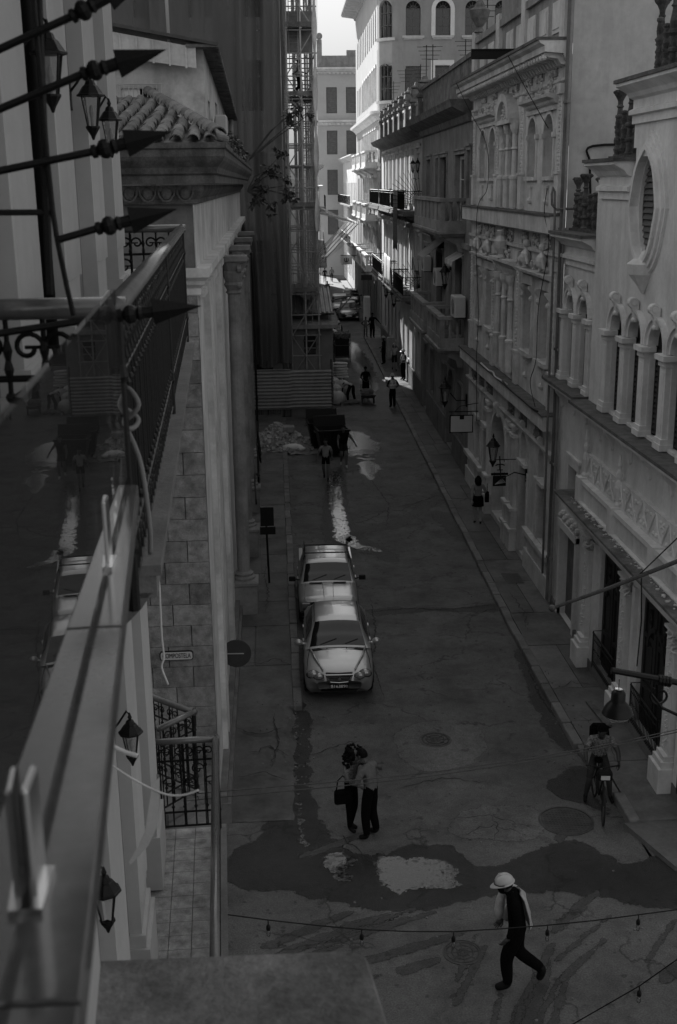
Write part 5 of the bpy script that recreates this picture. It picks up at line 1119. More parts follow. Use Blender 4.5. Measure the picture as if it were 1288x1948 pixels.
# ---- coping, outer parapet face, glass balustrade with clamps
CP=thing('parapet','terrace parapet with pale polished coping right below the camera','parapet',(-.4,1.5,9))
L0=Vector((-.375,0,0)); dv=Vector((-.0565,1,0)); R0=Vector((-.150,0,0)); rv=Vector((-.079,1,0))
def cl(y,z): q=L0+dv*y; return Vector((q.x,y,z))
def cr(y,z): q=R0+rv*y; return Vector((q.x,y,z))
M_['coping']=mat('polished_pale_coping',.10,.13,.25,3,.01,30,spec=.95,dirt=.35)
ya,yb=-1.2,3.57
for i,(a,c) in enumerate(((ya,1.15),(1.156,2.34),(2.346,yb))):
    q=MB(); q.prism([cl(a,10.24),cr(a,10.24),cr(c,10.24),cl(c,10.24)],[cl(a,10.296),cr(a,10.296),cr(c,10.296),cl(c,10.296)]); e=.004
    q.prism([cl(a,10.296),cr(a,10.296),cr(c,10.296),cl(c,10.296)],[cl(a,10.30)+Vector((e,e,0)),cr(a,10.30)+Vector((-e,e,0)),cr(c,10.30)+Vector((-e,-e,0)),cl(c,10.30)+Vector((e,-e,0))]); q.build('coping_slab',M_['coping'],CP)
q=MB(); i_=.14; yw=2.70; q.prism([cl(ya,9.2)+Vector((.02,0,0)),cr(ya,9.2)-Vector((i_,0,0)),cr(yw,9.2)-Vector((i_,0,0)),cl(yw,9.2)+Vector((.02,0,0))],[cl(ya,10.24)+Vector((.02,0,0)),cr(ya,10.24)-Vector((i_,0,0)),cr(yw,10.24)-Vector((i_,0,0)),cl(yw,10.24)+Vector((.02,0,0))]); q.build('wall',M_['hotel'],CP)
GB=thing('glass_balustrade','frameless glass balustrade panel standing on the coping','balustrade',(-.5,1.5,10.3))
for a,c in ((-1.2,1.0),(1.03,3.55)):
    q=MB(); gx=Vector((0.101,0,0)); th=Vector((.012,0,0))
    q.prism([cl(a,10.33)+gx,cl(a,10.33)+gx+th,cl(c,10.33)+gx+th,cl(c,10.33)+gx],[cl(a,10.915)+gx,cl(a,10.915)+gx+th,cl(c,10.905)+gx+th,cl(c,10.905)+gx]); q.build('glass_panel',M_['glass'],GB)
for cx_,y in ((-0.345,1.372),(-0.434,2.766)):
    q=MB(); c0=Vector((cx_,y,0))
    for s in (-1,1): q.bbox(c0.x+s*.016-.006,c0.x+s*.016+.006,y-.035,y+.035,10.30,10.47,.004)
    q.box(c0.x-.03,c0.x+.03,y-.05,y+.05,10.30,10.31); q.build('clamp',M_['silver'],GB)
c0=cl(3.53,0)+Vector((.036,0,0)); q=MB()
for s_ in (-1,1): q.bbox(c0.x+s_*.014-.005,c0.x+s_*.014+.005,3.49,3.57,10.52,10.68,.004)
q.build('clamp',M_['silver'],GB)
# terrace floor inside and the stone slab under the parapet
b=MB(); b.quad((-3.3,-12,9.8),(-.42,-12,9.8),(-.55,4.2,9.8),(-3.3,4.2,9.8)); b.build('terrace_floor',M_['dgrey'],HT)
SB=thing('stone_slab','weathered concrete slab projecting below the parapet at the bottom of the view','slab',(-.1,1.5,9))
t_=MB(); 
top=[(-.9,2.735),( .06,2.725),(.17,2.722),(.212,2.70),(.222,2.62),(.245,2.42),(.36,1.6),(.55,.3),(.7,-1.5),(-.9,-1.5)]
t_.prism([(x,y,8.95) for x,y in top],[(x,y,9.17) for x,y in top]); ins=[(x-.012 if x>0 else x,y-.012,9.2) for x,y in top]; t_.prism([(x,y,9.17) for x,y in top],ins); t_.build('slab',mat('weathered_slab',.15,.9,.45,5,1.0,22,dirt=.55),SB)
# ---- spear fan at the end of the balcony
SF=thing('spear_guard','fan of black iron spear tips guarding the end of the hotel balcony','guard',(-.9,3.64,10.2))
def spear(a,k,tip,name='spear'):
    a,k,tip=Vector(a),Vector(k),Vector(tip); ax=(tip-k).normalized(); q=MB(); q.tube([a,k],.0115,7); L=(tip-k).length
    q.lathe(k-ax*.01,[(.012,0),(.02,.004),(.02,.016),(.014,.02),(.026,.03),(.03,.042),(.026,.054),(.017,.062),(.023,.07),(.018,.08),(.018,L*.43),(.02,L*.45)],10,ax)
    n_=Vector((0,-1,0)); sd_=ax.cross(n_).normalized(); b0=k+ax*L*.42; m0=k+ax*L*.40
    v=[b0+sd_*.018,b0-sd_*.018,m0+sd_*.040,m0-sd_*.040,tip,m0+n_*.020,m0-n_*.020,b0+n_*.014,b0-n_*.014]
    q.add(v,[(0,7,5,2),(7,1,3,5),(2,5,4),(5,3,4),(0,2,6,8),(8,6,3,1),(2,4,6),(6,4,3),(0,8,1,7)])
    return q.build(name,M_['iron'],SF)
for l_ in ([(-0.940,3.620,11.505),(-0.540,3.620,11.668),(-0.295,3.620,11.791)],[(-0.956,3.620,11.347),(-0.521,3.620,11.513),(-0.280,3.620,11.577)],[(-0.970,3.620,11.212),(-0.506,3.620,11.298),(-0.276,3.620,11.352)],[(-0.629,3.620,11.047),(-0.508,3.620,11.079),(-0.271,3.620,11.132)],[(-0.891,3.620,10.764),(-0.462,3.620,10.820),(-0.212,3.620,10.844)]): spear(*l_)
q=MB(); q.tube([(-0.651,3.640,11.768),(-0.652,3.640,11.685),(-0.649,3.640,11.501),(-0.648,3.640,11.283),(-0.644,3.640,11.132),(-0.638,3.640,11.056),(-0.620,3.640,10.916),(-0.605,3.640,10.820)],.008,6); q.build('curved_bar',M_['iron'],SF); q=MB(); q.tube([(-0.897,3.660,11.128),(-0.648,3.660,11.126)],.009,6); q.build('cross_bar',M_['iron'],SF)
q=MB(); q.tube([(-0.640,3.660,11.771),(-0.675,3.660,10.883)],.012,6); q.build('upright_bar',M_['iron'],SF)
# rope tied on the railing, loose rope and torn plastic
wire('coarse rope knotted round the near corner of the balcony railing',[ph.p(3.86,10.45,.6),ph.p(3.84,10.5,.64),ph.p(3.88,10.55,.6),ph.p(3.92,10.5,.56),ph.p(3.9,10.44,.63),ph.p(3.84,10.42,.6),ph.p(3.88,10.5,.55),ph.p(3.95,10.3,.62),ph.p(4.0,10.05,.64),ph.p(4.1,9.9,.63)],.009,mt=M_['grey'],cat='rope',name='rope')
wire('pale frayed cord dangling in front of the stone corner wall',[(-1.302,10.200,8.097),(-1.216,10.200,7.944),(-1.107,10.200,7.764),(-1.098,10.200,7.483),(-1.100,10.200,7.171),(-1.092,10.200,6.961),(-1.117,10.200,6.856),(-1.067,10.200,6.683)],.009,mt=M_['cloth'],cat='rope',name='rope')
def scrap(label,pts,mt):
    P=[Vector(p) for p in pts]; q=MB(); n=len(P)//2
    q.add([p for p in P],[(i,i+1,n+i+1,n+i) for i in range(n-1)]); q.add([p+Vector((.004,.004,0)) for p in P],[(i,i+1,n+i+1,n+i) for i in range(n-1)])
    return props(q.build('plastic_scrap',mt),label,'plastic')
scrap('torn pale plastic strip fluttering below the coping',[(-0.474,4.000,9.048),(-0.484,4.000,8.938),(-0.492,4.000,8.848),(-0.533,4.000,8.759),(-0.602,4.000,8.683),(-0.498,4.000,9.027),(-0.520,4.000,8.917),(-0.537,4.000,8.828),(-0.569,4.000,8.761),(-0.607,4.000,8.694)],M_['cloth']); wire('twisted pale plastic strand sticking out below the coping',[(-0.647,4.000,9.110),(-0.576,4.000,9.052),(-0.504,4.000,9.005),(-0.442,4.000,8.976),(-0.383,4.000,8.973),(-0.326,4.000,8.991)],.0045,mt=M_['cloth'],cat='plastic',name='plastic_strand')
wire('short frayed cord end sticking out from the coping edge',[(-0.636,4.000,9.186),(-0.598,4.000,9.163),(-0.547,4.000,9.143)],.01,mt=M_['cloth'],cat='rope',name='rope')

# ------------------------------------------------------------------ corner building across the side street (stone face with the street name)
CB=thing('corner_stone_building','low stone corner building with heavy cornice and clay tile roof','building',(-4,30,0))
pcf=Pl((0,19.18,0),(1,0,0),(0,-1,0)); pcs=Pl((-1.18,0,0),(0,1,0),(1,0,0))
b=MB(); wall(b,Pl((0,19.22,0),(1,0,0),(0,-1,0)),-12,-1.2,0,11.2,[],.2); b.build('wall',M_['dgrey'],CB)
b=MB(); ops=[shape_rect(y-.9,y+.9,.6,8.6) for y in (23.2,28.2,33.2,38.2,43.2)]; wall(b,pcs,19.18,50,0,11.2,ops,.35); b.quad(pcs.p(50,0),pcs.p(50,0,-8),pcs.p(50,11.2,-8),pcs.p(50,11.2)); b.build('side_wall',M_['white2'],CB)
for sh in ops: panel(CB,pcs,sh,-.34,M_['dgrey'],'opening_back')
for y in (21.0,21.75,25.6,26.2): MB().pbox(pcs,y-.14,y+.14,.4,9.5,0,.10).build('pilaster_strip',M_['white2'],CB)
rr=random.Random(3); z=.35; row=0
while z<9.3:
    h=.385; x=-1.185-(0 if row%2 else .28)
    xs_=[-1.185]+([] if row%2 else [-1.55]); x=xs_[-1]
    while x>-3.4: x-=rr.uniform(.66,.8); xs_.append(x)
    for a,c in zip(xs_[1:],xs_): 
        q=MB(); d=.03+rr.uniform(0,.012); g=.006
        q.bbox(a+g,c-g,19.18-d,19.21,z+g,z+h-g,.008); q.build('stone_block',M_['stone'],CB)
    z+=h; row+=1
q=MB(); q.pbox(pcf,-4,-1.0,0,.33,-.02,.16); q.pbox(pcf,-4,-1.05,.33,.5,-.02,.1); q.pbox(pcs,19.0,50,0,.4,0,.2); q.pbox(pcs,19.05,50,.4,.55,0,.13); q.build('plinth',M_['concrete'],CB)
# engaged columns along the street side
for y in (29.7,34.7,39.8,44.8):
    q=MB(); c=Vector((-.93,y,0)); q.lathe(c,[(.34,.0),(.34,.9),(.38,.95),(.38,1.02),(.27,1.06)],4,sq=True); q.lathe(c,[(.3,1.06),(.3,1.12),(.24,1.16),(.26,1.22),(.17,1.28),(.17,4.8),(.15,8.55),(.2,8.6),(.17,8.66)],14)
    q.lathe(c,[(.17,8.66),(.24,8.8),(.2,8.86),(.28,9.1),(.24,9.14),(.32,9.34)],12); q.lathe(c,[(.3,9.34),(.36,9.38),(.36,9.5)],4,sq=True)
    for s in (-1,1):
        q.lathe(c+Vector((.16,s*.22,9.2)),[(.11,-.05),(.11,.05)],10,(1,0,0)); q.lathe(c+Vector((.16,s*.22,8.78)),[(.07,-.05),(.07,.05)],8,(1,0,0))
    q.build('column',M_['grey'],CB)
# entablature: ledge, frieze, egg and dart, cornice on both faces
def lband(z,prof,mt,name,tag=None):
    q=MB(); q.band(pcf,-12,-1.18,z,prof,0,1); q.build(name,mt,CB); q=MB(); q.band(pcs,19.18,50,z,prof,1,0); q.build(name,mt,CB)
lband(9.72,[(.02,-.25),(.05,-.22),(.05,-.12),(.12,-.06),(.14,0),(.20,.06),(.20,.2)],M_['white2'],'architrave')
for i in range(30): MB().pbox(pcs,19.35+i*.28,19.50+i*.28,9.44,9.56,.02,.11).build('dentil',M_['white2'],CB)
lband(11.0,[(.02,-.1),(.06,-.08),(.06,-.02),(.10,.02),(.17,.12),(.17,.2)],M_['stoned'],'egg_band')
q=MB(); n=Pl((0,0,0),(1,0,0),(0,-1,0)); q.ball((0,-.14,0),.085,8,6,(1,.6,1.2)); q.tube([n.p(-.12,.1,.14),n.p(-.12,-.02,.15),n.p(-.06,-.11,.15),n.p(.0,-.125,.15),n.p(.06,-.11,.15),n.p(.12,-.02,.15),n.p(.12,.1,.14)],.018,5); me=q.mesh('egg_ornament',M_['stoned'])
for i in range(14): inst(me,'egg_ornament',CB,(-1.3-i*.29,19.16,11.08))
lband(11.22,[(.30,0),(.36,.0),(.36,.12),(.40,.15),(.42,.24),(.50,.34),(.53,.4),(.53,.5),(.56,.52),(.56,.6)],M_['stoned'],'cornice')
# clay tile roof: ridged rows of barrel tiles
q=MB(); n=7; L=.42
for (r0,z0,y0),(r1,z1,y1) in ((( .105,0,0),(.085,.035,L)),): 
    v=[]; 
    for r,zz,y in ((.105,0,0),(.082,.03,L),(.089,0,0),(.068,.03,L)):
        for i in range(n+1): a=PI*i/n; v.append((r*math.cos(a),y,zz+r*math.sin(a)*.9))
    k=n+1; f=[]
    for i in range(n): f+= [(i,i+1,k+i+1,k+i),(2*k+i,3*k+i,3*k+i+1,2*k+i+1),(i,2*k+i,2*k+i+1,i+1),(k+i,k+i+1,3*k+i+1,3*k+i)]
    f+= [(0,k,3*k,2*k),(n,2*k+n,3*k+n,k+n)]
    q.add(v,f)
tm=q.mesh('roof_tile',M_['tile'])
RF=MB(); ez=11.86; sl=math.atan2(1.0,6.2)
RF.add([(-8,18.7,ez-.05),(-.72,18.7,ez-.05),(-2.4,25.6,12.95),(-8,25.6,12.95),(-.72,50,ez-.05),(-1.3,50,12.2),(-1.3,26,12.2)],[(0,1,2,3),(1,4,5,6,2)]); roof=RF.build('roof',M_['tile'],CB)
for c in range(26):
    x=-.86-c*.265; 
    for r in range(16):
        y=18.62+r*.38
        hipx=-.72-(y-18.7)*.243
        if x>hipx-.05: break
        inst(tm,'roof_tile',roof,(x+R_.uniform(-.015,.015),y,ez+(y-18.7)*.16+R_.uniform(-.008,.008)),(sl+R_.uniform(-.03,.03),0,R_.uniform(-.05,.05)))
ha=math.atan2(.243,1); 
for r in range(18): y=18.66+r*.38; inst(tm,'roof_tile',roof,(-.74-(y-18.7)*.243,y,ez+.08+(y-18.7)*.16),(sl,0,ha),(1.25,1.05,1.2))
# street-side slope: rows of tiles seen edge on
for r in range(70): inst(tm,'roof_tile',roof,(-.62,19.4+r*.29,ez-.02+R_.uniform(-.01,.01)),(rad(14),0,PI/2+R_.uniform(-.06,.06)),(1,1.1,1))
# weeds on the cornice
def leafcloud(mb,c,r,n,rng,s=.07,squash=1):
    for i in range(n):
        while True:
            d=Vector((rng.uniform(-1,1),rng.uniform(-1,1),rng.uniform(-1,1)))
            if .2<d.length<1: break
        p=Vector(c)+Vector((d.x*r[0],d.y*r[1],d.z*r[2])); ax=Vector((rng.uniform(-1,1),rng.uniform(-1,1),rng.uniform(-.8,.4))).normalized(); sd_=ax.cross(Vector((rng.uniform(-1,1),rng.uniform(-1,1),rng.uniform(-1,1)))).normalized(); k=s*rng.uniform(.6,1.3)
        mb.add([p,p+ax*k*.5+sd_*k*.28,p+ax*k,p+ax*k*.5-sd_*k*.28],[(0,1,2,3)])
rg=random.Random(9)
q=MB(); 
for i in range(16): leafcloud(q,(-.58,20+i*.8+rg.uniform(-.3,.3),11.9),(.1,.4,.12),26,rg,.09)
props(q.build('cornice_weeds',M_['leaf']),'low weeds growing along the cornice of the corner building','weeds',kind='stuff')
# white upper house set back on the roof
UH=thing('rooftop_house','stained white rooftop house with sloping metal eaves','house',(-4,30,12))
puf=Pl((0,26,0),(1,0,0),(0,-1,0)); pus=Pl((-1.27,0,0),(0,1,0),(1,0,0))
wop=[shape_rect(-3.0,-2.25,12.85,13.15)]
b=MB(); wall(b,puf,-9,-1.27,11.9,13.9,wop,.2); b.add([puf.p(-9,13.9),puf.p(-1.27,13.9),puf.p(-9,15.3)],[(0,1,2)])
wos=[shape_rect(27.3,28.3,12.3,13.0),shape_rect(31,32.4,12.3,13.2)]; wall(b,pus,26,40,11.9,13.95,wos,.2); b.build('wall',mat('stained_white_plaster',.5,.88,.16,1.5,.2,20,streak=.3,dirt=.5),UH)
for sh,pl in ((wop[0],puf),(wos[0],pus),(wos[1],pus)): panel(UH,pl,sh,-.19,M_['void'],'opening_back')
q=MB(); q.pbox(puf,-3.0,-2.62,12.85,13.15,-.1,-.06); q.build('window',M_['white_p'],UH)
g=MB(); g.tube([puf.p(-3.15,13.22,.12),puf.p(-2.15,13.22,.12)],.012,4); g.tube([puf.p(-3.15,12.82,.12),puf.p(-2.15,12.82,.12)],.012,4); g.build('grille_frame',M_['paper'],UH)
me=MB().tube([(0,0,0),(0,0,.42)],.008,4).mesh('grille_bar',M_['paper'])
for i in range(11): inst(me,'grille_bar',UH,puf.p(-3.12+i*.096,12.81,.12))
b=MB(); b.prism([(-9.2,25.5,15.42),(-.95,25.5,13.92),(-.95,25.5,13.98),(-9.2,25.5,15.5)],[(-9.2,41,15.42),(-.95,41,13.2),(-.95,41,13.26),(-9.2,41,15.5)]); b.build('roof',M_['metal_d'],UH)
b=MB()
for i in range(60): b.box(-1.6,-.93,25.55+i*.26,25.61+i*.26,13.9-i*.0121,13.96-i*.0121) if i<58 else None
b.build('eaves',M_['stoned'],UH)
b=MB(); b.prism([(-9,25.6,14.6),(-1.4,25.6,13.5),(-1.4,25.6,13.9),(-9,25.6,15.3)],[(-9,25.65,14.6),(-1.4,25.65,13.5),(-1.4,25.65,13.9),(-9,25.65,15.3)]); b.build('fascia',M_['white2'],UH)
me=MB().box(-.02,.02,-.03,0,-.22,.22).mesh('fascia_rib',M_['white2'])
for i in range(13): inst(me,'fascia_rib',UH,(-1.6-i*.33,25.6,13.72+i*.05))
wire('pale metal pole rising from the rooftop house wall',[puf.p(-1.95,13.55,.12),puf.p(-1.99,17.5,.12)],.035,mt=M_['paper'],cat='pole',name='pole'); wire('pale downpipe at the street corner of the rooftop house',[(-1.15,39.5,11.9),(-1.13,39.5,13.2)],.07,mt=M_['grey'],cat='pipe',name='drain_pipe')
ac_unit('air conditioner on the street side of the rooftop house',(-1.05,28.8,12.25),.8)
# trees rooted in the masonry of the corner building
def shrub(label,c,branches,seed):
    r=random.Random(seed); c=Vector(c); t=thing('wall_shrub',label,'shrub',c,0,'shrubs rooted in the masonry'); st=MB(); lf=MB()
    for (dx,dy,dz,rx,n) in branches:
        e=c+Vector((dx,dy,dz)); m_=c.lerp(e,.5)+Vector((r.uniform(-.1,.1),0,r.uniform(.0,.15))); st.tube([c,m_,e],[.03,.02,.008],5)
        for k in range(n):
            a=r.uniform(0,2*PI); p=e+Vector((math.cos(a)*rx*r.random(),r.uniform(-rx,rx)*.7,math.sin(a)*rx*r.random())); st.tube([e,p],.006,4)
            for j in range(7):
                ax=Vector((r.uniform(-1,1),r.uniform(-1,1),r.uniform(-1.2,.3))).normalized(); sd_=ax.cross(Vector((r.uniform(-1,1),r.uniform(-1,1),1))).normalized(); kk=r.uniform(.12,.25)
                q=p+Vector((r.uniform(-.05,.05),0,r.uniform(-.05,.05))); md=q+ax*kk*.5
                lf.add([q,md+sd_*kk*.24,q+ax*kk,md-sd_*kk*.24,md+ax.cross(sd_)*kk*.06],[(0,1,4),(1,2,4),(2,3,4),(3,0,4)])
    st.build('stem',M_['bark'],t); lf.build('foliage',M_['leaf'],t)
shrub('larger leafy shrub rooted on the cornice in front of the scaffold',(-.62,36.5,11.0),[(.35,0,.1,.3,7),(.8,.2,.55,.35,8),(1.15,0,.15,.4,9),(.75,0,-.45,.35,7),(1.4,.1,-.2,.3,6),(.3,0,-.35,.3,6),(1.0,0,1.0,.25,5),(.5,0,.55,.3,5)],5)
shrub('small leafy sprig higher up in front of the scaffold',(-.55,36.5,11.9),[(1.2,0,1.3,.22,7),(1.5,0,1.45,.25,7),(1.35,0,1.1,.2,5),(1.8,0,1.25,.15,4)],6)
# street name plate
t=thing('street_nameplate','rounded street name plate reading COMPOSTELA on the stone wall','sign',(-1.8,19.1,3.27)); x0,x1,z0,z1=[-2.115,-1.535,3.19,3.36]
def rrect(x0,x1,z0,z1,r,n=5):
    o=[]
    for cx,cz,a0 in ((x1-r,z0+r,-PI/2),(x1-r,z1-r,0),(x0+r,z1-r,PI/2),(x0+r,z0+r,PI)):
        for i in range(n+1): a=a0+PI/2*i/n; o.append((cx+r*math.cos(a),cz+r*math.sin(a)))
    return o
P=rrect(x0,x1,z0,z1,.05); MB().prism([(x,19.14,z) for x,z in P],[(x,19.105,z) for x,z in P]).build('border',M_['black'],t)
P=rrect(x0+.014,x1-.014,z0+.014,z1-.014,.04); MB().prism([(x,19.105,z) for x,z in P],[(x,19.10,z) for x,z in P]).build('plate',M_['paper'],t)
def text(par,s,loc,size,mt,rot=(PI/2,0,0),name='lettering',ext=.002,width=None):
    cu=bpy.data.curves.new(name,'FONT'); cu.body=s; cu.size=size; cu.extrude=ext; cu.align_x='CENTER'; cu.align_y='CENTER'; cu.materials.append(mt)
    if width: cu.space_character=1.0
    o=bpy.data.objects.new(name,cu); COL.objects.link(o); dg=bpy.context.evaluated_depsgraph_get(); dg.update()
    me=bpy.data.meshes.new_from_object(o.evaluated_get(dg)); COL.objects.unlink(o); bpy.data.objects.remove(o)
    sc=1
    if width:
        w_=max(v.co.x for v in me.vertices)-min(v.co.x for v in me.vertices); sc=width/w_
    if not me.materials: me.materials.append(mt)
    return inst(me,name,par,loc,rot,(sc,1,1))
text(t,'COMPOSTELA',((x0+x1)/2,19.096,(z0+z1)/2),.125,M_['black'],width=.49)
# round traffic sign seen from behind, small sign on a post
t=thing('traffic_sign','round traffic sign seen from behind on the corner wall','sign',(-.75,21.9,2.6)); c=Vector([(-0.898,22.000,2.083)][0])
MB().lathe(c,[(.29,-.008),(.3,0),(.29,.008)],32,(0,1,0)).build('disc',mat('sign_back_paint',.035,.6,.15,5,.05,40),t); q=MB(); q.tube([c+Vector((.15,-.02,0)),c+Vector((-.42,-.02,.01))],.014,5); q.build('bracket',M_['metal'],t)
t=thing('street_sign','thin post with a dark rectangular sign on the left pavement','sign',(-.28,31.9,.13)); MB().tube([(-.28,31.9,.1),(-.33,31.9,2.35)],.03,8).build('post',M_['iron'],t); MB().box(-.48,-.1,31.86,31.88,1.85,2.4).build('board',M_['black'],t); MB().box(-.5,-.06,31.86,31.9,1.6,1.82).build('lower_board',M_['black'],t)
wire('tangle of black cables on the side wall of the corner building',[(-.6,33,2.2),(-.65,35,2.6),(-.55,37,2.1),(-.6,38,2.9),(-.5,38.3,2.2),(-.6,38.6,2.7),(-.5,39,2.3),(-.62,40,3.2),(-.6,43,3.6)],.03)
wire('black conduit running down the side wall of the corner building',[(-.62,40,9),(-.6,40.2,4),(-.62,40,1)],.04,cat='pipe',name='conduit')

# ------------------------------------------------------------------ tall building under netting and scaffold
TB=thing('netted_building','tall dark building under restoration behind scaffold netting','building',(-5,66,0))
ptf=Pl((0,59.6,0),(1,0,0),(0,-1,0)); pts=Pl((.75,0,0),(0,1,0),(1,0,0)); HT_=40
opn=[shape_rect(x-.6,x+.6,z,z+2.3) for x in (-10.5,-8,-5.5,-3,-.6) for z in (2,6.2,10.4,14.6,18.8,23)]
b=MB(); wall(b,ptf,-34,-7.5,0,21,[o for o in opn if o[0][0]<-7.5 and o[2][1]<21],.3); wall(b,ptf,-7.5,.75,0,HT_,[o for o in opn if o[0][0]>-7.5],.3); b.quad((-34,59.6,21),(-7.5,59.6,21),(-7.5,86.5,21),(-34,86.5,21)); ops=[shape_rect(y-.6,y+.6,z,z+2.3) for y in (62,65,68,71) for z in (2,6.2,10.4,14.6,18.8,23)]
wall(b,pts,59.6,86.5,0,HT_,ops,.3); b.quad((-7.5,86.5,0),(.75,86.5,0),(.75,86.5,HT_),(-7.5,86.5,HT_)); b.quad((-7.5,59.6,HT_),(.75,59.6,HT_),(.75,86.5,HT_),(-7.5,86.5,HT_)); b.quad((-7.5,59.6,0),(-7.5,86.5,0),(-7.5,86.5,HT_),(-7.5,59.6,HT_)); b.build('wall',M_['cream'],TB)
for sh in [o for o in opn if o[0][0]>-7.5 or o[2][1]<21]: panel(TB,ptf,sh,-.28,M_['void'],'opening_back')
for sh in ops: panel(TB,pts,sh,-.28,M_['void'],'opening_back')
RB=thing('unseen_sun_block','unseen tall block added to keep the sun off the near roofs','building',(-22,75,0)); MB().box(-40,-12.2,64,84,0,50).build('wall',M_['grey'],RB)  # added block out of view, keeps direct sun off the tile roof
# low neighbour between the corner building and the scaffold
MB().box(-12,-1.3,50.1,59.5,0,9.5).build('low_wing',M_['dgrey'],TB)
SC=thing('scaffold','tall tubular scaffold tower with decks and ladders rising over the street','scaffold',(1.9,62,0))
zs=[2.0*i for i in range(13)]; xs=[.98,1.66,2.28]; ysc=[57.6,60.0,62.5,65.0,67.5,70.0,72.5]
me=MB().tube([(0,0,0),(0,0,24.6)],.045,6).mesh('standard',M_['metal'])
for x in xs:
    for y in ysc: inst(me,'standard',SC,(x+R_.uniform(-.03,.03),y,0),(R_.uniform(-.003,.003),R_.uniform(-.003,.003),0))
for x in (-4.6,-2.8,-1.0): inst(me,'standard',SC,(x,57.75,0)); inst(me,'standard',SC,(x,59.0,0))
lx=MB().tube([(.85,0,0),(2.42,0,0)],.032,5).mesh('ledger',M_['metal']); ly=MB().tube([(0,57.4,0),(0,72.8,0)],.032,5).mesh('ledger',M_['metal']); ll=MB().tube([(-6,0,0),(1.0,0,0)],.03,5).mesh('ledger',M_['metal'])
for i,z in enumerate(zs[1:]):
    for y in ysc[:4]: inst(lx,'ledger',SC,(0,y+.06,z)); inst(lx,'ledger',SC,(0,y+.06,z+1.0))
    for x in xs: inst(ly,'ledger',SC,(x+.05,0,z+.06))
    inst(ly,'ledger',SC,(xs[2]+.05,0,z+1.0)); inst(ll,'ledger',SC,(0,57.78,z))
for i,z in enumerate(zs[1:-1]):
    y=57.55; a,c=(xs[0],xs[2]) if i%2 else (xs[2],xs[0]); MB().tube([(a,y,z),(c,y,z+2)],.03,5).build('brace',M_['metal'],SC)
    if i%3==0: MB().tube([(c,y+.15,z),(a,y+.15,z+2)],.03,5).build('brace',M_['metal'],SC)
    x=xs[2]+.07; j=i%5; MB().tube([(x,ysc[j],z),(x,ysc[j+1],z+2)],.03,5).build('brace',M_['metal'],SC)
for z,k in ((6.0,0),(10.0,1),(15.0,0),(18.0,0),(20,1)):
    for j in range(4): x=.98+.32*j; MB().box(x,x+.3,57.7+R_.uniform(-.1,.1),62.4,z+.09,z+.14).build('deck_board',M_['stoned'],SC)
    MB().box(1.0,2.26,57.52,57.55,z+.14,z+.34).build('toe_board',M_['stoned'],SC)
# solid wind panels high up
MB().box(1.02,2.24,58.4,58.43,17.1,18.9).build('screen_panel',M_['grey'],SC)
# ladders
rung=MB().tube([(0,0,0),(.42,0,0)],.016,4).mesh('rung',M_['metal'])
for z0,x in ((2.2,1.6),(6.2,1.75),(8.2,1.7),(10.3,1.7),(12.2,1.75),(16.3,1.15)):
    o=MB().tube([(x,58.0,z0),(x,58.3,z0+3.6)],.022,5).build('ladder_rail',M_['metal'],SC); MB().tube([(x+.42,58.0,z0),(x+.42,58.3,z0+3.6)],.022,5).build('ladder_rail',M_['metal'],SC)
    for k in range(11): inst(rung,'rung',SC,(x,58.0+.3*(k+1)/12,z0+.3*(k+1)))
# netting: sheer dark cloth in tall creased drops
def netmat(name,c,op):
    mt=bpy.data.materials.new(name); mt.use_nodes=True; n=mt.node_tree.nodes; l=mt.node_tree.links; b=n['Principled BSDF']; b.inputs['Base Color'].default_value=(c,c,c,1); b.inputs['Roughness'].default_value=.9; b.inputs['Specular IOR Level'].default_value=.1
    g=n.new('ShaderNodeNewGeometry'); mp=n.new('ShaderNodeMapping'); mp.inputs['Scale'].default_value=(2.2,2.2,.25); l.new(g.outputs['Position'],mp.inputs[0]); t=n.new('ShaderNodeTexNoise'); t.inputs['Scale'].default_value=1.2; t.inputs['Detail'].default_value=5; l.new(mp.outputs[0],t.inputs['Vector'])
    mr=n.new('ShaderNodeMapRange'); mr.inputs[1].default_value=.3; mr.inputs[2].default_value=.7; mr.inputs[3].default_value=op-.15; mr.inputs[4].default_value=min(1,op+.15); l.new(t.outputs['Fac'],mr.inputs[0]); l.new(mr.outputs[0],b.inputs['Alpha']); return mt
M_['net']=netmat('dark_scaffold_netting',.11,.84); M_['net2']=netmat('thin_scaffold_netting',.3,.26)
def net(label,fn,nu,nv,mt,name='scaffold_netting',group='scaffold netting'):
    v=[];f=[]
    for j in range(nv+1):
        for i in range(nu+1): v.append(fn(i/nu,j/nv))
    for j in range(nv):
        for i in range(nu): a=j*(nu+1)+i; f.append((a,a+1,a+nu+2,a+nu+1))
    q=MB(); q.add(v,f); return props(q.build(name,mt,smooth=True),label,'netting',group)
def fz(x0,x1,y,z0,z1,ph_,amp=.12):
    return lambda u,v:(x0+(x1-x0)*u+.06*math.sin(v*9+ph_),y+amp*math.sin(u*11+ph_+v*3)+amp*.6*math.sin(u*27+ph_*2)*(1-v*.3)+.1*math.sin(v*17+u*5),z0+(z1-z0)*v+.15*math.sin(u*8+ph_)*(1-v))
net('dark netting drop over the scaffold beside the tower',fz(-1.35,.9,57.35,2.6,25,1.0,.22),60,70,M_['net'])
net('dark netting drop behind the rooftop house, nearest the tower',fz(-5.2,-1.3,57.5,6,25,2.2),40,30,M_['net']); net('dark netting drop behind the rooftop house, at the left edge',fz(-12.9,-5.1,57.55,9,25,3.1),50,20,M_['net'])
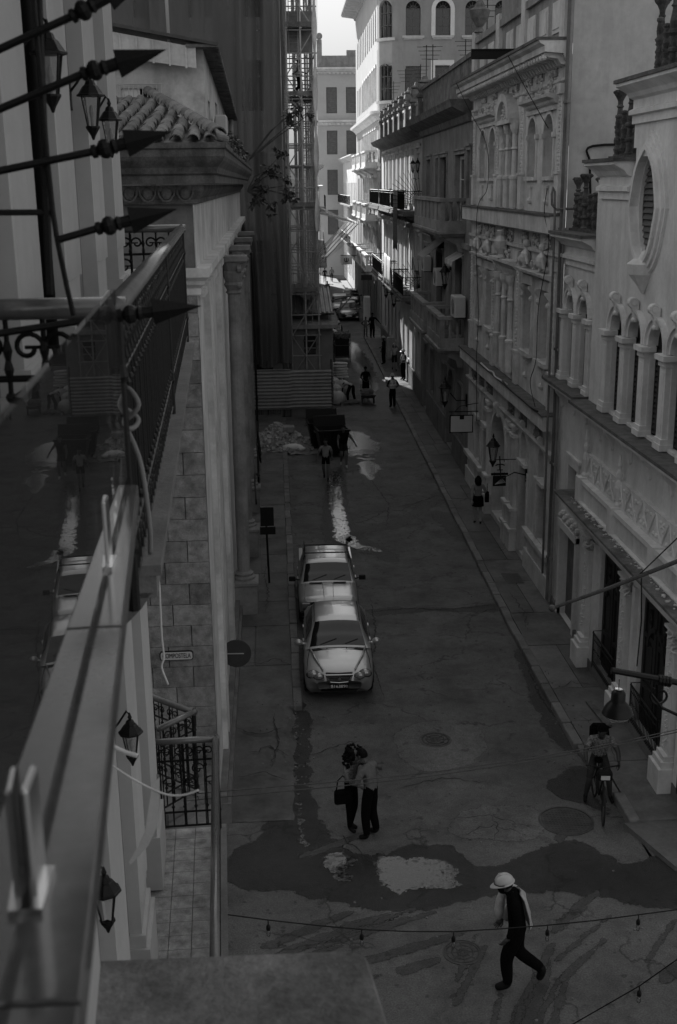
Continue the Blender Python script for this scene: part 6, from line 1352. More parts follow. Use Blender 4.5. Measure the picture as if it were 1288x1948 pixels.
net('sheer netting down the lower half of the scaffold tower',fz(.95,2.35,57.42,5.9,11.4,.4,.05),24,30,M_['net2']); net('sheer netting along the street side of the scaffold tower',lambda u,v:(2.40+.06*math.sin(u*19)+.05*math.sin(v*11),57.5+15*u,6+18.5*v),50,30,M_['net2'])
net('bundled netting rope along the inner edge of the tower',lambda u,v:(.98+.09*math.cos(u*2*PI)*(1+.5*math.sin(v*30)),57.3+.09*math.sin(u*2*PI),6+18.5*v),10,80,M_['net2'])
net('bundled netting rope on the street edge of the tower',lambda u,v:(2.30+.08*math.cos(u*2*PI)*(1+.6*math.sin(v*36)),57.3+.08*math.sin(u*2*PI),9+16*v),10,80,M_['white2'],'netting_roll')
# catch fan reaching over the street
net('sloping catch net reaching from the scaffold out over the street',lambda u,v:(2.9+2.4*v,72+9*u,6.3+2.5*v+.15*math.sin(u*9)+.12*math.sin(v*7+u*3)-.25*math.sin(PI*v)),30,16,M_['net2'],'catch_net')
net('upper sheet of the catch net above the street',lambda u,v:(2.9+2.3*v,72.5+8*u,9.6-.7*v+.12*math.sin(u*11)+.1*math.sin(v*6)),24,12,M_['net2'],'catch_net')
t=thing('net_support','tubular frame holding the catch net over the street','frame',(4,76,7)); 
for y in (72,74.5,77,79.5,81): MB().tube([(2.85,y,6.3),(5.35,y,8.85)],.03,5).build('strut',M_['metal'],t); MB().tube([(2.85,y,9.5),(5.35,y,8.85)],.025,5).build('strut',M_['metal'],t)
MB().tube([(5.3,71.8,8.85),(5.3,81.2,8.85)],.03,5).build('edge_tube',M_['metal'],t)
# ---- site cabin, hoarding of corrugated sheets
SCB=thing('site_cabin','small grey site cabin with a three pane door behind the hoarding','cabin',(2,58.6,0))
pcb=Pl((0,58.0,0),(1,0,0),(0,-1,0)); dsh=[shape_rect(1.52,2.2,2.95,4.02)]
b=MB(); wall(b,pcb,.92,3.0,.2,4.45,dsh,.1); b.quad((3.0,58,.2),(3.0,60.4,.2),(3.0,60.4,4.45),(3.0,58,4.45)); b.quad((.92,58,.2),(.92,60.4,.2),(.92,60.4,4.45),(.92,58,4.45)); b.build('wall',mat('cabin_paint',.19,.6,.1,2,.05,30,dirt=.15),SCB)
q=MB(); q.pbox(pcb,1.4,2.3,.3,4.15,.002,.03); 
for z in (2.95,3.31,3.66,3.98): q.pbox(pcb,1.5,2.22,z,z+.06,.03,.05)
q.pbox(pcb,1.5,1.57,2.95,4.04,.03,.05); q.pbox(pcb,2.15,2.22,2.95,4.04,.03,.05); o=q.build('door',M_['grey'],SCB)
for z in (3.01,3.37,3.72): MB().pbox(pcb,1.57,2.15,z,z+.29,.031,.036).build('pane',M_['void'] if z>3.2 else M_['pane'],o)
q=MB(); q.prism([(.7,57.6,4.42),(3.25,57.6,4.42),(3.25,60.6,4.75),(.7,60.6,4.75)],[(.7,57.6,4.5),(3.25,57.6,4.5),(3.25,60.6,4.83),(.7,60.6,4.83)]); q.pbox(Pl((0,57.6,0),(1,0,0),(0,-1,0)),.7,3.25,4.33,4.52,0,.04); q.build('roof',M_['grey'],SCB)
for i in range(7): x=.75+i*.41; MB().prism([(x,57.58,4.5),(x+.05,57.58,4.5),(x+.05,60.6,4.83),(x,60.6,4.83)],[(x,57.58,4.56),(x+.05,57.58,4.56),(x+.05,60.6,4.89),(x,60.6,4.89)]).build('roof_seam',M_['grey'],SCB)
def corrugated(pl,u0,u1,z0,z1,horizontal,pitch=.17,amp=.025,th=.004):
    q=MB(); v=[];f=[]
    n=int(((z1-z0) if horizontal else (u1-u0))/pitch*4)
    for k in (0,1):
        for i in range(n+1):
            t=i/n; d=amp*(1 if (i//2)%2 else -1)*(.85 if i%2 else 1)+k*th
            if horizontal: v+= [pl.p(u0,z0+(z1-z0)*t,d),pl.p(u1,z0+(z1-z0)*t,d)]
            else: v+= [pl.p(u0+(u1-u0)*t,z0,d),pl.p(u0+(u1-u0)*t,z1,d)]
    K=2*(n+1)
    for i in range(n): a=2*i; f+= [(a,a+1,a+3,a+2),(K+a,K+a+2,K+a+3,K+a+1)]
    f+= [(0,K,K+1,1)]; q.add(v,f); return q
M_['corr']=mat('galvanised_sheet',.27,.5,.18,1.5,.05,30,metal=.15,streak=.2,dirt=.25)
HO=thing('hoarding','hoarding of pale corrugated metal sheets across the left pavement','fence',(1,57.3,0)); phd=Pl((0,57.28,0),(1,0,0),(0,-1,0))
corrugated(phd,-1.05,.84,.4,2.42,True).build('sheet',M_['corr'],HO); corrugated(Pl((0,57.33,0),(1,0,0),(0,-1,0)),.80,2.86,.42,2.36,True).build('sheet',M_['corr'],HO); corrugated(Pl((0,57.45,0),(1,0,0),(0,-1,0)),-1.05,.84,.05,.5,False,.12).build('sheet',M_['dgrey'],HO)
MB().bbox(.86,2.4,57.42,57.8,0,.46,.04).build('concrete_block',M_['concrete'],HO)
for x in (-1.0,-.3,.5,.82,2.86): MB().box(x-.04,x+.04,57.42,57.5,0,2.85).build('post',M_['wood'] if x<.7 else M_['metal_d'],HO)
corrugated(Pl((2.92,0,0),(0,1,0),(1,0,0)),57.4,68,.3,2.1,True).build('sheet',M_['corr'],HO)
for y in (57.5,60,62.5,65,67.5): MB().box(2.85,2.91,y-.04,y+.04,0,2.6).build('post',M_['metal_d'],HO)
# second corrugated roof above the cabin
q=corrugated(Pl((0,0,0),(1,0,0),(0,0,1)),.85,2.95,0,0.001,False,.2,.03); 
R2f=thing('site_roof','tilted corrugated sheet roof above the site cabin','roof',(1.9,60,5.2)); q=MB(); v=[];n=40
for i in range(n+1): x=.85+2.2*i/n; d=.035*(1 if (i//2)%2 else -1); v+= [(x,58.3,5.05+d),(x,62.0,5.95+d)]
q.add(v,[(2*i,2*i+1,2*i+3,2*i+2) for i in range(n)]); q.add([(a,b_,c-.006) for a,b_,c in v],[(2*i,2*i+2,2*i+3,2*i+1) for i in range(n)]); q.build('sheet',M_['corr'],R2f)
for x in (.9,2.9): MB().tube([(x,58.4,2.2),(x,58.4,5.0)],.04,5).build('post',M_['metal'],R2f)
MB().tube([(.8,58.35,4.95),(3.1,58.35,4.95)],.04,5).build('beam',M_['wood'],R2f)
# ---- rubble heap
rb=MB(); rr=random.Random(21)
def rock(mb,c,s,r):
    v=[]; n=6
    pts=[Vector((r.uniform(-1,1),r.uniform(-1,1),r.uniform(-1,1))).normalized() for _ in range(8)]
    b0=len(mb.v); a=[Vector((x*s*r.uniform(.6,1.2),y*s*r.uniform(.6,1.2),z*s*r.uniform(.4,1.0))) for x in (-1,1) for y in (-1,1) for z in (-1,1)]
    ro=Matrix.Rotation(r.uniform(0,6),3,'Z')@Matrix.Rotation(r.uniform(0,6),3,'X')
    mb.add([Vector(c)+ro@p for p in a],[(0,1,3,2),(4,6,7,5),(0,4,5,1),(2,3,7,6),(0,2,6,4),(1,5,7,3)])
def heap_h(x,y): return max(0,.85*math.exp(-((x-.05)/.75)**2-((y-50.6)/1.1)**2)+.25*math.exp(-((x-1.0)/.5)**2-((y-50.3)/.8)**2))
hp=MB(); n=28; v=[];f=[]
for j in range(n+1):
    for i in range(n+1): x=-1.0+2.9*i/n; y=48.8+3.8*j/n; v.append((x,y,.10+heap_h(x,y)+.05*mnoise.noise(Vector((x*4,y*4,0)))-(.08 if heap_h(x,y)<.04 else 0)))
for j in range(n):
    for i in range(n): a=j*(n+1)+i; f.append((a,a+1,a+n+2,a+n+1))
hp.add(v,f); RH=thing('rubble_heap','heap of broken plaster, stone and sacks beside the hoarding','rubble',(.2,50.5,.1)); hp.build('debris',mat('rubble_dust',.2,.95,.35,6,.8,40,dirt=.3),RH)
rk=MB()
for i in range(330):
    x=rr.gauss(.1,.65); y=rr.gauss(50.4,.7)
    if -.95<x<1.8 and heap_h(x,y)>.02: rock(rk,(x,y,.14+heap_h(x,y)),rr.choice([.03,.04,.05,.07,.1]),rr)
rk.build('rock_pieces',mat('broken_plaster',.33,.9,.3,6,.4,40),RH)['kind']='stuff'
for i,(x,y,z,s,label) in enumerate(((.75,49.3,.25,.34,'pale torn sack lying at the foot of the rubble heap'),)):
    q=MB(); q.ball((x,y,z),s,12,8,(1.35,.6,.45)); q.ball((x+.35,y-.1,z-.05),s*.6,10,6,(1,.7,.5)); props(q.build('rubble_sack',M_['cloth'],smooth=True),label,'sack')
q=MB(); q.bbox(.35,.85,50.0,50.5,.75,1.0,.03); props(q.build('cardboard_box',M_['grey']),'crushed box on top of the rubble heap','box')
# ---- dumpsters
def dumpster(label,c,rz,s=1):
    t=thing('dumpster',label,'dumpster',c,rz,'black waste containers'); 
    def ring(hx,hy,z): return [(-hx,-hy,z),(hx,-hy,z),(hx,hy,z),(-hx,hy,z)]
    q=MB(); v=[]; 
    for hx,hy,z in ((.5,.36,.16),(.66,.5,1.12),(.70,.54,1.12),(.70,.54,1.2),(.63,.47,1.2),(.48,.34,.25)): v+=ring(hx,hy,z)
    f=[(3,2,1,0)]
    for k in range(5):
        for i in range(4): j=(i+1)%4; f.append((4*k+i,4*k+j,4*k+4+j,4*k+4+i))
    f.append((20,21,22,23)); q.add(v,f); q.build('body',M_['black'],t,world=False)
    q=MB()
    for i in range(7): x=-.48+i*.16; q.prism([(x*.78,-.365,.2),(x*.78+.04,-.365,.2),(x+.05,-.505,1.1),(x,-.505,1.1)],[(x*.78,-.385,.2),(x*.78+.04,-.385,.2),(x+.05,-.525,1.1),(x,-.525,1.1)])
    q.build('rib',M_['black'],t,world=False)
    q=MB(); q.prism([(-.7,.50,1.2),(.7,.50,1.2),(.68,.62,1.62),(-.68,.62,1.62)],[(-.7,.54,1.2),(.7,.54,1.2),(.68,.67,1.62),(-.68,.67,1.62)]); q.build('lid',M_['black'],t,world=False)
    for x in (-.42,.42):
        for y in (-.3,.3): q=MB(); q.lathe((x-.03,y,.09),[(.09,0),(.09,.06)],12,(1,0,0)); q.build('wheel',M_['black'],t,world=False)
    for x in (-.74,.74): q=MB(); q.tube([(x*.94,-.2,1.1),(x,-.2,1.06),(x,.2,1.06),(x*.94,.2,1.1)],.02,5); q.build('handle',M_['metal_d'],t,world=False)
dumpster('open black dumpster in front of the hoarding, nearer one',(2.42,48.6,0),rad(8)); dumpster('black dumpster with raised lid just behind the nearer one',(2.1,50.2,0),rad(4))
# ------------------------------------------------------------------ far left buildings
pa=skew(3.45,87,3.95,100); pa=Pl(pa.o,pa.u,-pa.n)
def farblock(name,label,pl,L,H,mt,floors,back):
    t=thing(name,label,'building',pl.p(L/2,0,-3)); n=int(L/2.6); ops=[shape_rect(1.4+2.6*i-.5,1.4+2.6*i+.5,z,z+2.2) for i in range(n) for z in floors]
    b=MB(); wall(b,pl,0,L,0,H,ops,.25); a,c=pl.p(0,0,0),pl.p(0,0,-12); b.quad(a,c,c+Vector((0,0,H)),a+Vector((0,0,H))); a,c=pl.p(L,0,0),pl.p(L,0,-12); b.quad(a,c,c+Vector((0,0,H)),a+Vector((0,0,H))); b.quad(pl.p(0,H),pl.p(L,H),pl.p(L,H,-12),pl.p(0,H,-12)); b.build('wall',mt,t)
    for sh in ops: panel(t,pl,sh,-.24,M_['void'],'opening_back')
    q=MB(); q.band(pl,0,L,H,[(.1,-.5),(.3,-.3),(.6,-.1),(.6,0)]); q.build('cornice',mt,t)
    for z in floors[1:]:
        q=MB(); q.pbox(pl,.6,L-.6,z-.2,z-.05,0,.7); q.build('balcony_floor',M_['grey'],t); q=MB(); q.tube([pl.p(.6,z+.9,.66),pl.p(L-.6,z+.9,.66)],.03,5); q.build('rail',M_['iron'],t)
        for i in range(int(L/.5)): MB().tube([pl.p(.7+i*.5,z,.66),pl.p(.7+i*.5,z+.9,.66)],.012,4).build('baluster',M_['iron'],t) if i<60 else None
    return t
farblock('shaded_house','shaded pale house behind the scaffold on the left side',pa,13.0,12.5,M_['cream'],(1.2,5.4,9.4),12)
pb=skew(3.95,100.2,5.6,140); pb=Pl(pb.o,pb.u,-pb.n); farblock('distant_house','distant low house on the left side of the street',pb,38,11.0,M_['cream'],(1,5,),12)
pcx=skew(8.95,122.2,9.2,149); farblock('distant_shop_house','distant house behind the corner block on the right side',pcx,26,14,M_['white2'],(1,5,9),12)
# signs over the far street
t=thing('hanging_sign','white hanging sign with a round dark emblem far down the street','sign',(7,108,8)); c=[(6.389,108.000,4.831),(7.440,108.000,4.815),(7.433,108.000,4.067),(6.380,108.000,4.084)]
MB().prism(c,[(x,y+.06,z) for x,y,z in c]).build('board',M_['white_p'],t); m0=Vector(c[0]).lerp(Vector(c[2]),.5)
q=MB(); q.tube([m0+Vector((.2*math.cos(a),-.03,.05+.2*math.sin(a))) for a in [PI*.8+i*PI*1.4/12 for i in range(13)]],.04,5); q.tube([m0+Vector((0,-.03,-.12)),m0+Vector((0,-.03,.22))],.045,5); q.tube([m0+Vector((-.3,-.03,-.26)),m0+Vector((.3,-.03,-.26))],.02,4); q.build('emblem',M_['black'],t)
MB().tube([Vector(c[0])+Vector((0,0,.05)),Vector(c[1])+Vector((1.2,0,.05))],.04,5).build('bracket',M_['iron'],t)
t=thing('hanging_sign','black rectangular hanging sign on the rounded corner block','sign',(8,93,6)); c=[(7.020,92.000,4.311),(7.881,92.000,4.297),(7.879,92.000,3.895),(7.018,92.000,3.910)]
MB().prism(c,[(x,y+.08,z) for x,y,z in c]).build('board',M_['black'],t); MB().tube([Vector(c[0])+Vector((0,0,.2)),Vector(c[1])+Vector((.6,0,.2))],.03,5).build('bracket',M_['iron'],t)
t=thing('utility_box','tall white utility cabinet on the pavement at the corner block','cabinet',(7.75,96,0)); MB().bbox(7.5,8.05,95.8,96.3,.1,2.3,.04).build('cabinet',M_['white_p'],t); MB().box(7.54,8.01,95.79,95.80,.3,2.2).build('door',M_['paper'],t)
t=thing('utility_box','low grey utility cabinet against the shaded wall','cabinet',(7.75,76,0)); MB().bbox(7.45,7.95,75.7,76.1,.1,1.5,.04).build('cabinet',M_['paper'],t); MB().box(7.49,7.91,75.69,75.70,.25,1.4).build('door',M_['white2'],t)
# ------------------------------------------------------------------ cables, string lights, flagpole, hanging lamp
wire('double power cable crossing the street at low level, upper strand',[(-1.05,10.9,5.12),(-.67,11,5.1),(1.71,11,5.24),(4.15,11,5.61),(7.3,11.2,6.3)],.006,mt=M_['metal_d']); wire('double power cable crossing the street at low level, lower strand',[(-1.05,10.9,5.06),(-.67,11,5.03),(1.71,11,5.20),(4.15,11,5.58),(7.3,11.2,6.28)],.006,mt=M_['metal_d'])
bulbm=[]
def string_light(label,pts,bulbs,seed):
    t=thing('string_lights',label,'string lights',pts[0],0,'strings of bulbs across the street'); MB().tube(pts,.007,5).build('cable',M_['black'],t)
    for p in bulbs:
        p=Vector(p); q=MB(); q.tube([p,p-Vector((0,0,.06))],.006,4); q.lathe(p-Vector((0,0,.13)),[(.012,0),(.024,.01),(.024,.05),(.014,.07),(.006,.075)],8); o=q.build('socket',M_['black'],t)
        q=MB(); q.lathe(p-Vector((0,0,.21)),[(.004,0),(.018,.012),(.024,.04),(.018,.065),(.012,.08)],8); q.build('bulb',M_['glassd'],t,smooth=True)
string_light('string of clear bulbs across the foreground street',[(-1.0,10.9,3.7)]+[(-0.642,11.000,3.615),(-0.220,11.000,3.527),(0.291,11.000,3.434),(0.795,11.000,3.354),(1.326,11.000,3.299),(1.808,11.000,3.273),(2.315,11.000,3.280),(2.852,11.000,3.298),(3.367,11.000,3.330),(3.866,11.000,3.378),(4.306,11.000,3.422)]+[(6.9,11,3.75)],[(-0.220,11.000,3.527),(0.795,11.000,3.354),(1.808,11.000,3.273),(2.852,11.000,3.298),(3.866,11.000,3.378)],1)
string_light('second string of bulbs at the bottom right corner',[(2.417,10.000,2.516),(2.900,10.000,2.823),(3.574,10.000,3.249),(3.943,10.000,3.542),(5.032,10.000,4.313)],[(3.574,10.000,3.249)],2)
t=thing('flagpole','slanting weathered flagpole jutting in from the right edge','pole',(3.6,12,8)); P=[(3.010,12.000,6.638),(3.648,12.000,6.857),(4.386,12.000,7.140),(5.140,12.000,7.456)]; q=MB(); q.tube(P,[.02,.024,.027,.03],8); q.build('pole',mat('rusty_pole',.035,.7,.5,14,.3,60),t); q=MB(); q.ball(P[0],.04,8,6); q.build('knob',M_['metal_d'],t); q=MB(); q.tube([Vector(P[1])+Vector((.35,0,.1)),Vector(P[1])+Vector((.38,0,-.4)),Vector(P[1])+Vector((.36,0,-.95))],.008,4); q.tube([Vector(P[1]).lerp(Vector(P[2]),.4),Vector(P[2])+Vector((.5,0,.8))],.008,4); q.build('stay_wire',M_['black'],t)
t=thing('hanging_lamp','black dome lamp hanging from a scrolled iron arm at right','lamp',(3.9,9,6.5)); A=[(2.788,9.000,7.202),(3.363,9.000,7.069),(3.978,9.000,6.928)]
q=MB(); q.tube(A,.028,8); a1=Vector(A[1])+Vector((-.12,0,.02)); ax=(Vector(A[2])-Vector(A[0])).normalized()
for k in range(4): q.lathe(a1+ax*(.03*k-.05),[(.045,0),(.05,.012),(.045,.024)],8,ax)
q.tube([a1+Vector((-.02+.09*(1-.5*i/12)*math.cos(2.2+i*.5),0,-.14+.09*(1-.5*i/12)*math.sin(2.2+i*.5))) for i in range(13)],.012,5); q.tube([a1+Vector((-.1,0,-.12)),a1+Vector((0,0,-.25)),a1+Vector((.25,0,-.38)),a1+Vector((.6,0,-.5))],.014,5); q.build('arm',M_['iron'],t)
c=Vector([(2.861,9.000,7.020)][0]); q=MB(); q.lathe(c,[(.026,0),(.045,-.01),(.06,-.03),(.062,-.10),(.066,-.11),(.095,-.14),(.12,-.18),(.13,-.215),(.134,-.22),(.128,-.226),(.09,-.17)],24); q.build('shade',mat('enamel_shade',.005,.4,.1,4,0,spec=.25),t,smooth=True)
q=MB(); q.lathe(c,[(.03,.0),(.035,.01),(.03,.014),(.008,.02)],12); q.tube([c,c+Vector((0,0,.1))],.006,4); q.build('fitting',M_['silver'],t); q=MB(); q.lathe(c+Vector((0,0,-.215)),[(.118,.0),(.108,-.035),(.07,-.06),(.02,-.07)],18); q.build('glass_bowl',M_['glassd'],t,smooth=True)

# ------------------------------------------------------------------ cars
def paint(name,c,metal=.6,rough=.28): return mat(name,c,rough,.04,3,0,30,metal=metal,coat=.6,spec=.5)
M_['silverp']=paint('silver_car_paint',.42); M_['greyp']=paint('grey_car_paint',.13,.5); M_['whitep']=paint('pale_car_paint',.5,.1); M_['darkp']=paint('black_car_paint',.02,.2)
M_['tyre']=mat('tyre_rubber',.012,.8,.2,6,.2,60); M_['carglass']=mat('car_glass',.008,.04,.1,2,0,spec=.8); M_['lampglass']=mat('headlamp_glass',.30,.08,.3,20,0,metal=.5,spec=.8); M_['chrome']=mat('chrome_trim',.6,.12,.05,5,0,metal=1)
def interp(tab,y):
    if y<=tab[0][0]: return tab[0][1:]
    for a,b in zip(tab,tab[1:]):
        if y<=b[0]:
            t=(y-a[0])/(b[0]-a[0]); t=t*t*(3-2*t)*.5+t*.5; return tuple(p+(q-p)*t for p,q in zip(a[1:],b[1:]))
    return tab[-1][1:]
def car(label,loc,rz,P,body,plate=None,group=None,name='parked_car'):
    t=thing(name,label,'car',loc,rz,group)
    B=P['body']; L=B[-1][0]; N=44; q=MB(); v=[];f=[]
    def sec(y):
        zb,zt,w=interp(B,y); h=zt-zb; cr=P.get('crown',.035)
        half=[(0,zt+cr),(w*.45,zt+cr*.75),(w*.80,zt),(w*.93,zt-h*.05),(w*.985,zt-h*.16),(w,zt-h*.38),(w*.99,zt-h*.62),(w*.96,zb+h*.1),(w*.9,zb),(0,zb)]
        return half+[(-x,z) for x,z in half[-2:0:-1]]
    for i in range(N+1):
        y=L*i/N
        for x,z in sec(y): v.append((x,y,z))
    K=len(sec(0))
    for i in range(N):
        for k in range(K): l=(k+1)%K; f.append((i*K+k,i*K+l,(i+1)*K+l,(i+1)*K+k))
    f.append(tuple(range(K))); f.append(tuple(range(N*K+K-1,N*K-1,-1))); q.add(v,f); bo=q.build('body',body,t,smooth=True,world=False)
    # cabin
    C=P['cab']; y0,y1=C[0][0],C[-1][0]; wb=P['wb']
    def cab(y,s,off=0):
        zt,wt,zb=interp(C,y); a=abs(s); sg=1 if s>=0 else -1
        if a<.6: u=a/.6; x=wt*u; z=zt+.03*(1-u*u)-.012*u**4
        else: u=(a-.6)/.4; x=wt+(wb-wt)*u; z=(zt-.012)+(zb-zt+.012)*u
        return Vector((sg*x,y,z))
    def patch(name,ya,yb,sa,sb,mt,off,nu=12,nv=10,par=None,inset=0):
        q=MB(); v=[]
        for j in range(nv+1):
            for i in range(nu+1):
                y=ya+(yb-ya)*j/nv; s=sa+(sb-sa)*i/nu
                p=cab(y,s); n=(cab(y,s+.02)-cab(y,s-.02)).cross(cab(y+.02,s)-cab(y-.02,s))
                n=n.normalized() if n.length>1e-9 else Vector((0,0,1)); 
                if n.z<0: n=-n
                v.append(p+n*off)
        q.add(v,[(j*(nu+1)+i,j*(nu+1)+i+1,(j+1)*(nu+1)+i+1,(j+1)*(nu+1)+i) for j in range(nv) for i in range(nu)]); return q.build(name,mt,par or t,smooth=True,world=False)
    patch('cabin',y0,y1,-1,1,body,0,28,34)
    ws=P['ws']; patch('windscreen',ws[0],ws[1],-.56,.56,M_['carglass'],.006); rw=P['rw']; patch('rear_window',rw[0],rw[1],-.52,.52,M_['carglass'],.006)
    for sg in (-1,1):
        for a,b in P['sw']: patch('side_window',a,b,sg*.66,sg*.95,M_['carglass'],.006,6,8)
        # roof seam
        q=MB(); q.tube([cab(ws[1]+.03+(rw[0]-ws[1]-.06)*i/8,sg*.58)+Vector((0,0,.006)) for i in range(9)],.009,4); q.build('roof_seam',M_['black'],t,world=False)
        # pillars trim
        mz=interp(C,ws[0])[2]; my=ws[0]+.22; q=MB(); mx=sg*(wb+.10)
        if P.get('boxmirror'): q.bbox(min(mx,mx+sg*.18),max(mx,mx+sg*.18),my,my+.07,mz,mz+.13,.02); q.tube([(sg*(wb-.02),my+.04,mz+.02),(mx,my+.04,mz+.05)],.015,5)
        else: q.ball((mx+sg*.05,my,mz+.07),.1,10,8,(1,.6,.75)); q.tube([(sg*(wb-.04),my+.02,mz+.02),(mx,my,mz+.04)],.025,6)
        q.build('mirror',M_['black'] if P.get('boxmirror') else body,t,smooth=not P.get('boxmirror'),world=False)
        # wheels
        for wy in P['wheels']:
            wx=sg*(interp(B,wy)[2]-.09); r=.30; q=MB(); q.lathe((wx-.09,wy,r),[(r*.6,0),(r*.9,0),(r,.03),(r,.15),(r*.9,.18),(r*.6,.18)],22,(1,0,0)); wo=q.build('wheel',M_['tyre'],t,world=False)
            q=MB(); xo=wx+sg*.092; q.lathe((xo-.01*sg,wy,r),[(r*.62,-.01),(r*.62,.01),(r*.5,.0),(r*.15,.015)],18,(1,0,0)); q.build('rim',M_['silver'],wo,world=False)
            q=MB(); q.arch(Pl((wx+sg*.095,0,0),(0,1,0),(sg,0,0)),wy,r,.315,.35,-.06,.006,0,PI,12); q.build('wheel_arch',M_['black'],t,world=False)
        # door seams and handles
        for dy in P['seams']: q=MB(); q.tube([(sg*(interp(B,dy)[2]*c_+.002),dy,z) for c_,z in ((.99,interp(B,dy)[1]-.09),(1.0,.6),(.985,.34))],.005,4); q.build('door_seam',M_['black'],t,world=False)
        for dy in P['seams'][:-1]: q=MB(); q.bbox(min(sg*wb*1.03,sg*(wb*1.03+.03)),max(sg*wb*1.03,sg*(wb*1.03+.03)),dy+.6,dy+.78,.74,.78,.008); q.build('door_handle',body,t,world=False)
        P['lamp'](t,sg)
    P['front'](t,body)
    for k in (0,1):
        a=cab(ws[0]+.01,-.35+.5*k)+Vector((0,0,.02)); b=cab(ws[0]+.1,-.02+.45*k)+Vector((0,0,.03)); q=MB(); q.tube([a,b],.008,4); q.build('wiper',M_['black'],t,world=False)
    q=MB(); z_=B[len(B)//2][1]-.07; q.box(-.62,.62,ws[0]-.13,ws[0]+.0,interp(C,ws[0])[2]-.03,interp(C,ws[0])[2]+.012); q.build('cowl',M_['black'],t,world=False)
    return t
def lamp_round(t,sg):
    # blended twin-lens headlamps
    for (x,y,z,r,sx) in ((.585,.13,.63,.14,1.0),(.455,.075,.60,.11,1.1)):
        q=MB(); q.ball((sg*x,y,z),r*1.1,12,8,(sx,.55,.72)); q.build('headlamp_rim',M_['black'],t,smooth=True,world=False)
        q=MB(); q.ball((sg*x,y-.014,z+.012),r,12,8,(sx,.55,.72)); q.build('headlight',M_['lampglass'],t,smooth=True,world=False)
def front_sedan(t,body):
    q=MB(); q.prism([(-.30,-.012,.66),(.30,-.012,.66),(.20,-.03,.515),(-.20,-.03,.515)],[(-.30,.12,.68),(.30,.12,.68),(.20,.12,.515),(-.20,.12,.515)]); g=q.build('grille',M_['black'],t,world=False)
    for i in range(4): z=.54+i*.034; w=.21+i*.024; q=MB(); q.box(-w,w,-.034+i*.004,.0,z,z+.010); q.build('grille_bar',M_['chrome'],g,world=False)
    q=MB(); q.tube([(-.31,-.014,.672),(0,-.03,.676),(.31,-.014,.672)],.014,5); q.tube([(-.31,-.014,.672),(-.2,-.036,.51),(0,-.042,.495),(.2,-.036,.51),(.31,-.014,.672)],.011,5); q.build('grille_frame',M_['chrome'],t,world=False)
    q=MB(); q.lathe((0,-.045,.595),[(.042,0),(.042,.012)],4,(0,-1,0)); q.tube([(-.03,-.056,.575),(0,-.056,.63),(.03,-.056,.575)],.008,4); q.build('badge',M_['chrome'],t,world=False)
    q=MB(); q.box(-.20,.20,-.052,-.03,.36,.46); pl=q.build('number_plate',M_['black'],t,world=False); text2(pl,'B163891',(0,-.054,.41),.1,M_['white_p'],.36)
    q=MB(); q.prism([(-.42,.0,.29),(.42,.0,.29),(.36,-.005,.26),(-.36,-.005,.26)],[(-.42,.1,.29),(.42,.1,.29),(.36,.1,.26),(-.36,.1,.26)]); q.build('lower_intake',M_['black'],t,world=False)
    for sg in (-1,1):
        q=MB(); q.tube([(sg*.64,.98,.925),(sg*.54,.6,.862),(sg*.36,.14,.735)],.02,6); q.build('bonnet_crease',body,t,smooth=True,world=False)
        q=MB(); q.tube([(sg*.64,.98,.90),(sg*.70,.6,.80),(sg*.72,.25,.70)],.006,4); q.build('bonnet_seam',M_['black'],t,world=False)
    for x in (-.25,.2): q=MB(); q.ball((x,.88,.945),.016,6,4); q.build('washer_jet',M_['black'],t,world=False)
def text2(par,s,loc,size,mt,width):
    cu=bpy.data.curves.new('lettering','FONT'); cu.body=s; cu.size=size; cu.extrude=.001; cu.align_x='CENTER'; cu.align_y='CENTER'; o=bpy.data.objects.new('lettering',cu); COL.objects.link(o); dg=bpy.context.evaluated_depsgraph_get(); me=bpy.data.meshes.new_from_object(o.evaluated_get(dg)); COL.objects.unlink(o); bpy.data.objects.remove(o)
    me.materials.clear(); me.materials.append(mt); w_=max(v.co.x for v in me.vertices)-min(v.co.x for v in me.vertices)
    return inst(me,'lettering',par,loc,(PI/2,0,0),(width/w_,1,1),world=False)
SEDAN=dict(body=[(0,.34,.50,.50),(.03,.27,.58,.62),(.12,.21,.66,.72),(.3,.2,.735,.77),(.6,.2,.81,.785),(1.0,.2,.885,.79),(1.3,.2,.90,.79),(2.2,.2,.91,.79),(3.1,.2,.93,.79),(3.6,.21,.93,.77),(3.95,.25,.88,.72),(4.07,.32,.78,.65),(4.1,.4,.66,.55)],
 cab=[(.98,.90,.70,.89),(1.25,1.12,.63,.89),(1.56,1.345,.55,.9),(1.8,1.405,.54,.9),(2.3,1.43,.54,.9),(2.75,1.39,.53,.91),(3.05,1.25,.55,.92),(3.45,.97,.62,.92)],wb=.755,ws=(1.03,1.55),rw=(2.82,3.38),sw=[(1.42,2.08),(2.14,2.85)],wheels=(.72,3.28),seams=(1.18,2.1,2.95),lamp=lamp_round,front=front_sedan)
car('silver rounded sedan parked nearest the camera by the left kerb',(1.28,23.98,0),rad(-1.5),SEDAN,M_['silverp'])
q=MB(); 
def lamp_box(t,sg):
    q=MB(); q.bbox(min(sg*.48,sg*.70),max(sg*.48,sg*.70),-.01,.05,.56,.70,.015); q.build('headlight',M_['lampglass'],t,world=False)
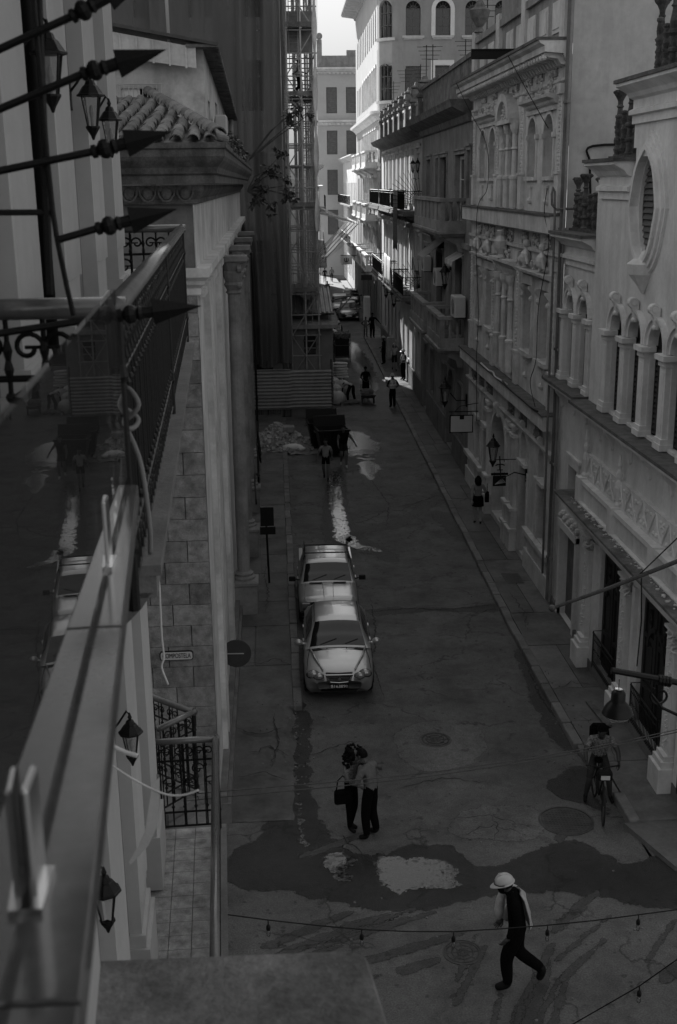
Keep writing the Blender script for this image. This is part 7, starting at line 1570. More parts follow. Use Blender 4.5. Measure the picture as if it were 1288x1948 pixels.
def front_box(t,body):
    q=MB(); q.box(-.46,.46,-.008,.04,.56,.70); g=q.build('grille',M_['black'],t,world=False)
    for i in range(5): q=MB(); q.box(-.45,.45,-.014,-.008,.575+i*.025,.583+i*.025); q.build('grille_bar',M_['chrome'],g,world=False)
    q=MB(); q.bbox(-.76,.76,-.1,.0,.38,.5,.03); q.build('bumper',M_['black'],t,world=False)
    for sg in (-1,1):
        q=MB(); q.box(sg*.32-.17,sg*.32+.17,.88,.94,.925,.943); q.build('bonnet_vent',M_['black'],t,world=False); q=MB(); q.tube([(sg*.14,.85,.938),(sg*.12,.06,.835)],.005,4); q.tube([(sg*.60,.98,.915),(sg*.63,.05,.80)],.006,4); q.build('bonnet_seam',M_['black'],t,world=False)
    # roof rack
    for y in (1.78,2.5): q=MB(); q.tube([(-.62,y,1.30),(-.60,y,1.50),(.60,y,1.50),(.62,y,1.30)],.02,5); q.build('roof_rack_bar',M_['black'],t,world=False)
    q=MB(); q.tube([(-.6,1.5,1.49),(-.6,2.9,1.49)],.014,5); q.tube([(.6,1.5,1.49),(.6,2.9,1.49)],.014,5); q.build('roof_rack_rail',M_['black'],t,world=False)
    # load bed behind the cab
    q=MB(); q.box(-.66,.66,2.95,4.0,.86,.90); q.build('load_bed',M_['dgrey'],t,world=False)
    for sg in (-1,1): q=MB(); q.bbox(min(sg*.64,sg*.76),max(sg*.64,sg*.76),2.95,4.05,.85,.94,.02); q.build('bed_side',body,t,world=False)
BOX=dict(crown=.02,body=[(0,.36,.72,.70),(.03,.32,.79,.75),(.12,.26,.82,.77),(.9,.24,.90,.785),(1.2,.24,.91,.79),(3.0,.24,.90,.79),(3.9,.26,.88,.77),(4.05,.34,.84,.74)],
 cab=[(.98,.90,.70,.88),(1.2,1.10,.66,.88),(1.42,1.33,.61,.88),(1.55,1.385,.60,.88),(2.2,1.41,.60,.88),(2.75,1.39,.60,.88),(2.86,1.25,.62,.88),(2.95,.92,.68,.88)],wb=.755,ws=(1.02,1.40),rw=(2.8,2.92),sw=[(1.32,2.0),(2.06,2.7)],wheels=(.72,3.2),seams=(1.18,2.05,2.8),lamp=lamp_box,front=front_box,boxmirror=True)
car('pale boxy pickup with a black roof rack parked behind the silver sedan',(1.28,28.55,0),rad(-1),BOX,M_['silverp'])
def front_hatch(t,body):
    q=MB(); q.prism([(-.36,-.02,.56),(.36,-.02,.56),(.24,-.03,.40),(-.24,-.03,.40)],[(-.36,.1,.56),(.36,.1,.56),(.24,.1,.4),(-.24,.1,.4)]); q.build('grille',M_['black'],t,world=False); q=MB(); q.tube([(-.38,-.02,.57),(-.25,-.04,.39),(.25,-.04,.39),(.38,-.02,.57)],.016,5); q.build('grille_frame',M_['chrome'],t,world=False)
    q=MB(); q.box(-.22,.22,-.05,-.03,.44,.53); q.build('number_plate',M_['white_p'],t,world=False)
    for sg in (-1,1): q=MB(); q.tube([(sg*.75,.0,.36),(sg*.55,-.02,.3)],.02,5); q.build('fog_trim',M_['chrome'],t,world=False)
HATCH=dict(SEDAN); HATCH['front']=front_hatch; HATCH['body']=[(y,zb,zt,w*1.1) for y,zb,zt,w in SEDAN['body']]; HATCH['wb']=.83; HATCH['cab']=[(y,zt+.04*(zt>1.2),wt*1.1,zb) for y,zt,wt,zb in SEDAN['cab']]
car('grey hatchback parked far down the street facing the camera',(6.48,98.6,0),rad(-3),HATCH,M_['greyp'])
SUV=dict(HATCH); SUV['cab']=[(.95,.98,.72,.95),(1.2,1.25,.68,.95),(1.5,1.52,.66,.95),(1.7,1.6,.65,.95),(2.6,1.64,.65,.95),(3.3,1.60,.65,.95),(3.7,1.4,.66,.95),(4.0,1.0,.7,.95)]; SUV['body']=[(y,zb+.06,zt+.1,w) for y,zb,zt,w in HATCH['body']]; SUV['rw']=(3.4,3.9); SUV['sw']=[(1.4,2.1),(2.2,2.9),(2.95,3.4)]; SUV['ws']=(1.0,1.5)
s_=car('white roofed estate car behind the grey hatchback',(5.95,103.2,0),rad(-3),SUV,M_['whitep']); car('black car farthest down the street behind the estate car',(7.45,110.5,0),rad(-4),HATCH,M_['darkp'])
# ------------------------------------------------------------------ people
SK={n:mat('skin_'+n,c,.55,.1,8,.05,60) for n,c in (('dark',.03),('mid',.09),('light',.24))}
def cl_(name,c): return mat('cloth_'+name,c,.95,.22,7,1.0,11,spec=.05)
CLO=dict(black=cl_('black',.004),dark=cl_('dark',.016),navy=cl_('navy',.035),grey=cl_('grey',.12),pale=cl_('pale',.2),white=cl_('white',.36),print=mat('cloth_print',.12,.9,.9,30,.1,40),hair=mat('hair',.004,.6,.3,30,.5,90,spec=.1),shoe=mat('shoe',.006,.6,.2,8,.05,40,spec=.15),sneaker=mat('sneaker',.45,.7,.1,8,.05,40),hivis=mat('hivis_vest',.33,.8,.1,6,.1,40),reflect=mat('reflective_tape',.75,.4,.05,6,0,spec=.6),helmet=mat('helmet_shell',.42,.3,.05,4,0,spec=.5))
BASE=dict(pelvis=(0,0,.96),spine=(0,0,1.14),chest=(0,.0,1.33),neck=(0,-.005,1.49),head=(0,.03,1.635),shL=(-.175,0,1.42),elL=(-.23,-.03,1.14),wrL=(-.23,.06,.90),shR=(.175,0,1.42),elR=(.23,-.03,1.14),wrR=(.23,.06,.90),hiL=(-.09,0,.92),knL=(-.10,.03,.50),anL=(-.10,-.02,.09),toL=(-.12,.14,.035),hiR=(.09,0,.92),knR=(.10,.03,.50),anR=(.10,-.02,.09),toR=(.12,.14,.035))
EDG=[('pelvis','spine',1),('spine','chest',1),('chest','neck',1),('neck','head',0),('chest','shL',1),('shL','elL',4),('elL','wrL',5),('chest','shR',1),('shR','elR',4),('elR','wrR',5),('pelvis','hiL',2),('hiL','knL',6),('knL','anL',7),('anL','toL',3),('pelvis','hiR',2),('hiR','knR',6),('knR','anR',7),('anR','toR',3)]
RAD=dict(pelvis=(.155,.115),spine=(.14,.105),chest=(.165,.115),neck=(.055,.055),head=(.05,.05),shL=(.075,.075),elL=(.047,.047),wrL=(.033,.033),hiL=(.095,.095),knL=(.066,.066),anL=(.05,.05),toL=(.042,.035))
def hand(mb,w_,d,n,s,curl=.5,side=1):
    d=d.normalized(); n=(n-d*n.dot(d)).normalized(); x=d.cross(n)*side
    P=lambda a,b,c:w_+(d*a+x*b+n*c)*s
    # palm: tapered hexagonal block
    v=[];
    for a,hw,ht in ((-.01,.024,.018),(.03,.036,.016),(.075,.042,.013),(.09,.04,.011)):
        for b,c in ((-hw,0),(-hw*.6,ht),(hw*.6,ht),(hw,0),(hw*.6,-ht),(-hw*.6,-ht)): v.append(P(a,b,c))
    f=[(5,4,3,2,1,0),(18,19,20,21,22,23)]
    for k in range(3):
        for i in range(6): j=(i+1)%6; f.append((6*k+i,6*k+j,6*k+6+j,6*k+6+i))
    mb.add(v,f)
    for b,L,r in ((-.032,.062,.0085),(-.011,.074,.009),(.011,.07,.009),(.031,.058,.008)):
        pts=[P(.078,b,0)]; ang=0; p=(.078,0)
        for k,(l_,bend) in enumerate(((.45,.35),(.3,.7),(.25,.6))):
            ang+=bend*curl; p=(p[0]+L*l_*math.cos(ang),p[1]+L*l_*math.sin(ang)); pts.append(P(p[0],b*(1+.08*k),p[1]))
        mb.tube(pts,[r*s,r*s,r*.9*s,r*.7*s],6)
    mb.tube([P(.015,-.028,.004),P(.04,-.052,.012),P(.07,-.056,.024),P(.09,-.05,.034)],[.011*s,.0105*s,.0095*s,.007*s],6)
def person(label,loc,rz,h,pose={},sk='mid',shirt='pale',pants='dark',shoes='shoe',sleeve='short',leg='long',hair='short',hat=None,vest=False,group='people in the street',look=(0,0),wide=1.0,skirt=False,mask=False,curl=.5,apron=False):
    s=h/1.75; J={k:Vector(v) for k,v in BASE.items()}
    for k,v in pose.items(): J[k]=Vector(v)
    t=thing('person',label,'person',loc,rz,group)
    me=bpy.data.meshes.new('tmp'); names=list(J); me.from_pydata([tuple(J[n]*s) for n in names],[(names.index(a),names.index(b)) for a,b,_ in EDG],[]); o=bpy.data.objects.new('tmp',me); COL.objects.link(o)
    md=o.modifiers.new('s','SKIN'); md.use_smooth_shade=True; md.branch_smoothing=.6
    for i,n in enumerate(names):
        r=RAD.get(n) or RAD[n[:-1]+'L']; k=wide if n in('pelvis','spine','chest') else (1+(wide-1)*.5)
        if leg=='loose' and n[:2] in('kn','an','hi'): k*=1.3 if n[:2]!='hi' else 1.12
        if leg!='loose' and leg!='long' and n[:2]=='an': k*=.85
        sv=me.skin_vertices[0].data[i]; sv.radius=(r[0]*s*k,r[1]*s*k); sv.use_root=(n=='pelvis')
    ss=o.modifiers.new('u','SUBSURF'); ss.levels=2; ss.render_levels=2
    dg=bpy.context.evaluated_depsgraph_get(); bm=bpy.data.meshes.new_from_object(o.evaluated_get(dg)); COL.objects.unlink(o); bpy.data.objects.remove(o)
    q=MB(); vs_=[v.co.copy() for v in bm.vertices]; skin,SH,PA,SO=0,1,2,3
    segs=[(J[a]*s,J[b]*s,ty) for a,b,ty in EDG]
    for pgn in bm.polygons:
        c=pgn.center; best=(1e9,0,0)
        for a,b,ty in segs:
            ab=b-a; u=max(0,min(1,(c-a).dot(ab)/ab.length_squared)); d=(c-(a+ab*u)).length
            if ty in (1,2): d*=.72
            if d<best[0]: best=(d,ty,u)
        ty,u=best[1],best[2]
        mi={0:skin,1:SH,2:PA,3:SO}.get(ty,skin)
        if ty==1 and c.z<J['pelvis'].z*s+.03*s and J['chest'].z>1.2: mi=PA
        if ty==4: mi=SH if (sleeve!='none' and (sleeve=='long' or u<.62)) else skin
        if ty==5: mi=SH if sleeve=='long' and u<.92 else skin
        if ty==6: mi=PA if leg in('long','loose') or u<(.55 if leg=='short' else .95) else skin
        if ty==7: mi=(PA if u<.9 else SO) if leg in ('long','loose') else (skin if u<.92 else SO)
        q.cur=mi; q.f.append(list(pgn.vertices)); q.m.append(mi)
    q.v=[tuple(v) for v in vs_]
    # head
    H=J['head']*s; ry=Matrix.Rotation(look[0],3,'Z')@Matrix.Rotation(look[1],3,'X')
    hb=MB(); hb.ball((0,0,0),1,18,14); 
    def shape(p):
        x,y,z=p; w_=.076*(1-.18*max(0,-z))*(1-.1*max(0,z)); yy=.098*y
        if z<-.2: yy*=1+.06*y
        if y<0 and z<-.3: yy*=.8
        fz=.118*z
        if y>.6: yy-= .006*math.exp(-((z-.08)/.14)**2)
        return Vector((w_*x,yy,fz))*s
    q.cur=0; q.add([H+ry@shape(v) for v in hb.v],hb.f)
    def at(x,y,z): return H+ry@(Vector((x,y,z))*s)
    q.add([at(0,.09,.025),at(-.016,.093,-.022),at(.016,.093,-.022),at(0,.122,-.022),at(0,.095,-.034)],[(0,1,3),(0,3,2),(1,4,3),(3,4,2)])
    for sg in (-1,1): q.ball(at(sg*.077,-.005,-.005),.022*s,6,5,(.45,.7,1.1))
    q.tube([J['neck']*s+Vector((0,0,-.03*s)),H+Vector((0,-.01*s,-.05*s))],[.056*s,.052*s],10)
    for sd_,a,b in ((-1,'elL','wrL'),(1,'elR','wrR')):
        d=(J[b]-J[a]); n=Vector((-sd_*.8,.4,.1)); hand(q,J[b]*s+d.normalized()*.01*s,d,n,s,curl,sd_)
    q.build('body',[SK[sk],CLO[shirt],CLO[pants],CLO[shoes]],t,smooth=True,world=False)
    if not mask:
        for sg in (-1,1): e=MB(); e.ball(at(sg*.031,.088,.014),.0095*s,6,5); e.build('eye',CLO['black'],t,world=False)
        e=MB(); e.tube([at(-.024,.092,-.058),at(0,.098,-.06),at(.024,.092,-.058)],.005*s,5); e.build('mouth',SK['dark'],t,world=False)
    else:
        e=MB(); v=[];
        for j in range(5):
            for i in range(9): a=PI*(i/8); z=-.015-.02*j; k=1.06; v.append(at(.078*k*math.cos(a),(.02+.085*k*math.sin(a))*(1.0 if j<3 else .92),z))
        e.add(v,[(j*9+i,j*9+i+1,(j+1)*9+i+1,(j+1)*9+i) for j in range(4) for i in range(8)]); e.build('face_mask',CLO['black'],t,smooth=True,world=False)
    # hair
    r_=random.Random(label)
    if hair in('short','long','bun'):
        e=MB(); v=[];n_,m_=16,8
        for j in range(m_+1):
            th=PI*.60*j/m_
            for i in range(n_):
                a=2*PI*i/n_; lim=1.0 if math.sin(a)<.35 else .62; tt=th*lim
                v.append(at(.083*math.sin(tt)*math.cos(a),-.008+.104*math.sin(tt)*math.sin(a),.004+.125*math.cos(tt)))
        e.add(v,[(j*n_+i,j*n_+(i+1)%n_,(j+1)*n_+(i+1)%n_,(j+1)*n_+i) for j in range(m_) for i in range(n_)])
        if hair=='long':
            for i in range(9): a=PI+PI*i/8; e.tube([at(.08*math.cos(a),.09*math.sin(a),.05),at(.095*math.cos(a),.11*math.sin(a)-.01,-.08),at(.085*math.cos(a),.10*math.sin(a)-.03,-.22)],[.03*s,.035*s,.012*s],6)
        if hair=='bun': e.ball(at(0,-.11,.04),.05*s,8,6)
        e.build('hair',CLO['hair'],t,smooth=True,world=False)
    if hair=='curly':
        e=MB()
        for i in range(220):
            a=r_.uniform(0,2*PI); z=r_.uniform(-.19,.15); 
            if math.sin(a)>.35 and z<.06: continue
            R=.11+.055*r_.random()+(.03 if z<0 else 0); p=at(R*math.cos(a),-.02+R*math.sin(a),z); e.ball(p,.03*s*r_.uniform(.6,1.1),6,4)
        e.ball(at(0,-.03,.0),.108*s,10,8,(1,1,1.1)); e.build('hair',CLO['hair'],t,smooth=True,world=False)
    if hat=='helmet':
        e=MB(); v=[];n_,m_=20,8
        for j in range(m_+1):
            th=PI/2*j/m_
            for i in range(n_): a=2*PI*i/n_; v.append(at(.105*math.sin(th)*math.cos(a),-.005+.13*math.sin(th)*math.sin(a),.035+.12*math.cos(th)))
        e.add(v,[(j*n_+i,j*n_+(i+1)%n_,(j+1)*n_+(i+1)%n_,(j+1)*n_+i) for j in range(m_) for i in range(n_)])
        b0=[];b1=[]
        for i in range(n_): a=2*PI*i/n_; fr=max(0,math.sin(a)); b0.append(at(.105*math.cos(a),-.005+.13*math.sin(a),.036)); b1.append(at((.117)*math.cos(a),-.005+(.14+.065*fr**2)*math.sin(a),.026-.03*fr**2))
        e.add(b0+b1,[(i,(i+1)%n_,n_+(i+1)%n_,n_+i) for i in range(n_)]); e.add([p-Vector((0,0,.006*s)) for p in b0+b1],[(i,n_+i,n_+(i+1)%n_,(i+1)%n_) for i in range(n_)])
        for x in (-.02,.02): e.tube([at(x,-.12,.06),at(x,-.06,.145),at(x,.04,.155),at(x,.115,.07)],.008*s,5)
        hm=e.build('hard_hat',CLO['helmet'],t,smooth=True,world=False); e=MB(); e.tube([at(.11*math.cos(a),.137*math.sin(a)-.005,.04) for a in [PI*i/12 for i in range(13)]],.006*s,5); e.build('band',CLO['black'],hm,world=False)
    if hat=='cap':
        e=MB(); v=[];n_,m_=16,6
        for j in range(m_+1):
            th=PI/2*j/m_
            for i in range(n_): a=2*PI*i/n_; v.append(at(.09*math.sin(th)*math.cos(a),-.005+.112*math.sin(th)*math.sin(a),.03+.105*math.cos(th)))
        e.add(v,[(j*n_+i,j*n_+(i+1)%n_,(j+1)*n_+(i+1)%n_,(j+1)*n_+i) for j in range(m_) for i in range(n_)]); e.prism([at(-.06,-.09,.035),at(.06,-.09,.035),at(.05,-.18,.015),at(-.05,-.18,.015)],[at(-.06,-.09,.043),at(.06,-.09,.043),at(.05,-.18,.023),at(-.05,-.18,.023)]); e.build('cap',CLO['black'],t,smooth=True,world=False)
    def loft(name,rings,mt,par=t):
        e=MB(); n_=20; v=[]
        for c,rx,ry_,tilt in rings:
            for i in range(n_): a=2*PI*i/n_; v.append((Vector(c)+Vector((rx*math.cos(a),ry_*math.sin(a)*math.cos(tilt),ry_*math.sin(a)*math.sin(tilt))))*s)
        e.add(v,[(j*n_+i,j*n_+(i+1)%n_,(j+1)*n_+(i+1)%n_,(j+1)*n_+i) for j in range(len(rings)-1) for i in range(n_)]); return e.build(name,mt,par,smooth=True,world=False)
    if vest:
        pv,sp,ch,nk=J['pelvis'],J['spine'],J['chest'],J['neck']; ax=(nk-pv).normalized(); tilt=-math.asin(max(-1,min(1,ax.y)))
        R=[(pv.lerp(sp,.25),.175*wide,.138*wide,tilt),(sp,.165*wide,.132*wide,tilt),(sp.lerp(ch,.6),.18*wide,.14*wide,tilt),(ch,.19*wide,.14*wide,tilt),(ch.lerp(nk,.55),.165*wide,.12,tilt),(ch.lerp(nk,.85),.10,.085,tilt)]
        vo=loft('hivis_vest',R,CLO['hivis']); k=1.02
        loft('reflective_band',[(sp.lerp(ch,.15),.167*k*wide,.134*k*wide,tilt),(sp.lerp(ch,.45),.172*k*wide,.137*k*wide,tilt)],CLO['reflect'],vo)
        for sg in (-1,1): e=MB(); e.tube([(ch+Vector((sg*.09,.15*wide,-.14)))*s,(ch+Vector((sg*.1,.135*wide,.0)))*s,(nk+Vector((sg*.1,.02,.01)))*s,(ch+Vector((sg*.1,-.14*wide,-.0)))*s,(ch+Vector((sg*.09,-.15*wide,-.14)))*s],.018*s,5); e.build('reflective_strap',CLO['reflect'],vo,world=False)
    if skirt:
        pv=J['pelvis']; loft('skirt',[(pv+Vector((0,0,.1)),.15,.12,0),(pv+Vector((0,0,-.02)),.19,.15,0),(pv+Vector((0,0,-.28)),.21,.17,0)],CLO[pants])
    if apron:
        pv=J['pelvis']; loft('apron_skirt',[(pv+Vector((0,0,.1)),.165,.135,0),(pv+Vector((0,0,-.2)),.2,.17,0),(pv+Vector((0,0,-.5)),.21,.18,0)],CLO[pants])
    return t
W_L=dict(knL=(-.1,.14,.52),anL=(-.1,.16,.10),toL=(-.11,.33,.04),knR=(.1,.05,.52),anR=(.1,-.30,.17),toR=(.1,-.20,.04),wrL=(-.24,-.16,.93),elL=(-.24,-.12,1.15),wrR=(.23,.20,.95),elR=(.24,.02,1.15))
wk=dict(W_L); wk.update(chest=(0,.08,1.31),neck=(0,.12,1.46),head=(0,.20,1.585),spine=(0,.04,1.13),shL=(-.175,.07,1.39),shR=(.175,.07,1.39),elL=(-.23,.02,1.12),wrL=(-.22,.16,.90),elR=(.23,.03,1.12),wrR=(.22,.2,.9),knL=(-.09,.16,.52),anL=(-.09,.12,.10),toL=(-.10,.30,.045),knR=(.09,.0,.50),anR=(.09,-.36,.22),toR=(.09,-.30,.05))
wp=person('worker in a pale hard hat and dark overalls walking across the foreground',(3.26,14.2,0),rad(82),1.86,wk,'dark','black','black','shoe','long','loose','short','helmet',mask=True,look=(0,-.25),curl=.6,wide=1.3)
# pale jacket slung over the shoulders
s=1.86/1.75
def strip(par,name,L_,Rr,mt,th=.012):
    q=MB(); v=[Vector(p)*s for pr in zip(L_,Rr) for p in pr]; n=len(L_); q.add(v,[(2*i,2*i+1,2*i+3,2*i+2) for i in range(n-1)]); q.add([p+Vector((0,.0,-th)) for p in v],[(2*i,2*i+2,2*i+3,2*i+1) for i in range(n-1)]); return q.build(name,mt,par,smooth=True,world=False)
def shell(par,name,rings,a0,a1,mt,th=.012,n=10):
    q=MB(); v=[]
    for c,rx,ry_ in rings:
        for k in (0,1):
            for i in range(n+1): a=a0+(a1-a0)*i/n; v.append((Vector(c)+Vector(((rx+k*th)*math.cos(a),(ry_+k*th)*math.sin(a)+.008*math.sin(a*9+c[2]*20),.012*math.sin(a*5))))*s)
    m_=2*(n+1); f=[]
    for j in range(len(rings)-1):
        for k in (0,1):
            for i in range(n): a=j*m_+k*(n+1)+i; f.append((a,a+1,a+m_+1,a+m_))
    q.add(v,f); return q.build(name,mt,par,smooth=True,world=False)
shell(wp,'slung_jacket',[((0,.10,1.47),.15,.11),((0,.08,1.40),.22,.16),((0,.07,1.28),.235,.18),((0,.04,1.14),.225,.185),((0,.02,1.0),.215,.19),((0,.03,.93),.205,.18)],rad(238),rad(330),CLO['white'])
q=MB(); q.tube([Vector(x_)*s for x_ in ((.17,.07,1.40),(.22,.08,1.26),(.245,.05,1.12),(.235,.12,1.0),(.225,.19,.93))],[.085*s,.09*s,.085*s,.08*s,.085*s],10); q.build('jacket_sleeve',CLO['white'],wp,smooth=True,world=False); q=MB(); q.tube([Vector(x_)*s for x_ in ((.12,.2,1.42),(.14,.24,1.25),(.16,.25,1.08),(.15,.26,.96))],[.05*s,.06*s,.07*s,.05*s],8); q.build('jacket_lapel',CLO['white'],wp,smooth=True,world=False)
man=dict(chest=(0,.05,1.32),neck=(0,.09,1.47),head=(-.02,.16,1.60),shL=(-.18,.05,1.40),shR=(.18,.04,1.40),elL=(-.27,.12,1.14),wrL=(-.14,.30,1.05),elR=(.27,.08,1.12),wrR=(.15,.28,1.03),knL=(-.12,.03,.5),anL=(-.15,-.02,.09),toL=(-.19,.13,.04),anR=(.12,-.06,.09),toR=(.14,.12,.04))
person('man in a pale shirt embracing a woman in the road',(1.50,18.36,0),rad(52),1.72,man,'mid','grey','black','shoe','short','loose','short',look=(0,-.25),wide=1.08,group='embracing couple')
wom=dict(chest=(0,.03,1.32),neck=(0,.06,1.47),head=(.03,.11,1.61),elR=(.26,.1,1.22),wrR=(.12,.30,1.06),shL=(-.17,.05,1.42),elL=(-.2,.27,1.36),wrL=(-.16,.50,1.40),anL=(-.06,-.05,.09),toL=(-.07,.1,.04),anR=(.07,.02,.09),toR=(.08,.16,.04))
person('woman with curly hair and a patterned top embracing the man',(1.17,18.60,0),rad(-128),1.66,wom,'mid','print','black','shoe','short','long','curly',look=(.1,-.15),wide=.95,group='embracing couple')
def handbag(label,c,w_=.34,h_=.26,rz=0,strap=.4):
    t=thing('handbag',label,'bag',c,rz,'bags carried in the street'); q=MB(); q.bbox(-w_/2,w_/2,-.07,.07,-h_,0,.03); q.build('bag_body',CLO['black'],t,world=False); q=MB(); q.tube([(-w_*.4,0,-.02),(-w_*.3,0,strap*.7),(0,0,strap),(w_*.3,0,strap*.7),(w_*.4,0,-.02)],.012,5); q.build('strap',CLO['black'],t,world=False); return t
handbag('black handbag hanging beside the woman with curly hair',(1.02,18.44,.90),.30,.24,rad(10),.28)
# cyclist
cy=dict(pelvis=(0,-.05,.92),spine=(0,.02,1.09),chest=(0,.10,1.27),neck=(0,.16,1.41),head=(0,.22,1.54),shL=(-.18,.10,1.35),shR=(.18,.10,1.35),elL=(-.30,.26,1.14),wrL=(-.29,.44,1.02),elR=(.30,.26,1.14),wrR=(.29,.44,1.02),hiL=(-.1,-.04,.88),hiR=(.1,-.04,.88),knL=(-.18,.12,.50),anL=(-.24,.0,.09),toL=(-.27,.16,.04),knR=(.18,.12,.50),anR=(.22,-.0,.09),toR=(.24,.16,.04))
person('cyclist in a cap and backpack standing astride a bicycle',(5.84,19.30,0),rad(172),1.74,cy,'dark','print','navy','shoe','short','mid','short','cap',look=(-.9,-.1))
t=thing('backpack','black backpack on the cyclist at the right kerb','backpack',(5.87,19.46,1.22),rad(172),'bags carried in the street'); q=MB(); q.bbox(-.17,.17,-.20,.02,-.26,.22,.07); q.build('bag_body',CLO['black'],t,world=False); q=MB(); q.bbox(-.12,.12,-.26,-.18,-.2,.02,.04); q.build('pocket',CLO['black'],t,world=False)
for sg in (-1,1): q=MB(); q.tube([(sg*.1,.02,.2),(sg*.12,.12,.26),(sg*.13,.26,.14),(sg*.13,.2,-.1),(sg*.12,.0,-.2)],.02,5); q.build('strap',CLO['black'],t,world=False)
def bicycle(label,loc,rz):
    t=thing('bicycle',label,'bicycle',loc,rz); I=M_['iron']; r=.34; fy,ry=.52,-.52   # forward = +y
    for y,st in ((fy,.12),(ry,0)):
        q=MB(); q.tube([(st*r*math.cos(a)*(1 if y>0 else 0),y+r*math.cos(a),r+r*math.sin(a)) for a in [2*PI*i/28 for i in range(28)]],.019,6,True); w_=q.build('wheel',M_['tyre'],t,world=False)
        for i in range(14): a=2*PI*i/14; q=MB(); q.tube([(0,y,r),(st*r*math.cos(a)*(1 if y>0 else 0),y+r*.96*math.cos(a),r+r*.96*math.sin(a))],.003,3); q.build('spoke',M_['silver'],w_,world=False)
    q=MB()
    for a,b in (((0,.02,.28),(0,.36,.82)),((0,.02,.28),(0,-.16,.86)),((0,-.14,.78),(0,.36,.78)),((0,.02,.28),(0,ry,.34)),((0,-.14,.76),(0,ry,.34)),((0,.34,.92),(0,fy,.34))): q.tube([a,b],.017,6)
    q.build('frame',I,t,world=False); q=MB(); q.tube([(-.30,.24,1.0),(-.2,.3,1.02),(0,.34,1.0),(.2,.3,1.02),(.30,.24,1.0)],.014,6); q.tube([(0,.34,.86),(0,.34,1.0)],.015,6); q.build('handlebar',I,t,world=False)
    q=MB(); q.ball((0,-.17,.9),.1,8,6,(.8,1.3,.35)); q.build('saddle',CLO['black'],t,world=False)
    q=MB(); q.bbox(-.13,.13,.40,.56,.86,1.02,.03); q.build('front_bag',CLO['dark'],t,world=False); q=MB(); q.box(-.08,.08,.562,.568,.88,.96); q.build('bag_label',M_['paper'],t,world=False)
    q=MB(); q.lathe((-.05,.02,.28),[(.09,0),(.09,.01)],14,(1,0,0)); q.tube([(-.12,.02,.28),(-.12,.16,.2)],.01,5); q.tube([(.1,.02,.28),(.1,-.12,.36)],.01,5); q.build('crank',I,t,world=False)
bicycle('black bicycle under the cyclist, front wheel towards the camera',(5.78,19.02,0),rad(174))
# walkers and workers farther off
person('woman with long dark hair walking away along the right wall',(6.69,37.2,.13),rad(0),1.68,dict(W_L,wrR=(.2,.22,1.12),elR=(.25,-.04,1.16),anR=(.08,-.14,.12),anL=(-.08,.05,.1),toL=(-.09,.2,.04),toR=(.09,0,.04),knL=(-.09,.06,.5)),'light','pale','black','shoe','short','short','long',skirt=True,wide=.95)
handbag('black shoulder bag of the woman by the right wall',(6.98,37.15,1.25),.34,.3,rad(80),.3)
person('woman in a dark vest walking with one arm swung out by the dumpsters',(2.78,46.4,0),rad(180),1.74,dict(W_L,elL=(-.33,.0,1.2),wrL=(-.46,.1,1.0)),'mid','black','dark','sneaker','none','short','bun',wide=1.05)
person('person in a pale top and dark shorts walking towards the camera by the gutter',(1.95,44.3,0),rad(172),1.66,dict(W_L,elR=(.3,0,1.15),wrR=(.36,.06,.95)),'mid','pale','black','shoe','short','short','short',wide=1.1)
bend=dict(pelvis=(0,-.12,.86),spine=(0,.06,.96),chest=(0,.26,.97),neck=(0,.42,.93),head=(0,.54,.86),shL=(-.18,.34,.93),shR=(.18,.34,.93),elL=(-.22,.40,.64),wrL=(-.2,.44,.40),elR=(.22,.40,.64),wrR=(.2,.44,.40),hiL=(-.12,-.12,.84),hiR=(.12,-.12,.84),knL=(-.2,.0,.46),anL=(-.24,-.1,.09),toL=(-.26,.06,.04),knR=(.2,.0,.46),anR=(.24,-.1,.09),toR=(.26,.06,.04))
person('worker in a pale top bending down over a pallet',(4.05,61.2,0),rad(35),1.72,bend,'dark','hivis','black','shoe','short','loose','short')
person('worker in a long apron standing behind a handcart in the road',(4.93,62.0,0),rad(180),1.74,dict(elL=(-.25,.06,1.16),wrL=(-.12,.26,1.05),elR=(.25,.06,1.16),wrR=(.12,.26,1.05)),'dark','black','black','shoe','short','loose','short','cap',apron=True,wide=1.05)
e=MB(); pv=bpy.data.objects
person('worker in a bright vest and hard hat standing at the right kerb',(6.11,59.3,0),rad(20),1.74,dict(elL=(-.3,.02,1.15),wrL=(-.16,.2,1.08),elR=(.32,-.05,1.15),wrR=(.18,.04,1.0)),'dark','dark','black','shoe','short','loose','short','helmet',True,wide=1.1)
person('worker in a bright vest and hat leaning on the right wall',(7.55,67.1,.13),rad(120),1.78,dict(elL=(-.28,.05,1.15),wrL=(-.14,.2,1.1)),'dark','dark','black','shoe','short','loose','short','helmet',True)
person('woman in a pale top walking on the right pavement among the workers',(7.38,70.6,.13),rad(178),1.68,W_L,'light','pale','dark','shoe','short','mid','long',wide=1.12)
person('worker in a hard hat standing by the grey cabinet',(7.0,73.3,.13),rad(60),1.76,dict(elR=(.27,.06,1.16),wrR=(.12,.24,1.06)),'dark','dark','black','shoe','long','loose','short','helmet')
person('boy with hands on hips standing at the far corner',(6.98,87.3,.1),rad(180),1.5,dict(elL=(-.36,-.06,1.16),wrL=(-.17,.03,1.02),elR=(.36,-.06,1.16),wrR=(.17,.03,1.02)),'dark','grey','grey','shoe','short','short','short')
person('tall man in dark clothes pointing beside the boy at the far corner',(7.42,86.7,.1),rad(190),1.84,dict(elL=(-.36,.05,1.25),wrL=(-.52,.14,1.06)),'dark','black','black','shoe','long','loose','short','cap',wide=1.12)
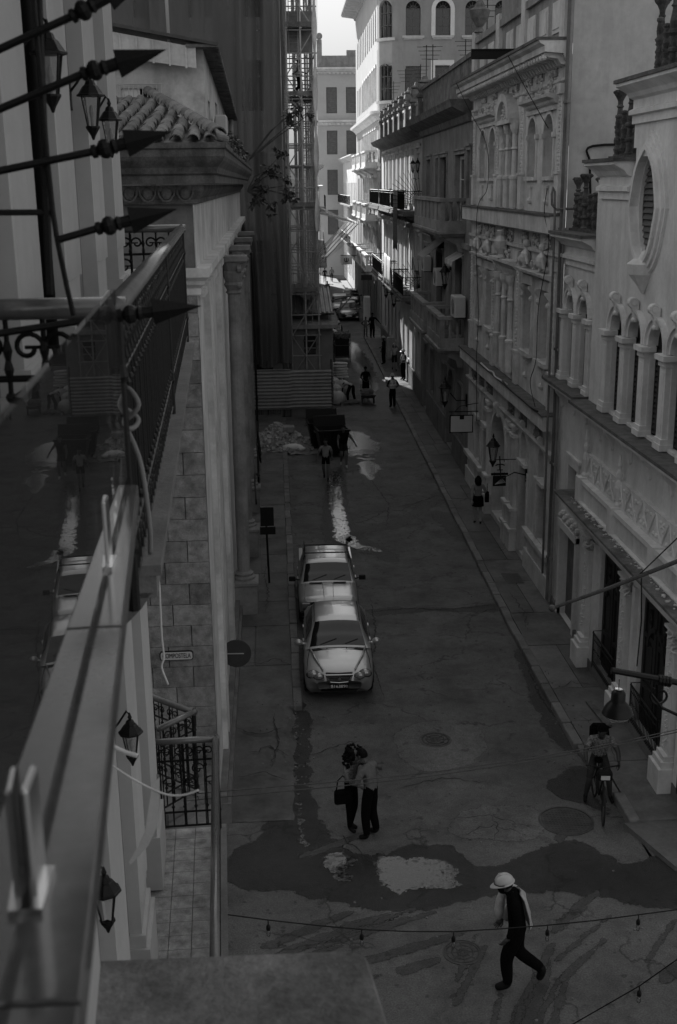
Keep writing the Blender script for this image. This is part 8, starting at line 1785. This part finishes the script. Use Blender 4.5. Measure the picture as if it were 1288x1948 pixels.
person('worker in a bright vest among the piled sacks',(4.75,83.5,0),rad(10),1.74,dict(elL=(-.3,.12,1.2),wrL=(-.26,.36,1.1)),'dark','dark','dark','shoe','short','loose','short','helmet',True)
person('worker in a bright vest stooping beside the rubble cage',(4.05,79.5,0),rad(-30),1.72,dict(bend,pelvis=(0,-.1,.9)),'dark','hivis','black','shoe','short','loose','short','helmet')
person('pedestrian in a pale shirt walking far down the street',(5.66,119,0),rad(180),1.75,W_L,'dark','pale','dark','shoe','short','short','short')
person('distant pedestrian at the end of the street, left one',(6.3,138,0),rad(180),1.75,W_L,'dark','dark','dark','shoe','short','long','short'); person('distant pedestrian at the end of the street, right one',(7.2,140,0),rad(170),1.7,W_L,'dark','grey','dark','shoe','short','long','short')
person('worker in a hard hat standing high up on the scaffold deck',(1.55,58.6,15.14),rad(-75),1.74,dict(W_L,elL=(-.28,.12,1.2),wrL=(-.2,.36,1.12),elR=(.3,-.12,1.16),wrR=(.36,-.28,1.05)),'dark','grey','black','shoe','short','loose','short','helmet',True)
# ------------------------------------------------------------------ working gear in the road
t=thing('handcart','flat handcart loaded with rubble in front of the aproned worker','cart',(4.93,60.7,0)); 
q=MB(); q.prism([(4.6,60.3,.32),(5.26,60.3,.32),(5.26,61.3,.32),(4.6,61.3,.32)],[(4.52,60.2,.5),(5.34,60.2,.5),(5.34,61.4,.5),(4.52,61.4,.5)]); q.build('tray',M_['metal_d'],t)
q=MB(); rr=random.Random(2)
for i in range(40): rock(q,(4.93+rr.uniform(-.3,.3),60.8+rr.uniform(-.45,.45),.52+rr.uniform(0,.12)),rr.uniform(.05,.11),rr)
q.build('load',M_['concrete'],t)['kind']='stuff'
for x in (4.62,5.24): q=MB(); q.lathe((x-.03,60.5,.16),[(.16,0),(.16,.06)],14,(1,0,0)); q.build('wheel',M_['tyre'],t); q=MB(); q.tube([(x,61.35,.45),(x+(.05 if x<5 else -.05),61.75,.98)],.02,5); q.build('handle',M_['metal_d'],t)
def pallet(label,x,y,rz=0,z=0):
    t=thing('pallet',label,'pallet',(x,y,z),rz,'wooden pallets'); 
    for i in range(5): q=MB(); q.box(-.55,.55,-.45+i*.2,-.35+i*.2,.12,.145); q.build('board',M_['stoned'],t,world=False)
    for i in range(3): q=MB(); q.box(-.55+i*.5,-.45+i*.5,-.45,.45,.0,.12); q.build('bearer',M_['stoned'],t,world=False)
pallet('wooden pallet under the bending worker',3.95,60.6,.2); pallet('wooden pallet below the stacked sacks',3.6,68.6,.05)
sm=MB(); sm.ball((0,0,0),1,14,8); sm.v=[(math.copysign(abs(x)**.6,x)*.42,math.copysign(abs(y)**.6,y)*.25,math.copysign(abs(z)**.8,z)*.085) for x,y,z in sm.v]; sme=sm.mesh('sack',M_['white2'],True)
rr=random.Random(5); lv=['bottom','second','third','fourth','fifth','top']
for k in range(6):
    for i,sd_ in enumerate(('left','right')):
        o=inst(sme,'sack',None,(3.2+i*.78+rr.uniform(-.05,.05),68.3+rr.uniform(-.05,.05),.22+k*.155),(rr.uniform(-.05,.05),rr.uniform(-.05,.05),rr.uniform(-.12,.12))); props(o,'pale cement sack, %s layer of the %s column of the stack'%(lv[k],sd_),'sack','stacked cement sacks')
for i,(x,y,z,s_,d) in enumerate(((3.25,62.6,.35,1.25,'nearest the hoarding corner'),(3.75,63.6,.4,1.2,'behind the bending worker'),(3.2,64.4,.45,1.3,'farthest along the hoarding'),(3.3,60.6,.35,1.2,'at the hoarding corner post'))):
    q=MB(); q.ball((0,0,0),1,14,10); q.v=[(a*.36*s_*(1+.15*math.sin(5*b+i)),b*.34*s_,c*.36*s_*(1 if c<0.5 else .9)) for a,b,c in q.v]; q.lathe((0,0,.3*s_),[(.1,0),(.05,.08),(.1,.16)],8); me_=q.mesh('rubble_bag',M_['white2'],True); o=inst(me_,'rubble_bag',None,(x,y,z)); props(o,'full white rubble bag standing %s'%d,'bag','rubble bags')
t=thing('rubble_cage','tubular cage of dark debris standing in the road','cage',(4.5,76,0)); 
for x in (4.0,5.0):
    for y in (75.3,76.7): q=MB(); q.tube([(x,y,0),(x,y,1.9)],.03,5); q.build('post',M_['metal_d'],t)
for z in (.4,1.1,1.8):
    q=MB(); q.tube([(4,75.3,z),(5,75.3,z),(5,76.7,z),(4,76.7,z)],.025,5,True); q.build('rail',M_['metal_d'],t)
q=MB(); q.box(4.05,4.95,75.4,76.6,.3,1.5); q.build('liner',M_['black'],t); q=MB()
for i in range(50): rock(q,(4.5+rr.uniform(-.4,.4),76+rr.uniform(-.5,.5),1.5+rr.uniform(0,.25)),rr.uniform(.06,.16),rr)
q.build('debris',M_['dgrey'],t)['kind']='stuff'
t=thing('work_box','grey tool crate beside the rubble cage','crate',(3.55,75.6,0)); MB().bbox(3.15,3.9,75.2,76.2,.05,1.05,.03).build('crate_body',M_['dgrey'],t)
for z in (.3,.6): MB().box(3.2,3.85,75.17,75.2,z,z+.08).build('slat',M_['stoned'],t)
rr=random.Random(8)
for i,(x,y,z,s_) in enumerate(((3.6,80.5,.5,.6),(4.3,81.0,.5,.65),(3.9,82.2,.55,.6),(4.6,82.0,.4,.55),(3.5,82.9,.6,.6),(4.1,81.4,1.1,.5))):
    q=MB(); q.ball((0,0,0),1,12,8); q.v=[(a*s_*(1+.12*math.sin(4*b)),b*s_*.8,c*s_*.75) for a,b,c in q.v]; o=inst(q.mesh('rubble_sack',M_['cloth'] if i%2 else M_['white2'],True),'rubble_sack',None,(x,y,z)); props(o,'large pale sack in the heap beside the vested worker, %s'%('front left','front right','middle','rear right','rear left','topmost')[i],'sack','heap of sacks by the scaffold')
t=thing('barrier','tubular barrier in front of the parked hatchback','barrier',(5.2,94,0)); 
for a,b in (((4.0,92.5,2.2),(6.6,95.5,2.4)),((4.1,92.5,.2),(6.4,95.3,2.3)),((4.0,92.5,0),(4.0,92.5,2.6)),((4.4,93,.0),(4.4,93,2.2))): q=MB(); q.tube([a,b],.05,5); q.build('tube',M_['metal_d'],t)
# people's bench-like plank and litter by the doors
t=thing('plank','two short planks lying by the near iron guard','plank',(6.8,22.6,.15)); MB().prism([(6.75,22.0,.14),(6.9,22.0,.14),(6.8,23.2,.14),(6.65,23.2,.14)],[(6.75,22.0,.19),(6.9,22.0,.19),(6.8,23.2,.19),(6.65,23.2,.19)]).build('board',M_['stoned'],t)
